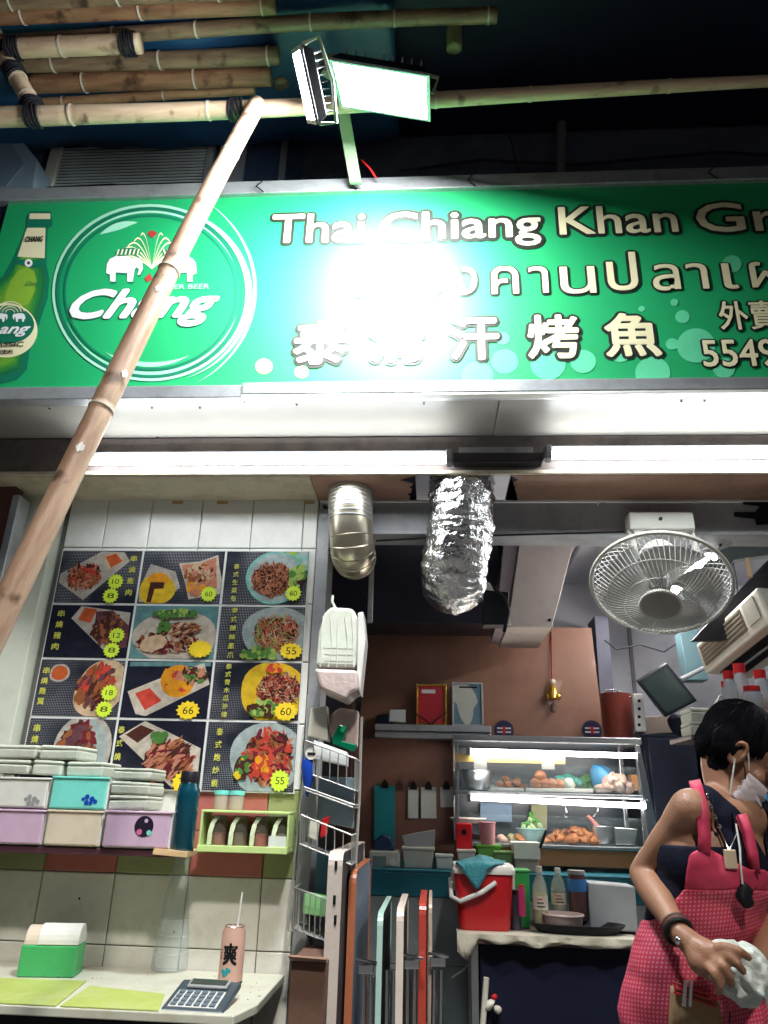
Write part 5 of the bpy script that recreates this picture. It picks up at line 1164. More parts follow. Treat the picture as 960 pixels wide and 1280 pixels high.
def bottle(name, lb, cat, px, pyt, pyb, wpx, Y, body, cap, prof=None, liquid=None, level=.6, label=None, group=None):
    h = Z(px, pyt, Y) - Z(px, pyb, Y); r = abs(X(px + wpx / 2, pyb, Y) - X(px - wpx / 2, pyb, Y)) / 2; c = P(px, pyb, Y)
    t = thing(name, lb, cat, tuple(c), group)
    prof = prof or [(.0, 0), (.92, 0), (1, .03), (1, .62), (.85, .72), (.42, .86), (.36, .9)]
    MB().lathe([(a_ * r, b_ * h) for a_, b_ in prof], c, 24).build('shell', body, t, smooth=True)
    MB().lathe([(0, 0), (prof[-1][0] * r * 1.15, 0), (prof[-1][0] * r * 1.15, h * (1 - prof[-1][1])), (0, h * (1.0 - prof[-1][1]))], c + Vector((0, 0, h * prof[-1][1])), 18).build('cap', cap, t, smooth=True)
    if liquid: MB().lathe([(0, .004), (r * .9, .004), (r * .94, h * .03), (r * .94, h * level), (0, h * level)], c, 20).build('contents', liquid, t, smooth=True)
    if label:
        MB().lathe([(r * 1.01, h * .3), (r * 1.01, h * .52)], c, 24).build('paper_label', label, t, smooth=True)
        for k in range(3):
            zz = h * (.34 + .06 * k); MB().add([c + Vector((math.sin(a) * r * 1.03, -math.cos(a) * r * 1.03, zz + dz)) for dz in (0, h * .022) for a in (-.6, -.2, .2, .5 - .2 * k)], [(0, 1, 5, 4), (1, 2, 6, 5), (2, 3, 7, 6)]).build('label_print', M['red'] if k == 2 else M['ink'], t)
    return t
YI = YC + .14
skinp = mat('raw_chicken', (.62, .4, .32), .4, var=.15); fried = mat('fried_chicken', (.42, .15, .045), .4, var=.5, nscale=36, bump=.5, bscale=90)
bowl('steel_bowl', 'steel mixing bowl at the left of the upper case shelf', 'bowl', 596, 964, 987, 44, YC + .13, M['ss'], .55)
pris('white_tray', 'white tray at the left of the upper case shelf', 'tray', [(613, 984), (655, 985), (655, 990), (612, 989)], YC + .06, .18, M['white'])
pris('white_tray', 'long white tray under the eggs and pale packet on the upper case shelf', 'tray', [(658, 985), (742, 986), (742, 991), (657, 990)], YC + .06, .18, M['white'])
for i, (px, py, lb) in enumerate(((670, 979, 'brown egg at the left of the pile in the case'), (680, 979, 'brown egg at the right of the pile in the case'), (675, 970, 'brown egg on top of the pile in the case'), (690, 980, 'brown egg beside the pile in the case'), (699, 981, 'rightmost brown egg in the upper case'))):
    MB().ball(P(px, py, YC + .1), (.03, .026, .026), 14).build('egg', mat('egg_brown', (.5, .2, .1), .4), label=lb, cat='egg', group='eggs in the display case', smooth=True)
lump('pale_packet', 'pale crumpled packet right of the eggs', 'packet', [(710, 981, .035)], YC + .1, M['foam'])
lump('green_packet', 'teal green crumpled packet at the back of the upper shelf', 'packet', [(700, 976, .03), (712, 974, .03), (722, 977, .025)], YC + .22, mat('greenpack', (.05, .3, .25), .4))
lump('blue_bag', 'bright blue plastic bag at the right of the upper case shelf', 'bag', [(753, 972, .07)], YC + .2, mat('bag_blue', (.05, .3, .6), .35, bump=.4, bscale=30), amp=.35, n=20)
lump('meat_pile', 'pile of pale pink chicken pieces at the right of the upper shelf', 'meat', [(758, 983, .035), (772, 982, .035), (786, 984, .03), (764, 976, .035), (777, 977, .03), (750, 986, .025), (768, 972, .022)], YC + .1, [skinp, mat('raw2', (.68, .5, .42), .4)], 1.2, amp=.6)
# lower shelf
pris('blue_carton', 'blue grey carton at the left back of the lower case shelf', 'carton', [(600, 1003), (640, 1005), (640, 1028), (600, 1026)], YC + .25, .06, mat('carton_blue', (.16, .25, .38), .5))
pris('khaki_carton', 'khaki carton behind the green salad plate', 'carton', [(664, 1006), (684, 1006), (684, 1040), (664, 1040)], YC + .27, .05, mat('carton_khaki', (.3, .3, .16), .5))
t = bowl('salad_bowl', 'round bowl of sliced green cucumber on the lower case shelf', 'bowl', 664, 1036, 1054, 36, YC + .14, mat('bowl_blue', (.25, .45, .45), .3), .5)
c0 = P(664, 1034, YC + .14); rr = random.Random(3)
for k in range(16):
    a_, q_ = rr.random() * 6.28, rr.random() * .05
    p = c0 + Vector((math.cos(a_) * q_, math.sin(a_) * .03, math.sin(a_) * q_ + .004)); MB().ball(p, (.016, .012, .012), 8, Matrix.Rotation(rr.random() * 3, 3, 'Y')).build('cucumber_slice', [mat('cuke', (.45, .6, .3), .4), mat('cuke_skin', (.08, .3, .05), .4)][k % 2], t, smooth=True)
lump('fried_chicken', 'small heap of fried chicken in the middle of the lower shelf', 'food', [(690, 1048, .022), (700, 1047, .022), (684, 1050, .02), (708, 1049, .02), (696, 1042, .018)], YC + .1, fried, amp=.5)
lump('grilled_chicken', 'larger heap of grilled chicken pieces at the right of the lower shelf', 'food', [(716, 1048, .028), (728, 1049, .03), (741, 1050, .026), (722, 1041, .028), (733, 1043, .025), (718, 1037, .02), (749, 1051, .018)], YC + .1, fried, 1.3, amp=.55)
t = bowl('steel_pan', 'steel pan with a red handle resting in it on the lower shelf', 'pan', 752, 1033, 1054, 28, YC + .12, M['ss'], .75)
MB().tube([P(735, 1020, YC + .06), P(752, 1038, YC + .1)], [.007, .012], 10).build('ladle_handle', mat('handle_pink', (.6, .2, .18), .4), t, smooth=True)
pris('steel_container', 'square steel container at the right end of the lower shelf', 'container', [(768, 1034), (797, 1036), (794, 1056), (770, 1056)], YC + .08, .16, M['ss'])
for i, (px, c_) in enumerate(((628, 'raw_chicken'), (640, 'carton_khaki'), (650, 'fried_chicken'))):
    lump('small_dish', ['pale meat portion at the left on the lower case shelf', 'khaki dish between two small meat portions', 'brown meat portion beside the salad bowl'][i], 'dish', [(px, 1048, .022)], YC + .1, MATS[c_], amp=.5)
for i, pts in enumerate(([(706, 1007), (708, 1015), (705, 1020), (710, 1022)], [(749, 1006), (747, 1014), (742, 1021)], [(783, 1006), (784, 1020), (788, 1034)])):
    MB().tube([P(x_, y_, YC + .05) for x_, y_ in pts], .0025, 6).build('hanging_hook', M['chrome'], label=['curly wire hook in the middle under the middle case shelf', 'wire hook right of the curly one under the middle case shelf', 'longest wire hook at the right under the middle case shelf'][i], cat='hook', group='hooks in the case')
# extra food and containers crowding the case
lump('grilled_sausages', 'row of dark red sausages behind the fried chicken on the lower shelf', 'sausage', [(696 + 7 * k, 1040 + (k % 2), .02) for k in range(4)], YC + .24, [mat('sausage', (.3, .05, .02), .35, bump=.1), fried], 1.6, amp=.25)
lump('roast_meat', 'brown roast meat pieces on the upper shelf beside the steel bowl', 'meat', [(626, 981, .024), (636, 982, .022), (645, 980, .025), (632, 975, .02), (652, 983, .02)], YC + .12, [mat('roast', (.3, .1, .03), .35, var=.4, nscale=30, bump=.4), fried], 1.3, amp=.6)
lump('herb_bunch', 'bunch of dark green herbs at the back of the upper case shelf', 'herbs', [(733, 975, .03), (728, 980, .025), (738, 982, .025)], YC + .24, mat('herbs', (.04, .16, .03), .6, var=.5, nscale=40, bump=.6), amp=.8)
pris('orange_tub', 'orange topped tub at the right end of the upper case shelf', 'tub', [(789, 968), (800, 969), (799, 988), (790, 988)], YC + .2, .07, mat('tub_orange', (.6, .25, .06), .4))
# things on the counter before the case
YK = 3.62
t, x0, x1, a, b = thingbox('small_appliance', 'small white appliance with a grey window on the service counter', 'appliance', None, 461, 1064, 500, 1089, YK, .18)
box('body', M['offwhite'], x0, x1, YK, YK + .16, LB + .001, b, t, bevel=.006); xa, xb_, za, zb2 = PB(466, 1070, 483, 1085, YK); box('window', mat('win_grey', (.2, .26, .25), .2), xa, xb_, YK - .002, YK - .0005, za, zb2, t); disc3(491, 1078, .014, YK - .004, M['white'], t, 'dial', .0035)
pris('blue_gadget', 'dark blue tangled gadget on top of the small white appliance', 'gadget', [(466, 1053), (478, 1042), (488, 1046), (494, 1064), (466, 1064)], YK + .03, .08, mat('navy_plastic', (.01, .04, .1), .25), bevel=.008)
def tub(px0, py0, px1, py1, Y, m, lb, dep=.12, name='plastic_tub', cat='tub', zb=None, lid=None, group=None):
    x0, x1, a, b = PB(px0, py0, px1, py1, Y); a = LB + .001 if zb is None else zb
    t = thing(name, lb, cat, ((x0 + x1) / 2, Y + dep / 2, a), group); k = (x1 - x0) * .06
    MB().hexa([(x0 + k, Y + k, a), (x1 - k, Y + k, a), (x1 - k, Y + dep - k, a), (x0 + k, Y + dep - k, a)], [(x0, Y, b - .012), (x1, Y, b - .012), (x1, Y + dep, b - .012), (x0, Y + dep, b - .012)]).build('body', m, t, bevel=.004)
    box('lid' if lid else 'rim', lid or m, x0 - .004, x1 + .004, Y - .004, Y + dep + .004, b - .0115, b, t, bevel=.003)
    return t
tub(503, 1059, 542, 1088, YK, M['offwhite'], 'deep off white tub below the clipped papers')
pris('plastic_sheets', 'clear plastic sheets sticking up from the deep off white tub', 'plastic sheets', [(502, 1045), (520, 1041), (544, 1037), (543, 1058), (506, 1058)], YK + .04, .02, mat('sheet_grey', (.38, .4, .42), .3, alpha=.7))
tub(545, 1068, 566, 1088, YK, M['white'], 'small white bowl right of the deep off white tub', .08)
tub(572, 1062, 594, 1090, YK, M['offwhite'], 'off white tub half behind the teal cloth', .08)
tub(597, 1056, 626, 1080, YK + .02, mat('green_bowl', (.15, .42, .06), .4), 'bright green bowl before the display case', .1, 'green_bowl', 'bowl')
tub(618, 1064, 640, 1084, YK - .01, mat('olive_bowl', (.2, .33, .12), .4), 'olive green bowl beside the bright green one', .08, 'olive_bowl', 'bowl')
t = tub(642, 1053, 675, 1084, YK - .02, mat('soup_tub', (.55, .4, .35), .35), 'square tub with a white lid and a black spoon handle', .12, lid=M['white'])
x0, x1, a, b = PB(642, 1053, 675, 1074, YK - .025); box('white_sleeve', M['white'], x0, x1, YK - .028, YK - .0245, a, b, t)
MB().tube([P(675, 1060, YK - .04), P(683, 1038, YK - .05)], .006, 8).build('spoon_handle', M['black'], t)
t = thing('red_radio', 'small bright red box with a round knob before the case', 'box', tuple(P(580, 1057, YK + .05)))
x0, x1, a, b = PB(570, 1029, 590, 1056, YK + .05); box('body', mat('bright_red', (.7, .01, .02), .3), x0, x1, YK + .05, YK + .11, LB + .001, b, t, bevel=.005); disc3(580, 1040, .012, YK + .044, M['ink'], t, 'knob', .005)
bowl('pink_cup', 'pink plastic cup standing before the case', 'cup', 610, 1028, 1062, 20, YK + .05, mat('pink_cup', (.6, .25, .28), .35), .75)
bowl('white_plate', 'white plate with a curved edge at the left of the lower shelf', 'plate', 585, 1023, 1029, 44, YC + .1, M['white'], .5)

# ------------------------------------------------------------------ front work table with the cooler
YT = 3.2; ZW = Z(680, 1172, YT)
x0, x1 = X(578, 1172, YT), X(800, 1172, YT)
t = thing('work_table', 'low work table draped at its edge with a worn pale cloth', 'table', ((x0 + x1) / 2, YT, .004))
box('top', M['darkwood'], x0, x1 + .25, YT, YT + .34, ZW - .03, ZW, t)
for xx in (x0 + .03, x1 + .2):
    for yy in (YT + .03, YT + .3): box('leg', M['ss'], xx, xx + .03, yy, yy + .03, .004, ZW - .031, t)
box('shade_board', M['darknavy'], x0 + .07, x1 + .24, YT + .05, YT + .07, .1, ZW - .032, t)  # near-black board, its colour stands in for the shade under the table
b = MB(); nx = 60
rr = random.Random(8)
for i in range(nx + 1):
    x = x0 - .02 + (x1 - x0 + .02) * i / nx; dr = .025 + .02 * noise.noise(Vector((x * 9, 0, 0))) + (.06 if i < 7 else 0) * (1 - abs(i - 3) / 5)
    for (yy, zz) in ((YT + .12, ZW + .003), (YT + .02, ZW + .004), (YT - .006, ZW + .003), (YT - .008 - .006 * math.sin(x * 60), ZW - dr * .5), (YT - .008 + .008 * math.sin(x * 45), ZW - dr)): b.add([(x, yy, zz)], [])
b.f = [(i * 5 + j, i * 5 + j + 1, (i + 1) * 5 + j + 1, (i + 1) * 5 + j) for i in range(nx) for j in range(4)]; b.mi = [0] * len(b.f)
o = b.build('edge_cloth', mat('worn_cloth', (.5, .47, .38), .8, var=.2, nscale=10, bump=.3), label='worn pale cloth hanging over the edge of the work table', cat='cloth', smooth=True); md = o.modifiers.new('s', 'SOLIDIFY'); md.thickness = .003; md.offset = 1
# cooler
t = thing('cooler_bucket', 'red insulated cooler bucket with a white lid and carrying handle', 'cooler', tuple(P(606, 1174, YT + .03)))
c = Vector((X(606, 1130, YT + .03), YT + .15, ZW + .006)); zt_ = Z(606, 1092, YT + .03); hw0, hw1 = .1, .115; dp = .1
def rrect(hx, hy, z, r=.03, k=5):
    out = []
    for sx_, sy_, a0 in ((1, 1, 0), (-1, 1, 90), (-1, -1, 180), (1, -1, 270)):
        for i in range(k):
            a = R_(a0 + 90 * i / (k - 1)); out.append(Vector((c.x + sx_ * (hx - r) + r * math.cos(a), c.y + sy_ * (hy - r) + r * math.sin(a), z)))
    return out
def loft(rings, name, m, par, **kw):
    b = MB(); n = len(rings[0]); vs = [v for r_ in rings for v in r_]
    fs = [(i * n + k, i * n + (k + 1) % n, (i + 1) * n + (k + 1) % n, (i + 1) * n + k) for i in range(len(rings) - 1) for k in range(n)]
    fs += [tuple(range(n - 1, -1, -1)), tuple((len(rings) - 1) * n + k for k in range(n))]
    b.add(vs, fs); return b.build(name, m, par, smooth=True, **kw)
loft([rrect(hw0 * .97, dp * .95, c.z), rrect(hw0, dp, c.z + .01), rrect(hw1, dp + .008, zt_ - .004)], 'body', M['red'], t)
loft([rrect(hw1 + .008, dp + .014, zt_ - .003), rrect(hw1 + .01, dp + .016, zt_ + .012), rrect(hw1 + .002, dp + .008, zt_ + .028)], 'lid', M['white'], t)
YH = c.y - dp - .02
for sx_ in (-1, 1): box('handle_boss', M['white'], c.x + sx_ * (hw1 + .004) - .008, c.x + sx_ * (hw1 + .004) + .008, c.y - .03, c.y + .01, zt_ - .07, zt_ - .004, t)
MB().tube([(c.x - hw1 - .014, c.y - .01, zt_ - .03), (c.x - hw1 - .012, c.y - .07, zt_ - .09), (c.x - hw1 + .02, YH, zt_ - .1), (c.x - .01, YH - .008, zt_ - .065), (c.x + .045, YH, zt_ - .03)], .009, 10).build('handle', M['white'], t, smooth=True)
# cloth over the cooler
b = MB(); nx, ny = 26, 22; xa, xb_ = c.x - .1, c.x + .085
for i in range(nx + 1):
    for j in range(ny + 1):
        u, v_ = i / nx, j / ny; x = xa + (xb_ - xa) * u + .01 * math.sin(v_ * 5); s_ = v_ * .26 * (1 - .45 * abs(u - .42) * 1.2)
        yb_ = c.y + .08; flat = .21
        if s_ < flat: y, z = yb_ - s_, zt_ + .036 + .022 * math.exp(-((u - .5) / .3) ** 2 - ((v_ - .35) / .3) ** 2)
        else: y, z = yb_ - flat - .008 - (s_ - flat) * .1, zt_ + .034 - (s_ - flat) * (1.9 if abs(u - .4) < .25 else 1.0)
        b.add([(x, y + .004 * noise.noise(Vector((x * 60, z * 50, 1))), z + .008 * noise.noise(Vector((x * 40, y * 40, 0))))], [])
b.f = [(i * (ny + 1) + j, i * (ny + 1) + j + 1, (i + 1) * (ny + 1) + j + 1, (i + 1) * (ny + 1) + j) for i in range(nx) for j in range(ny)]; b.mi = [0] * len(b.f)
o = b.build('teal_cloth', mat('cloth_teal', (.03, .2, .24), .85, var=.2, bump=.4, bscale=120), label='teal wiping cloth draped over the cooler lid', cat='cloth', smooth=True); md = o.modifiers.new('s', 'SOLIDIFY'); md.thickness = .004
cl = mat('bottle_pet', (.55, .6, .55), .1, alpha=.4)
bottle('oil_bottle', 'clear bottle of yellow oil with a pale label on the work table', 'bottle', 677, 1083, 1160, 19, YT + .12, cl, M['offwhite'], liquid=mat('oil_yellow', (.6, .5, .1), .2), level=.55, label=M['offwhite'])
bottle('sauce_bottle', 'cloudy bottle with a pale cap right of the yellow oil bottle', 'bottle', 700, 1085, 1150, 19, YT + .2, cl, M['white'], liquid=mat('cloudy', (.35, .35, .28), .4), level=.6, label=M['beige'])
JP = P(724, 1150, YT + .2); JR = abs(X(736, 1150, YT + .2) - X(712, 1150, YT + .2)) / 2
JB = bottle('brown_jar', 'brown sauce jar with a blue band on the work table', 'jar', 724, 1088, 1150, 24, YT + .2, mat('jar_brown', (.1, .05, .05), .2), M['grey'], prof=[(0, 0), (.95, 0), (1, .04), (1, .8), (.85, .9), (.8, .92)], label=None)
MB().lathe([(JR * 1.04, 0), (JR * 1.04, .045)], Vector((JP.x, JP.y, Z(724, 1114, YT + .2))), 24).build('blue_band', mat('band_blue', (.05, .2, .5), .3), JB, smooth=True)
bottle('pink_bottle', 'dark pink bottle hanging between the cooler and the oil bottle', 'bottle', 653, 1106, 1145, 9, YT + .06, mat('pink_deep', (.5, .04, .15), .3), M['red'], prof=[(0, 0), (.9, 0), (1, .05), (1, .85), (.7, .95)])
bottle('grey_flask', 'grey steel flask right beside the red cooler', 'flask', 646, 1112, 1172, 14, YT + .12, mat('flask_grey', (.12, .12, .16), .25, .6), M['black'], prof=[(0, 0), (.95, 0), (1, .04), (1, .8), (.8, .9)])
tub(640, 1087, 662, 1112, YT + .2, mat('green_tub', (.03, .35, .08), .4), 'bright green tub behind the cooler and the flask', .1, zb=ZW + .003)
pris('grey_box', 'large pale grey box at the right of the work table', 'box', [(735, 1103), (794, 1108), (798, 1166), (738, 1162)], YT + .16, .14, mat('box_grey', (.33, .36, .38), .5, var=.08), bevel=.006)
t = thing('black_tray', 'wide black oval tray on the work table', 'tray', tuple(P(723, 1168, YT + .1)))
c2 = Vector((X(722, 1168, YT + .1), YT + .1, ZW + .008)); Mo = Matrix.Translation(c2) @ Matrix.Diagonal((1.75, .9, 1, 1))
MB().lathe([(0, 0), (.085, 0), (.1, .02), (.106, .032), (.1, .032), (.083, .008), (0, .008)], M=Mo, n=40).build('dish', M['black'], t, smooth=True)
bowl('pink_bowl', 'pale pink bowl standing in the black oval tray', 'bowl', 705, 1143, 1165, 50, YT + .09, mat('bowl_pink', (.6, .45, .42), .35), .75, fill=mat('dough', (.55, .45, .38), .7))
# bits below the table
MB().tube([P(565, 1222, 3.3), P(580, 1212, 3.28), P(592, 1195, 3.26), P(596, 1188, 3.25)], .003, 6).build('white_wire', M['wire'], label='thin white wire hanging below the work table', cat='wire', smooth=True)
MB().tube([P(608, 1222, 3.22), P(600, 1330, 3.22)], .011, 8).build('white_pipe', M['offwhite'], label='slanting white pipe under the work table', cat='pipe', smooth=True)
lump('small_toy', 'small red and white thing lying beside the white pipe', 'toy', [(612, 1256, .02), (618, 1246, .012), (622, 1262, .016)], 3.22, [M['offwhite'], M['red']])

# ------------------------------------------------------------------ wall fan
fc = P(825, 731, 2.42); faxis = (Vector((0, 0, EYE)) - fc).normalized()
ax = (faxis + Vector((-.1, .0, -1.3))).normalized()
t = thing('wall_fan', 'white caged wall fan bolted to the grey beam', 'fan', tuple(P(826, 660, 2.7)))
xv = ax.cross(Vector((0, 0, 1))).normalized(); yv = xv.cross(ax)
Mf = Matrix.Translation(fc) @ Matrix((xv, yv, ax)).transposed().to_4x4()
Rf = (P(912, 717, 2.42) - P(738, 717, 2.42)).length / 2 * .97
wh = mat('fan_white', (.66, .66, .6), .35, var=.05, dirt=(.4, .38, .32), dscale=12, damt=.3)
MB().tube([Mf @ Vector((Rf * math.cos(a), Rf * math.sin(a), 0)) for a in [2 * math.pi * k / 64 for k in range(65)]], .0075, 8, cap=False).build('cage_rim', wh, t, smooth=True)
wm = mat('fan_wire', (.7, .7, .66), .6)
for side, hgt, name in ((1, .1, 'cage_wire'), (-1, -.07, 'rear_cage_wire')):
    nw = 72 if side == 1 else 48
    for k in range(nw):
        a = 2 * math.pi * k / nw; pts = []
        for i in range(7):
            u = i / 6; r = .062 + (Rf - .062) * u; zz = hgt * (1 - u ** 2.4); aa = a + .22 * (1 - u)
            pts.append(Mf @ Vector((r * math.cos(aa), r * math.sin(aa), zz)))
        MB().tube(pts, .0013, 4, cap=False).build(name, wm, t)
for rr_ in (.33, .66):
    r = .062 + (Rf - .062) * rr_; zz = .1 * (1 - rr_ ** 2.4) + .001
    MB().tube([Mf @ Vector((r * math.cos(a), r * math.sin(a), zz)) for a in [2 * math.pi * k / 48 for k in range(49)]], .0016, 5, cap=False).build('cage_hoop', wm, t)
MB().lathe([(0, .108), (.05, .106), (.062, .099), (.064, .091), (.055, .089)], M=Mf, n=36).build('centre_cap', mat('fan_cap', (.42, .41, .38), .3), t, smooth=True)
MB().lathe([(.0645, .089), (.0665, .097), (.0645, .101)], M=Mf, n=36).build('cap_ring', wh, t, smooth=True)
for k in range(5):
    a0 = 2 * math.pi * k / 5 + .4; b = MB(); g = []
    for i in range(9):
        for j in range(7):
            u, v_ = i / 8, j / 6; r = .035 + (Rf * .86 - .035) * u; wdt = .62 + .42 * math.sin(u * math.pi * .8)
            aa = a0 + (v_ - .5) * wdt * 1.25 + .35 * u; g.append(Mf @ Vector((r * math.cos(aa), r * math.sin(aa), .02 - (v_ - .5) * .045 * (1 - .4 * u))))
    b.add(g, [(i * 7 + j, i * 7 + j + 1, (i + 1) * 7 + j + 1, (i + 1) * 7 + j) for i in range(8) for j in range(6)])
    o = b.build('blade', mat('blade_grey', (.62, .63, .63), .8, spec=.15), t, smooth=True); md = o.modifiers.new('s', 'SOLIDIFY'); md.thickness = .002
MB().lathe([(0, .045), (.032, .04), (.036, .0), (.036, -.03)], M=Mf, n=24).build('hub', mat('hub_grey', (.3, .3, .3), .3), t, smooth=True)
MB().lathe([(.03, -.06), (.065, -.07), (.07, -.14), (.05, -.18), (0, -.19)], M=Mf, n=24).build('motor', wh, t, smooth=True)
x0, x1, z0_, z1_ = PB(786, 641, 867, 664, 2.68)
box('bracket_plate', wh, x0, x1, 2.665, 2.745, z0_, z1_, t, bevel=.008)
for s_ in (0, 1):
    xx = x0 + .008 if s_ == 0 else x1 - .008; yb_ = Z(826, 690, 2.62)
    MB().tube([(xx, 2.70, z0_ + .01), (xx, 2.69, z0_ - .03), (xx, 2.66, yb_)], .013, 8).build('bracket_arm', wh, t, smooth=True)
MB().tube([((x0 + x1) / 2 - .09 + .18 * k / 8, 2.69, z0_ - .004 - .02 * (abs(k - 4) / 4) ** 2) for k in range(9)], .009, 8).build('bracket_arch', wh, t, smooth=True)
MB().tube([(x0 + .01, 2.66, yb_), Mf @ Vector((0, .0, -.12)), (x1 - .01, 2.66, yb_)], .014, 8).build('yoke', wh, t, smooth=True)
disc3(826, 648, .007, 2.66, M['ink'], t, 'screw', .005, 10)
# spot lamp behind the fan
t = thing('spot_lamp', 'small lit lamp glaring behind the lower edge of the fan cage', 'lamp', tuple(P(797, 775, 3.0)))
p0, p1 = P(808, 742, 3.05), P(795, 780, 2.98)
MB().tube([p0, p0.lerp(p1, .5), p1], [.022, .028, .028], 16).build('lamp_body', tubemat('lamp_glow', (.9, .95, 1), 11), t, smooth=True)
MB().tube([p0.lerp(p1, .62), p0.lerp(p1, .72)], .031, 16).build('lamp_collar', M['black'], t, smooth=True)
MB().tube([p0, p0 + Vector((.04, .1, .1)), (p0.x + .05, p0.y + .2, 2.745)], .008, 8).build('lamp_stem', M['grey'], t, smooth=True)
# interior ceiling tube, mostly hidden by the fan
t = thing('ceiling_light', 'bright ceiling tube glimpsed behind the fan cage', 'light', (1.0, 3.6, 2.38))
cxl = X(880, 668, 3.05)
MB().tube([(cxl, 2.98, 2.385), (cxl + .0, 4.1, 2.385)], .014, 12).build('lamp_tube', tubemat('inner_tube', (1, .97, .96), 88), t, smooth=True)
box('batten', M['white'], cxl - .03, cxl + .03, 2.98, 4.12, 2.402, 2.417, t)
for yy in (3.2, 3.9): MB().tube([(cxl, yy, 2.417), (cxl, yy, 2.749)], .005, 6).build('hanger_rod', M['grey'], t)

# ------------------------------------------------------------------ air conditioner and right wall clutter
A0, A1 = P(869, 806, 3.45), P(882, 843, 3.42); B0 = P(946, 733, 2.95); B1 = B0 + (A1 - A0) * 1.08
bk = Vector((.24, .12, -.0)); 
t = thing('air_conditioner', 'cream wall air conditioner at the right with a brown front grille', 'air conditioner', tuple(A1))
MB().hexa([A1, B1, B1 + bk, A1 + bk], [A0, B0, B0 + bk + Vector((0, 0, .02)), A0 + bk + Vector((0, 0, .02))]).build('casing', mat('ac_cream', (.6, .58, .48), .4, var=.06), t, bevel=.012)
fn = (B0 - A0).cross(A1 - A0).normalized()
if fn.dot(Vector((0, 0, EYE)) - A0) < 0: fn = -fn
def fp(u, v_): return A0 + (B0 - A0) * u + (A1 - A0) * v_
MB().prism([fp(.06, .16) + fn * .002, fp(.72, .16) + fn * .002, fp(.72, .82) + fn * .002, fp(.06, .82) + fn * .002], fn * .004).build('grille', mat('ac_grille', (.17, .14, .1), .4), t)
MB().prism([fp(.76, .14) + fn * .002, fp(.92, .14) + fn * .002, fp(.92, .8) + fn * .002, fp(.76, .8) + fn * .002], fn * .004).build('control_panel', mat('ac_panel', (.35, .34, .28), .4), t)
for k in range(5): MB().prism([fp(.06, .2 + k * .13) + fn * .0065, fp(.72, .2 + k * .13) + fn * .0065, fp(.72, .23 + k * .13) + fn * .0065, fp(.06, .23 + k * .13) + fn * .0065], fn * .003).build('grille_slat', mat('ac_slat', (.28, .24, .18), .4), t)
bn = (B1 - A1).cross(bk).normalized(); bn = bn if bn.z < 0 else -bn
def bp_(u, v_): return A1 + (B1 - A1) * u + bk * v_
MB().prism([bp_(.08, .2) + bn * .002, bp_(.95, .2) + bn * .002, bp_(.95, .7) + bn * .002, bp_(.08, .7) + bn * .002], bn * .003).build('air_outlet', M['ink'], t)
MB().prism([bp_(.1, .42) + bn * .006, bp_(.94, .42) + bn * .006, bp_(.94, .47) + bn * .006, bp_(.1, .47) + bn * .006], bn * .004).build('louvre', M['grey'], t)
# ac upper hose, trunking, wires
t = thing('cable_trunking', 'grey trunking with loose wires under the beam at the far right', 'trunking', tuple(P(940, 690, 2.9)))
MB().prism(fpoly([(925, 654), (990, 640), (990, 690), (918, 700), (862, 770), (852, 740)], 2.98), (0, .05, 0)).build('trunk', mat('trunk_grey', (.3, .35, .36), .5), t, bevel=.004)
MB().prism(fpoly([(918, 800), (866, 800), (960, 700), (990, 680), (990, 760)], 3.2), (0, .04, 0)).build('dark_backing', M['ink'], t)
MB().tube([P(876, 668, 2.85), P(882, 684, 2.83), P(896, 688, 2.82), P(914, 680, 2.82), P(924, 664, 2.82), P(936, 656, 2.84)], .006, 8).build('white_cable', M['white'], t, smooth=True)
MB().tube([P(910, 664, 2.84), P(900, 682, 2.84)], .005, 6).build('dark_wire', M['ink'], t)
MB().tube([P(934, 698, 2.84), P(938, 722, 2.84)], .009, 8).build('wood_stub', M['cardl'], t)
t = thing('torn_patch', 'ragged dark opening in the beam at the far right', 'opening', tuple(P(940, 640, 2.74)))
MB().prism(fpoly([(928, 625), (1000, 622), (1000, 652), (946, 656), (944, 648), (918, 645), (918, 640), (944, 640), (950, 632), (930, 630)], 2.742), (0, .006, 0)).build('patch', M['ink'], t)
for k, (pts, r, lb) in enumerate((([(915, 700), (925, 760), (905, 800), (918, 830)], .006, 'black cable looping down left of the air conditioner'), ([(756, 800), (770, 812), (800, 806), (830, 815), (852, 800)], .004, 'thin black wire sagging across the pale back wall'), ([(880, 905), (900, 870), (930, 868), (960, 850)], .005, 'pale wire above the foam boxes at the right'))):
    MB().tube([P(x, y, 3.3 if k != 1 else 4.1) for x, y in pts], r, 7).build('loose_wire', M['rope'] if k < 2 else M['wire'], label=lb, cat='wire', smooth=True)
# back corner column, pale wall, dark corner
pris('corner_pillar', 'dark narrow pillar between the brown board and the pale wall', 'pillar', [(743, 770), (760, 770), (772, 930), (754, 930)], 4.25, .2, mat('pillar_dark', (.1, .1, .14), .6))
pris('vertical_duct', 'dull green vertical duct behind the tilted tablet at the right', 'duct', [(850, 790), (872, 786), (886, 850), (860, 850)], 4.0, .1, mat('duct_green', (.1, .18, .2), .5))
t = thing('tilted_tablet', 'dark flat screen hanging tilted right of the chained basket', 'screen', tuple(P(835, 895, 3.7)))
MB().prism(fpoly([(797, 852), (834, 829), (872, 876), (832, 897)], 3.7), (0, .035, .01)).build('casing', M['black'], t, bevel=.004)
MB().prism(fpoly([(802, 853), (833, 834), (866, 875), (833, 892)], 3.696), (0, .003, 0)).build('screen', mat('screen_dark', (.03, .045, .045), .12, var=.5, nscale=5), t)
MB().tube([P(850, 850, 3.75), P(880, 835, 3.9)], .012, 8).build('support_arm', M['grey'], t)
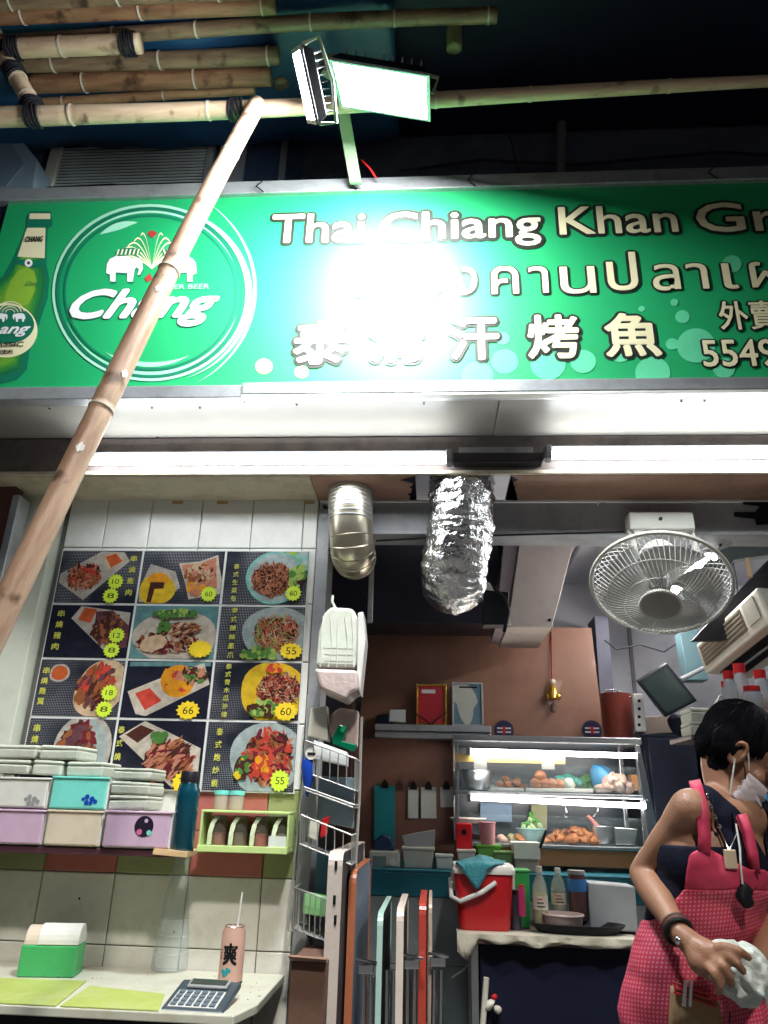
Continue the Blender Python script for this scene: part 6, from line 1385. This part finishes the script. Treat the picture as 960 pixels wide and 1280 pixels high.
t = bowl('chained_basket', 'red brown basket wrapped in a silver chain beside the brown board', 'basket', 774, 868, 926, 40, 3.95, mat('basket_red', (.16, .03, .02), .3, var=.3, nscale=12), .8, lip=False)
for k in range(26):
    a = math.pi * (1.05 + .95 * k / 25); p = Vector(P(775, 868, 3.93)) + Vector((.088 * math.cos(a), .03 * math.sin(a), .02 * math.sin(k * .25)))
    MB().ball(p, .006, 8).build('chain_link', M['chrome'], t, smooth=True)
for k in range(14):
    MB().ball(P(793 - math.sin(k) * 1, 872 + k * 3.4, 3.84), .0055, 8).build('chain_link', M['chrome'], t, smooth=True)
t, x0, x1, a, b = thingbox('power_strip', 'white power strip hanging beside the chained basket', 'power strip', None, 793, 867, 806, 914, 3.8, .03)
box('body', M['white'], x0, x1, 3.8, 3.83, a, b, t, bevel=.005)
for k in range(4): disc3(799, 876 + k * 10, .008, 3.798, M['ink'], t, 'socket', .0015, 12)
pris('upper_shelf', 'dull brown shelf board behind the screen', 'shelf', [(800, 896), (872, 894), (872, 914), (806, 918)], 4.05, .25, mat('shelf_dull', (.2, .16, .13), .5))
t = thing('dark_cabinet', 'tall dark cabinet filling the right back of the shop', 'cabinet', tuple(P(880, 1100, 4.0)))
x0, x1, a, b = PB(812, 920, 1000, 1100, 3.95)
box('carcass', mat('cabinet_dark', (.018, .022, .04), .4, var=.4), x0, x1 + .3, 3.95, 4.4, LB, b, t)
for k in (.0, .5): box('door', mat('cabinet_door', (.025, .03, .05), .3), x0 + .02 + k * .45, x0 + .44 + k * .45, 3.935, 3.949, LB + .01, b - .02, t)
for px, lb in ((850, 'left bundle in the dark cabinet shelf'),):
    lump('dark_bundle', lb, 'bundle', [(px, 905, .06)], 3.8, M['darknavy'])
for k, (py, lb) in enumerate(((905, 'lower upturned foam box behind the head of the worker'), (893, 'upper upturned foam box behind the head of the worker'))):
    x0, x1 = X(863, py, 3.1), X(905, py, 3.1); clamshell((x0 + x1) / 2, 3.1, Z(880, 920 - k * 17, 3.1), x1 - x0, .14, .058, lb, 'foam boxes behind the worker', seed=40 + k)
t, x0, x1, a, b = thingbox('side_shelf', 'small dark shelf holding red lidded jars at the right', 'shelf', None, 858, 921, 1000, 927, 3.08, .2)
box('board', M['darkwood'], x0, x1, 3.02, 3.3, a, b, t)
t, x0, x1, a, b = thingbox('jar_shelf', 'orange and dark shelf under the red lidded jars at the right', 'shelf', None, 905, 890, 1010, 897, 2.98, .2)
box('board', mat('orange_dull', (.5, .12, .03), .4), x0, x1, 2.96, 3.2, a, b, t)
zj = b
for i, (px, pyt, w_) in enumerate(((917, 839, 15), (932, 830, 17), (944, 858, 24), (957, 838, 17), (910, 852, 8))):
    pb = 890
    bottle('red_lid_jar', ['tall clear bottle with a red cap, second from the left on the orange shelf', 'clear bottle with a wide red cap behind the others', 'squat clear jar with a broad red cap in front', 'clear bottle with a red cap at the right edge', 'small red capped bottle at the left of the orange shelf'][i], 'bottle', px, pyt, pb, w_, [3.0, 3.08, 3.0, 3.1, 3.05][i],
           mat('jar_pale', (.45, .5, .55), .12, alpha=.5), M['red'], prof=[(0, 0), (.95, 0), (1, .05), (1, .68), (.8, .78), (.75, .8)], liquid=mat('jar_fill', (.4, .25, .12), .5), level=.3, group='red capped bottles')
pris('blue_poster', 'bright blue folder showing behind the worker at the right edge', 'folder', [(926, 995), (1010, 985), (1010, 1036), (930, 1040)], 2.7, .03, mat('folder_cyan', (.01, .3, .62), .35))
t = thing('steel_cabinet', 'greenish steel cabinet at the right edge behind the worker', 'cabinet', tuple(P(960, 1200, 2.75)))
x0, x1, a, b = PB(922, 1044, 1060, 1300, 2.75)
box('carcass', mat('steel_green', (.2, .27, .26), .35, .4), x0, x1, 2.75, 3.2, .004, b, t); box('drawer_gap', M['ink'], x0 + .005, x1, 2.744, 2.7495, Z(950, 1066, 2.75), Z(950, 1062, 2.75), t, bevel=0)
box('top_edge', M['ss'], x0 - .005, x1, 2.74, 2.75 - .0005, b - .02, b + .003, t)

# ------------------------------------------------------------------ the worker
skin = mat('skin', (.33, .17, .105), .46, var=.2, nscale=14, bump=.12, bscale=220, grime=False)
skin.node_tree.nodes['Principled BSDF'].inputs['Subsurface Weight'].default_value = .12; skin.node_tree.nodes['Principled BSDF'].inputs['Subsurface Radius'].default_value = (.02, .008, .004); skin.node_tree.nodes['Principled BSDF'].inputs['Subsurface Scale'].default_value = .5
def remeshed(mb, voxel, smooth=6, name='x'):
    me = bpy.data.meshes.new(name); me.from_pydata(mb.v, [], mb.f)
    bm = bmesh.new(); bm.from_mesh(me); bmesh.ops.recalc_face_normals(bm, faces=bm.faces); bm.to_mesh(me); bm.free()
    ob = bpy.data.objects.new(name, me); COL.objects.link(ob)
    md = ob.modifiers.new('r', 'REMESH'); md.mode = 'VOXEL'; md.voxel_size = voxel; md.use_smooth_shade = True
    ms = ob.modifiers.new('s', 'SMOOTH'); ms.factor = .5; ms.iterations = smooth
    bpy.context.view_layer.update()
    out = bpy.data.meshes.new_from_object(ob.evaluated_get(bpy.context.evaluated_depsgraph_get()))
    bpy.data.objects.remove(ob); bpy.data.meshes.remove(me); return out
def limb(mb, pts, rs, n=16):
    for i, p in enumerate(pts): mb.ball(p, rs[i], n)
    for i in range(len(pts) - 1):
        a, b = Vector(pts[i]), Vector(pts[i + 1]); mb.tube([a, a.lerp(b, .5), b], [rs[i], (rs[i] + rs[i + 1]) / 2 * (1.03), rs[i + 1]], n)
fa = R_(38)
fdir = Vector((math.sin(fa), -math.cos(fa), 0)); rdir = Vector((-math.cos(fa), -math.sin(fa), 0))   # facing, her right
BM = Matrix((rdir, -fdir, Vector((0, 0, 1)))).transposed()
pel = P(866, 1250, 1.95); wst = P(872, 1165, 1.94); chs = P(893, 1075, 1.91); ush = P(908, 1025, 1.91); nkb = P(906, 1000, 1.9)
def torso(inf):
    b = MB()
    def el(c, rx, ry, rz, lean=0):
        b.ball(c, (rx + inf, ry + inf, rz + inf), 28, BM @ Matrix.Rotation(lean, 3, 'X'))
    el(pel, .148, .11, .13); el(pel + Vector((0, 0, -.1)), .155, .115, .12); el(wst, .128, .092, .12); el((wst + pel) / 2, .148, .105, .12); el((wst + chs) / 2, .138, .1, .12); el(chs, .15, .105, .125)
    el(chs + fdir * .045 + rdir * .06 + Vector((0, 0, -.02)), .055, .055, .06); el(chs + fdir * .045 - rdir * .06 + Vector((0, 0, -.02)), .055, .055, .06)
    el(ush + Vector((0, 0, .0)), .14, .075, .06)
    limb(b, [ush + rdir * .125 + Vector((0, 0, .012)), ush + rdir * .05 + Vector((0, 0, .035)), ush - rdir * .05 + Vector((0, 0, .035)), ush - rdir * .125 + Vector((0, 0, .012))], [.042 + inf, .042 + inf, .042 + inf, .042 + inf])
    return b
body = torso(0)
RS, RE, RW = P(864, 1012, 1.82), P(803, 1092, 1.93), P(850, 1167, 1.74)
limb(body, [RS, RS.lerp(RE, .3), RS.lerp(RE, .75), RE], [.046, .039, .033, .030])
limb(body, [RE, RE.lerp(RW, .3), RE.lerp(RW, .75), RW], [.030, .033, .025, .0205])
LS = ush - rdir * .15; LE = P(985, 1130, 1.95); LW_ = P(945, 1215, 1.80)
limb(body, [LS, LS.lerp(LE, .5), LE], [.046, .04, .034]); limb(body, [LE, LE.lerp(LW_, .35), LW_], [.034, .035, .023])
# neck and head
hc = P(923, 939, 1.9); hd = Vector((.7, -.2, -.66)).normalized(); hs_ = hd.cross(Vector((0, 0, 1))).normalized(); hu = hs_.cross(hd)
HM = Matrix((hs_, hd, hu)).transposed()
HS = .87
HM_ = HM * HS
def H(x, y, z): return hc + HM_ @ Vector((x, y, z))
limb(body, [nkb + Vector((.022, 0, -.025)), nkb.lerp(H(0, -.02, -.05), .5), H(0, -.025, -.04)], [.055, .044, .046])
body.ball(H(0, -.01, .03), (.075, .095, .09), 24, HM_); body.ball(H(0, .03, -.035), (.058, .062, .08), 20, HM_); body.ball(H(0, .055, -.095), (.026, .026, .022), 14, HM_)
body.ball(H(0, .088, .02), (.05, .016, .03), 14, HM_); body.ball(H(0, .1, -.035), (.014, .022, .014), 12, HM_); body.tube([H(0, .088, .01), H(0, .112, -.03)], [.009, .013], 10)
body.ball(H(0, .092, -.07), (.024, .012, .013), 12, HM_); body.ball(H(.036, .072, -.03), (.025, .02, .022), 12, HM_); body.ball(H(-.036, .072, -.03), (.025, .02, .022), 12, HM_)
for s_ in (-1, 1):
    ec = H(s_ * .073, .0, -.012)
    pts = [ec + HM_ @ Vector((s_ * (.006 + .006 * math.sin(a * 1.0)), .017 * math.cos(a), .03 * math.sin(a))) for a in [2 * math.pi * k / 16 for k in range(17)]]
    body.tube(pts, .0055, 8, cap=False); body.ball(ec + HM_ @ Vector((0, .006, 0)), (.006, .013, .022), 10, HM_)
# right hand: palm and five fingers
hx = P(890, 1203, 1.70)
limb(body, [RW, RW.lerp(hx, .5), P(884, 1192, 1.70)], [.022, .025, .026]); limb(body, [RW.lerp(hx, .4), P(876, 1203, 1.70)], [.022, .024]); limb(body, [P(884, 1192, 1.70), P(876, 1205, 1.70)], [.024, .022])
fing = [[(892, 1186, 1.69), (908, 1184, 1.66), (924, 1189, 1.655), (936, 1197, 1.665)], [(894, 1192, 1.69), (910, 1195, 1.655), (922, 1205, 1.65), (929, 1215, 1.66)],
        [(890, 1199, 1.69), (903, 1207, 1.655), (912, 1220, 1.655), (914, 1231, 1.67)], [(884, 1205, 1.69), (894, 1217, 1.66), (899, 1230, 1.66), (898, 1240, 1.67)], [(878, 1200, 1.72), (884, 1216, 1.735), (898, 1226, 1.74), (908, 1228, 1.74)]]
for k, f in enumerate(fing): limb(body, [P(*q) for q in f], [.0115, .0098, .009, .0075] if k < 4 else [.015, .012, .0105, .009], 12)
# left hand under the cloth
limb(body, [LW_, P(930, 1228, 1.77)], [.023, .027])
for k in range(4): limb(body, [P(930, 1222 + k * 5, 1.765), P(918, 1226 + k * 6, 1.745), P(908, 1222 + k * 6, 1.73)], [.011, .0095, .008], 10)
limb(body, [P(934, 1222, 1.76), P(924, 1212, 1.745), P(914, 1210, 1.74)], [.013, .011, .009], 10)
# legs
for s_ in (-1, 1):
    hp_ = pel + rdir * s_ * .085 + Vector((0, 0, -.12)); kn = Vector((hp_.x, hp_.y, .47)) + fdir * .03; an = Vector((hp_.x, hp_.y, .08)) - fdir * .02
    limb(body, [hp_, hp_.lerp(kn, .5), kn], [.09, .075, .055]); limb(body, [kn, kn.lerp(an, .35), an], [.055, .058, .035]); limb(body, [an + Vector((0, 0, -.035)), an + fdir * .14 + Vector((0, 0, -.05))], [.035, .026])
per = thing('person', 'worker in a navy tank top and pink gingham apron, head bowed, holding a white cloth', 'person', (pel.x, pel.y, 0))
def axisp(z):
    t_ = max(-1, min(1, (z - pel.z) / (ush.z - pel.z))); return Vector((pel.x + (ush.x - pel.x) * t_, pel.y + (ush.y - pel.y) * t_, z))
def addmesh(me, name, m, par=None, keep=None, thick=0, off=None):
    if keep is not None:
        bm = bmesh.new(); bm.from_mesh(me); bad = [f for f in bm.faces if not keep(f.calc_center_median())]; bmesh.ops.delete(bm, geom=bad, context='FACES')
        # ease the cut edge
        for _ in range(5):
            new = {}
            for v in bm.verts:
                if v.is_boundary:
                    nb = [e.other_vert(v).co for e in v.link_edges if e.is_boundary]
                    if len(nb) == 2: new[v] = v.co * .4 + (nb[0] + nb[1]) * .3
            for v, c_ in new.items(): v.co = c_
        bm.to_mesh(me); bm.free()
    uv = me.uv_layers.new(name='cloth') if not me.uv_layers else me.uv_layers[0]
    for lp in me.loops:
        p = me.vertices[lp.vertex_index].co; d = p - axisp(p.z); uv.data[lp.index].uv = (math.atan2(d.dot(rdir), d.dot(fdir)) * .155, p.z)
    for v in me.vertices: v.co -= WP[per.name]
    me.materials.clear(); me.materials.append(m); me.polygons.foreach_set('use_smooth', [True] * len(me.polygons)); me.update()
    o = bpy.data.objects.new(name, me); COL.objects.link(o); o.parent = par or per; WP[o.name] = WP[per.name]
    if thick: md = o.modifiers.new('t', 'SOLIDIFY'); md.thickness = thick; md.offset = 1
    return o
addmesh(remeshed(body, .0042, 5), 'body', skin)
def pix(p):
    c_ = CR.transposed() @ (Vector(p) - Vector((0, 0, EYE))); return 480 + F * c_.x / -c_.z, 640 - F * c_.y / -c_.z
def inpoly(x, y, pts):
    r = False
    for i in range(len(pts)):
        (xa, ya), (xb, yb) = pts[i - 1], pts[i]
        if (ya > y) != (yb > y) and x < (xb - xa) * (y - ya) / (yb - ya) + xa: r = not r
    return r
neck_hole = nkb + fdir * .02
def shirt_keep(p):
    d = p - ush; f_ = d.dot(fdir); s_ = d.dot(rdir)
    if p.z < wst.z - .03: return False
    # scoop neck: deeper in front
    lim = ush.z + .07 - max(0, 1 - abs(s_) / .085) * (.155 if f_ > 0 else .08)
    if abs(s_) < .085 and p.z > lim: return False
    if abs(s_) > .115 and p.z > chs.z + .03: return False
    return True
tm = remeshed(torso(.006), .006, 8)
addmesh(tm.copy(), 'tank_top', mat('navy_knit', (.004, .006, .02), .85, bump=.2, bscale=200), keep=shirt_keep, thick=.002)
tro = remeshed(torso(.01), .007, 10)
addmesh(tro.copy(), 'trousers', mat('dark_trousers', (.03, .03, .05), .8), keep=lambda p: p.z < wst.z - .02, thick=.002)
for s_ in (-1, 1):
    hp_ = pel + rdir * s_ * .085 + Vector((0, 0, -.12)); kn = Vector((hp_.x, hp_.y, .47)) + fdir * .03; an = Vector((hp_.x, hp_.y, .1)) - fdir * .02
    b = MB().tube([hp_, hp_.lerp(kn, .5), kn, an], [.1, .088, .07, .06], 20); b.build('trouser_leg', MATS['dark_trousers'], per, smooth=True)
    q = an + Vector((0, 0, -.07)); MB().ball(q + fdir * .06, (.05, .13, .045), 16, Matrix((fdir.cross(Vector((0, 0, 1))), fdir, Vector((0, 0, 1)))).transposed()).build('shoe', M['black'], per, smooth=True)
# apron cloth with a fine gingham
ag = mat('apron_gingham', (.55, .035, .085), .6, var=.1, bump=.08)
nt = ag.node_tree; N = nt.nodes; L = nt.links; bs = N['Principled BSDF']; old = bs.inputs['Base Color'].links[0].from_socket
tc = N.new('ShaderNodeTexCoord'); mp = N.new('ShaderNodeMapping'); mp.inputs['Rotation'].default_value = (0, 0, R_(6)); L.new(tc.outputs['UV'], mp.inputs[0])
sx = N.new('ShaderNodeSeparateXYZ'); L.new(mp.outputs[0], sx.inputs[0])
def mth(op, a, b_=None):
    n = N.new('ShaderNodeMath'); n.operation = op
    for i, q in enumerate((a, b_)):
        if q is None: continue
        if isinstance(q, (int, float)): n.inputs[i].default_value = q
        else: L.new(q, n.inputs[i])
    return n.outputs[0]
k_ = 2 * math.pi / .0082
g1 = mth('GREATER_THAN', mth('SINE', mth('MULTIPLY', sx.outputs[0], k_)), -.1); g2 = mth('GREATER_THAN', mth('SINE', mth('MULTIPLY', sx.outputs[1], k_)), -.1)
mx = N.new('ShaderNodeMixRGB'); L.new(mth('MULTIPLY', mth('MULTIPLY', g1, g2), .6), mx.inputs[0]); L.new(old, mx.inputs[1]); mx.inputs[2].default_value = (.72, .3, .36, 1); L.new(mx.outputs[0], bs.inputs['Base Color'])
ap = mat('apron_plain', (.55, .04, .1), .6, var=.1, bump=.08)
ta = remeshed(torso(.016), .006, 14)
for v in ta.vertices:
    p = v.co; dz = max(0, wst.z - .02 - p.z)
    v.co += Vector((rdir.x * .012 * math.sin(p.dot(rdir) * 55 + p.z * 9), 0, 0)) * min(1, dz * 8) + (p - Vector((pel.x, pel.y, p.z))).normalized() * (.025 * dz + (.009 * math.sin(p.dot(rdir) * 52 + 3 * noise.noise(p * 6)) + .004 * math.sin(p.dot(rdir) * 120 + p.z * 20)) * min(1, dz * 7)) + fdir * .006 * noise.noise(Vector((p.x * 14, p.y * 14, p.z * 9))) + fdir * .003 * noise.noise(p * 40)
bibp = [(862, 1066), (884, 1060), (905, 1072), (940, 1088), (1010, 1090), (1010, 1185), (800, 1185), (800, 1148), (835, 1138), (855, 1110)]
def front(p): return (p - Vector((pel.x, pel.y, p.z)) - (ush - pel) * ((p.z - pel.z) / (ush.z - pel.z)) * Vector((1, 1, 0)).dot(Vector((0, 0, 0)))).dot(fdir)
def apron_top(p):
    x, y = pix(p); return (p - axisp(p.z)).dot(fdir) > -.01 and inpoly(x, y, bibp) and y < 1112
def apron_low(p):
    x, y = pix(p); d = p - axisp(p.z)
    if p.z < pel.z - .16: return False
    if y < 1150 and y >= 1112: return d.dot(fdir) > -.01 and inpoly(x, y, bibp)
    return y >= 1150 and d.dot(fdir) > -.075
addmesh(ta.copy(), 'apron_bib', ap, keep=apron_top, thick=.002)
addmesh(ta.copy(), 'apron_skirt', ag, keep=apron_low, thick=.002)
from mathutils.bvhtree import BVHTree
def bvh(me, off=Vector()): return BVHTree.FromPolygons([v.co + off for v in me.vertices], [tuple(p.vertices) for p in me.polygons])
BT = bvh(ta)
def hit(px, py, lift=.003):
    o_ = Vector((0, 0, EYE)); d = (P(px, py, 2) - o_).normalized(); r = BT.ray_cast(o_, d)
    return (r[0] - d * lift) if r[0] is not None else P(px, py, 1.85)
def ribbon(pxs, w_, m, name, lift=.004, th=.002):
    pts = [hit(x, y, lift) if len(q_) == 2 else P(x, y, q_[2]) for q_ in pxs for x, y in [q_[:2]]]; b = MB(); vs = []
    for i, p in enumerate(pts):
        t_ = (pts[min(i + 1, len(pts) - 1)] - pts[max(0, i - 1)]).normalized(); sd = t_.cross((Vector((0, 0, EYE)) - p).normalized()).normalized()
        vs += [p - sd * w_ / 2, p + sd * w_ / 2]
    b.add(vs, [(2 * i, 2 * i + 1, 2 * i + 3, 2 * i + 2) for i in range(len(pts) - 1)]); o = b.build(name, m, per, smooth=True); md = o.modifiers.new('s', 'SOLIDIFY'); md.thickness = th; return o
ribbon([(868, 975, 1.865), (871, 985), (876, 1005), (879, 1025), (881, 1045), (880, 1066)], .026, ap, 'apron_strap')
ribbon([(926, 1018), (934, 1040), (940, 1065), (943, 1092)], .024, ap, 'apron_strap')
# waist pouch with red stripes, pens
def patch(pts, m, name, lift=.006, n=8):
    (a, b_, c_, d_) = pts; g = []
    for i in range(n + 1):
        for j in range(n + 1):
            u, v_ = i / n, j / n; x = (a[0] * (1 - u) + b_[0] * u) * (1 - v_) + (d_[0] * (1 - u) + c_[0] * u) * v_; y = (a[1] * (1 - u) + b_[1] * u) * (1 - v_) + (d_[1] * (1 - u) + c_[1] * u) * v_
            g.append(hit(x, y, lift))
    b = MB().add(g, [(i * (n + 1) + j, i * (n + 1) + j + 1, (i + 1) * (n + 1) + j + 1, (i + 1) * (n + 1) + j) for i in range(n) for j in range(n)]); o = b.build(name, m, per, smooth=True)
    md = o.modifiers.new('s', 'SOLIDIFY'); md.thickness = .004; return o
patch([(838, 1232), (900, 1252), (905, 1300), (834, 1310)], mat('pouch_tan', (.38, .24, .12), .7, bump=.2), 'pouch', .012)
for k in range(3): patch([(842, 1227 + k * 6), (896, 1245 + k * 6), (896, 1248 + k * 6), (842, 1230 + k * 6)], M['red'], 'red_stripe', .016 + k * .001, 5)
for px in (857, 864): MB().tube([hit(px, 1225, .03), hit(px - 2, 1258, .028)], .0038, 8).build('pen', M['chrome'], per, smooth=True)
# pendant, necklace, charm
neckl = [hit(882, 988, .004), hit(890, 1010, .003), hit(900, 1036, .003), hit(911, 1064, .004), hit(921, 1040, .003), hit(917, 1010, .003)]
MB().tube(neckl, .0022, 6).build('necklace', M['chrome'], per, smooth=True)
for i, (x, y) in enumerate(((884, 995), (889, 1008), (894, 1021), (899, 1033))): MB().ball(hit(x, y, .005), .0055, 8).build('bead', M['chrome'], per, smooth=True)
p = hit(913, 1074, .01); box('pendant', mat('pendant_card', (.6, .48, .34), .4), p.x - .013, p.x + .013, p.y - .004, p.y + .003, p.z - .019, p.z + .019, per)
MB().tube([hit(920, 1030, .004), hit(925, 1060, .004), hit(926, 1085, .008), hit(928, 1105, .01)], .0022, 6).build('charm_cord', M['white'], per, smooth=True)
p = hit(931, 1118, .01); b = MB().ball(p, (.018, .01, .026), 14).jitter(.006, 60); b.build('dark_charm', M['black'], per, smooth=True)
# bracelets
d_ = (RW - RE).normalized(); q = d_.to_track_quat('Z', 'Y').to_matrix().to_4x4()
for k, (u, m_) in enumerate(((.9, 'darkwood'), (.94, 'redbrown_panel'), (.98, 'black'))):
    MB().tube([(Matrix.Translation(RE.lerp(RW, u)) @ q) @ Vector((.0275 * math.cos(a), .0275 * math.sin(a), 0)) for a in [2 * math.pi * j / 24 for j in range(25)]], .0038, 8, cap=False).build('bracelet', MATS.get(m_) or M[m_], per, smooth=True)
MB().ball(RE.lerp(RW, .97) + Vector((-.01, -.026, -.012)), .008, 10).build('bracelet_bead', M['chrome'], per, smooth=True)
# hair
hb_ = MB().ball(H(0, -.022, .04), (.086, .098, .092), 40, HM_).ball(H(0, -.06, -.005), (.076, .052, .07), 28, HM_).ball(H(0, .035, .08), (.07, .066, .044), 28, HM_)
for s_ in (-1, 1): hb_.ball(H(s_ * .062, -.035, .0), (.026, .042, .052), 20, HM_)
hb_.ball(P(899, 955, 1.9), (.034, .04, .035), 20).ball(P(905, 966, 1.9), (.028, .036, .024), 20)
hm_ = remeshed(hb_, .004, 6)
for v in hm_.vertices:
    nn = (v.co - hc).normalized(); v.co += nn * (.0012 * noise.noise(Vector((v.co.x * 50, v.co.y * 50, v.co.z * 50))))
hair = mat('hair_black', (.006, .006, .009), .7, var=.3, nscale=60, bump=.12, bscale=160, spec=.1)
addmesh(hm_, 'hair', hair)
rr = random.Random(5)
b = MB()
HB = BVHTree.FromPolygons([v.co + WP[per.name] for v in hm_.vertices], [tuple(p.vertices) for p in hm_.polygons])
crown = Vector((0, -.04, .14))
for k in range(5200):
    dv = Vector((rr.gauss(0, 1), rr.gauss(0, 1), rr.gauss(0, 1))).normalized(); ctr = Vector((0, -.015, .02))
    h_ = HB.find_nearest(H(*(ctr + dv * .14)))[0]; hw_ = HB.find_nearest(H(*(ctr + dv * .14)))[1]
    if h_ is None: continue
    cw = H(*crown); tdir = (h_ - cw); tdir -= hw_ * tdir.dot(hw_)
    if tdir.length < 1e-4: continue
    tdir = (tdir.normalized() + hw_.cross(tdir.normalized()) * rr.uniform(-.3, .3)).normalized(); ln = rr.uniform(.02, .042)
    pp_ = []
    for q_ in range(4):
        g_ = h_ + tdir * ln * q_ / 3; nr = HB.find_nearest(g_); pp_.append(nr[0] + nr[1] * (.0004 + .0016 * math.sin(q_ / 3 * 2.6) * rr.random()))
    b.tube(pp_, [.0008, .0009, .0007, .0003], 3, cap=False)
b.build('loose_strands', hair, per, kind='stuff', smooth=True)
# face mask and ear loop
mk = MB(); g = []
for i in range(11):
    for j in range(9):
        u, v_ = i / 10 * 2 - 1, j / 8 * 2 - 1; an = u * 1.45
        g.append(H(.069 * math.sin(an), .04 + .078 * math.cos(an) * (1 - .12 * v_ * v_) + .0035 * math.cos(v_ * 14), -.07 + v_ * .045 * (1 - .2 * u * u) - .012 * math.cos(an)))
mk.add(g, [(i * 9 + j, i * 9 + j + 1, (i + 1) * 9 + j + 1, (i + 1) * 9 + j) for i in range(10) for j in range(8)])
o = mk.build('face_mask', mat('mask_white', (.7, .62, .66), .8, bump=.2), per, smooth=True); md = o.modifiers.new('s', 'SOLIDIFY'); md.thickness = .002
for s_ in (-1, 1):
    for dz in (-.04, .04): MB().tube([H(s_ * .069, .045, -.07 + dz), H(s_ * .077, .02, -.03 + dz * .8), H(s_ * .08, .003, -.005 + dz * .6)], .0018, 6).build('ear_loop', M['white'], per, smooth=True)
# white cloth in the hand
q = MB().ball(P(924, 1215, 1.725), (.06, .05, .056), 110)
cc = P(924, 1215, 1.725)
for v in q.v:
    d_ = (v - cc).normalized(); r_ = 1 - abs(noise.noise(v * 26 + Vector((3, 1, 0)))) * 2; r2_ = 1 - abs(noise.noise(v * 60)) * 2
    v += noise.noise_vector(v * 14) * .02 + d_ * (r_ * .011 + r2_ * .004 - .008)
q.ball(P(903, 1180 + 8, 1.72), (.03, .025, .02), 16)
o = MB(); o.v, o.f, o.mi = q.v, q.f, q.mi
o.build('crumpled_cloth', mat('white_cloth', (.55, .6, .56), .8, var=.08, bump=.4, bscale=50), label='crumpled white cloth bundle held in the hands of the worker', cat='cloth', smooth=True, auto=False)
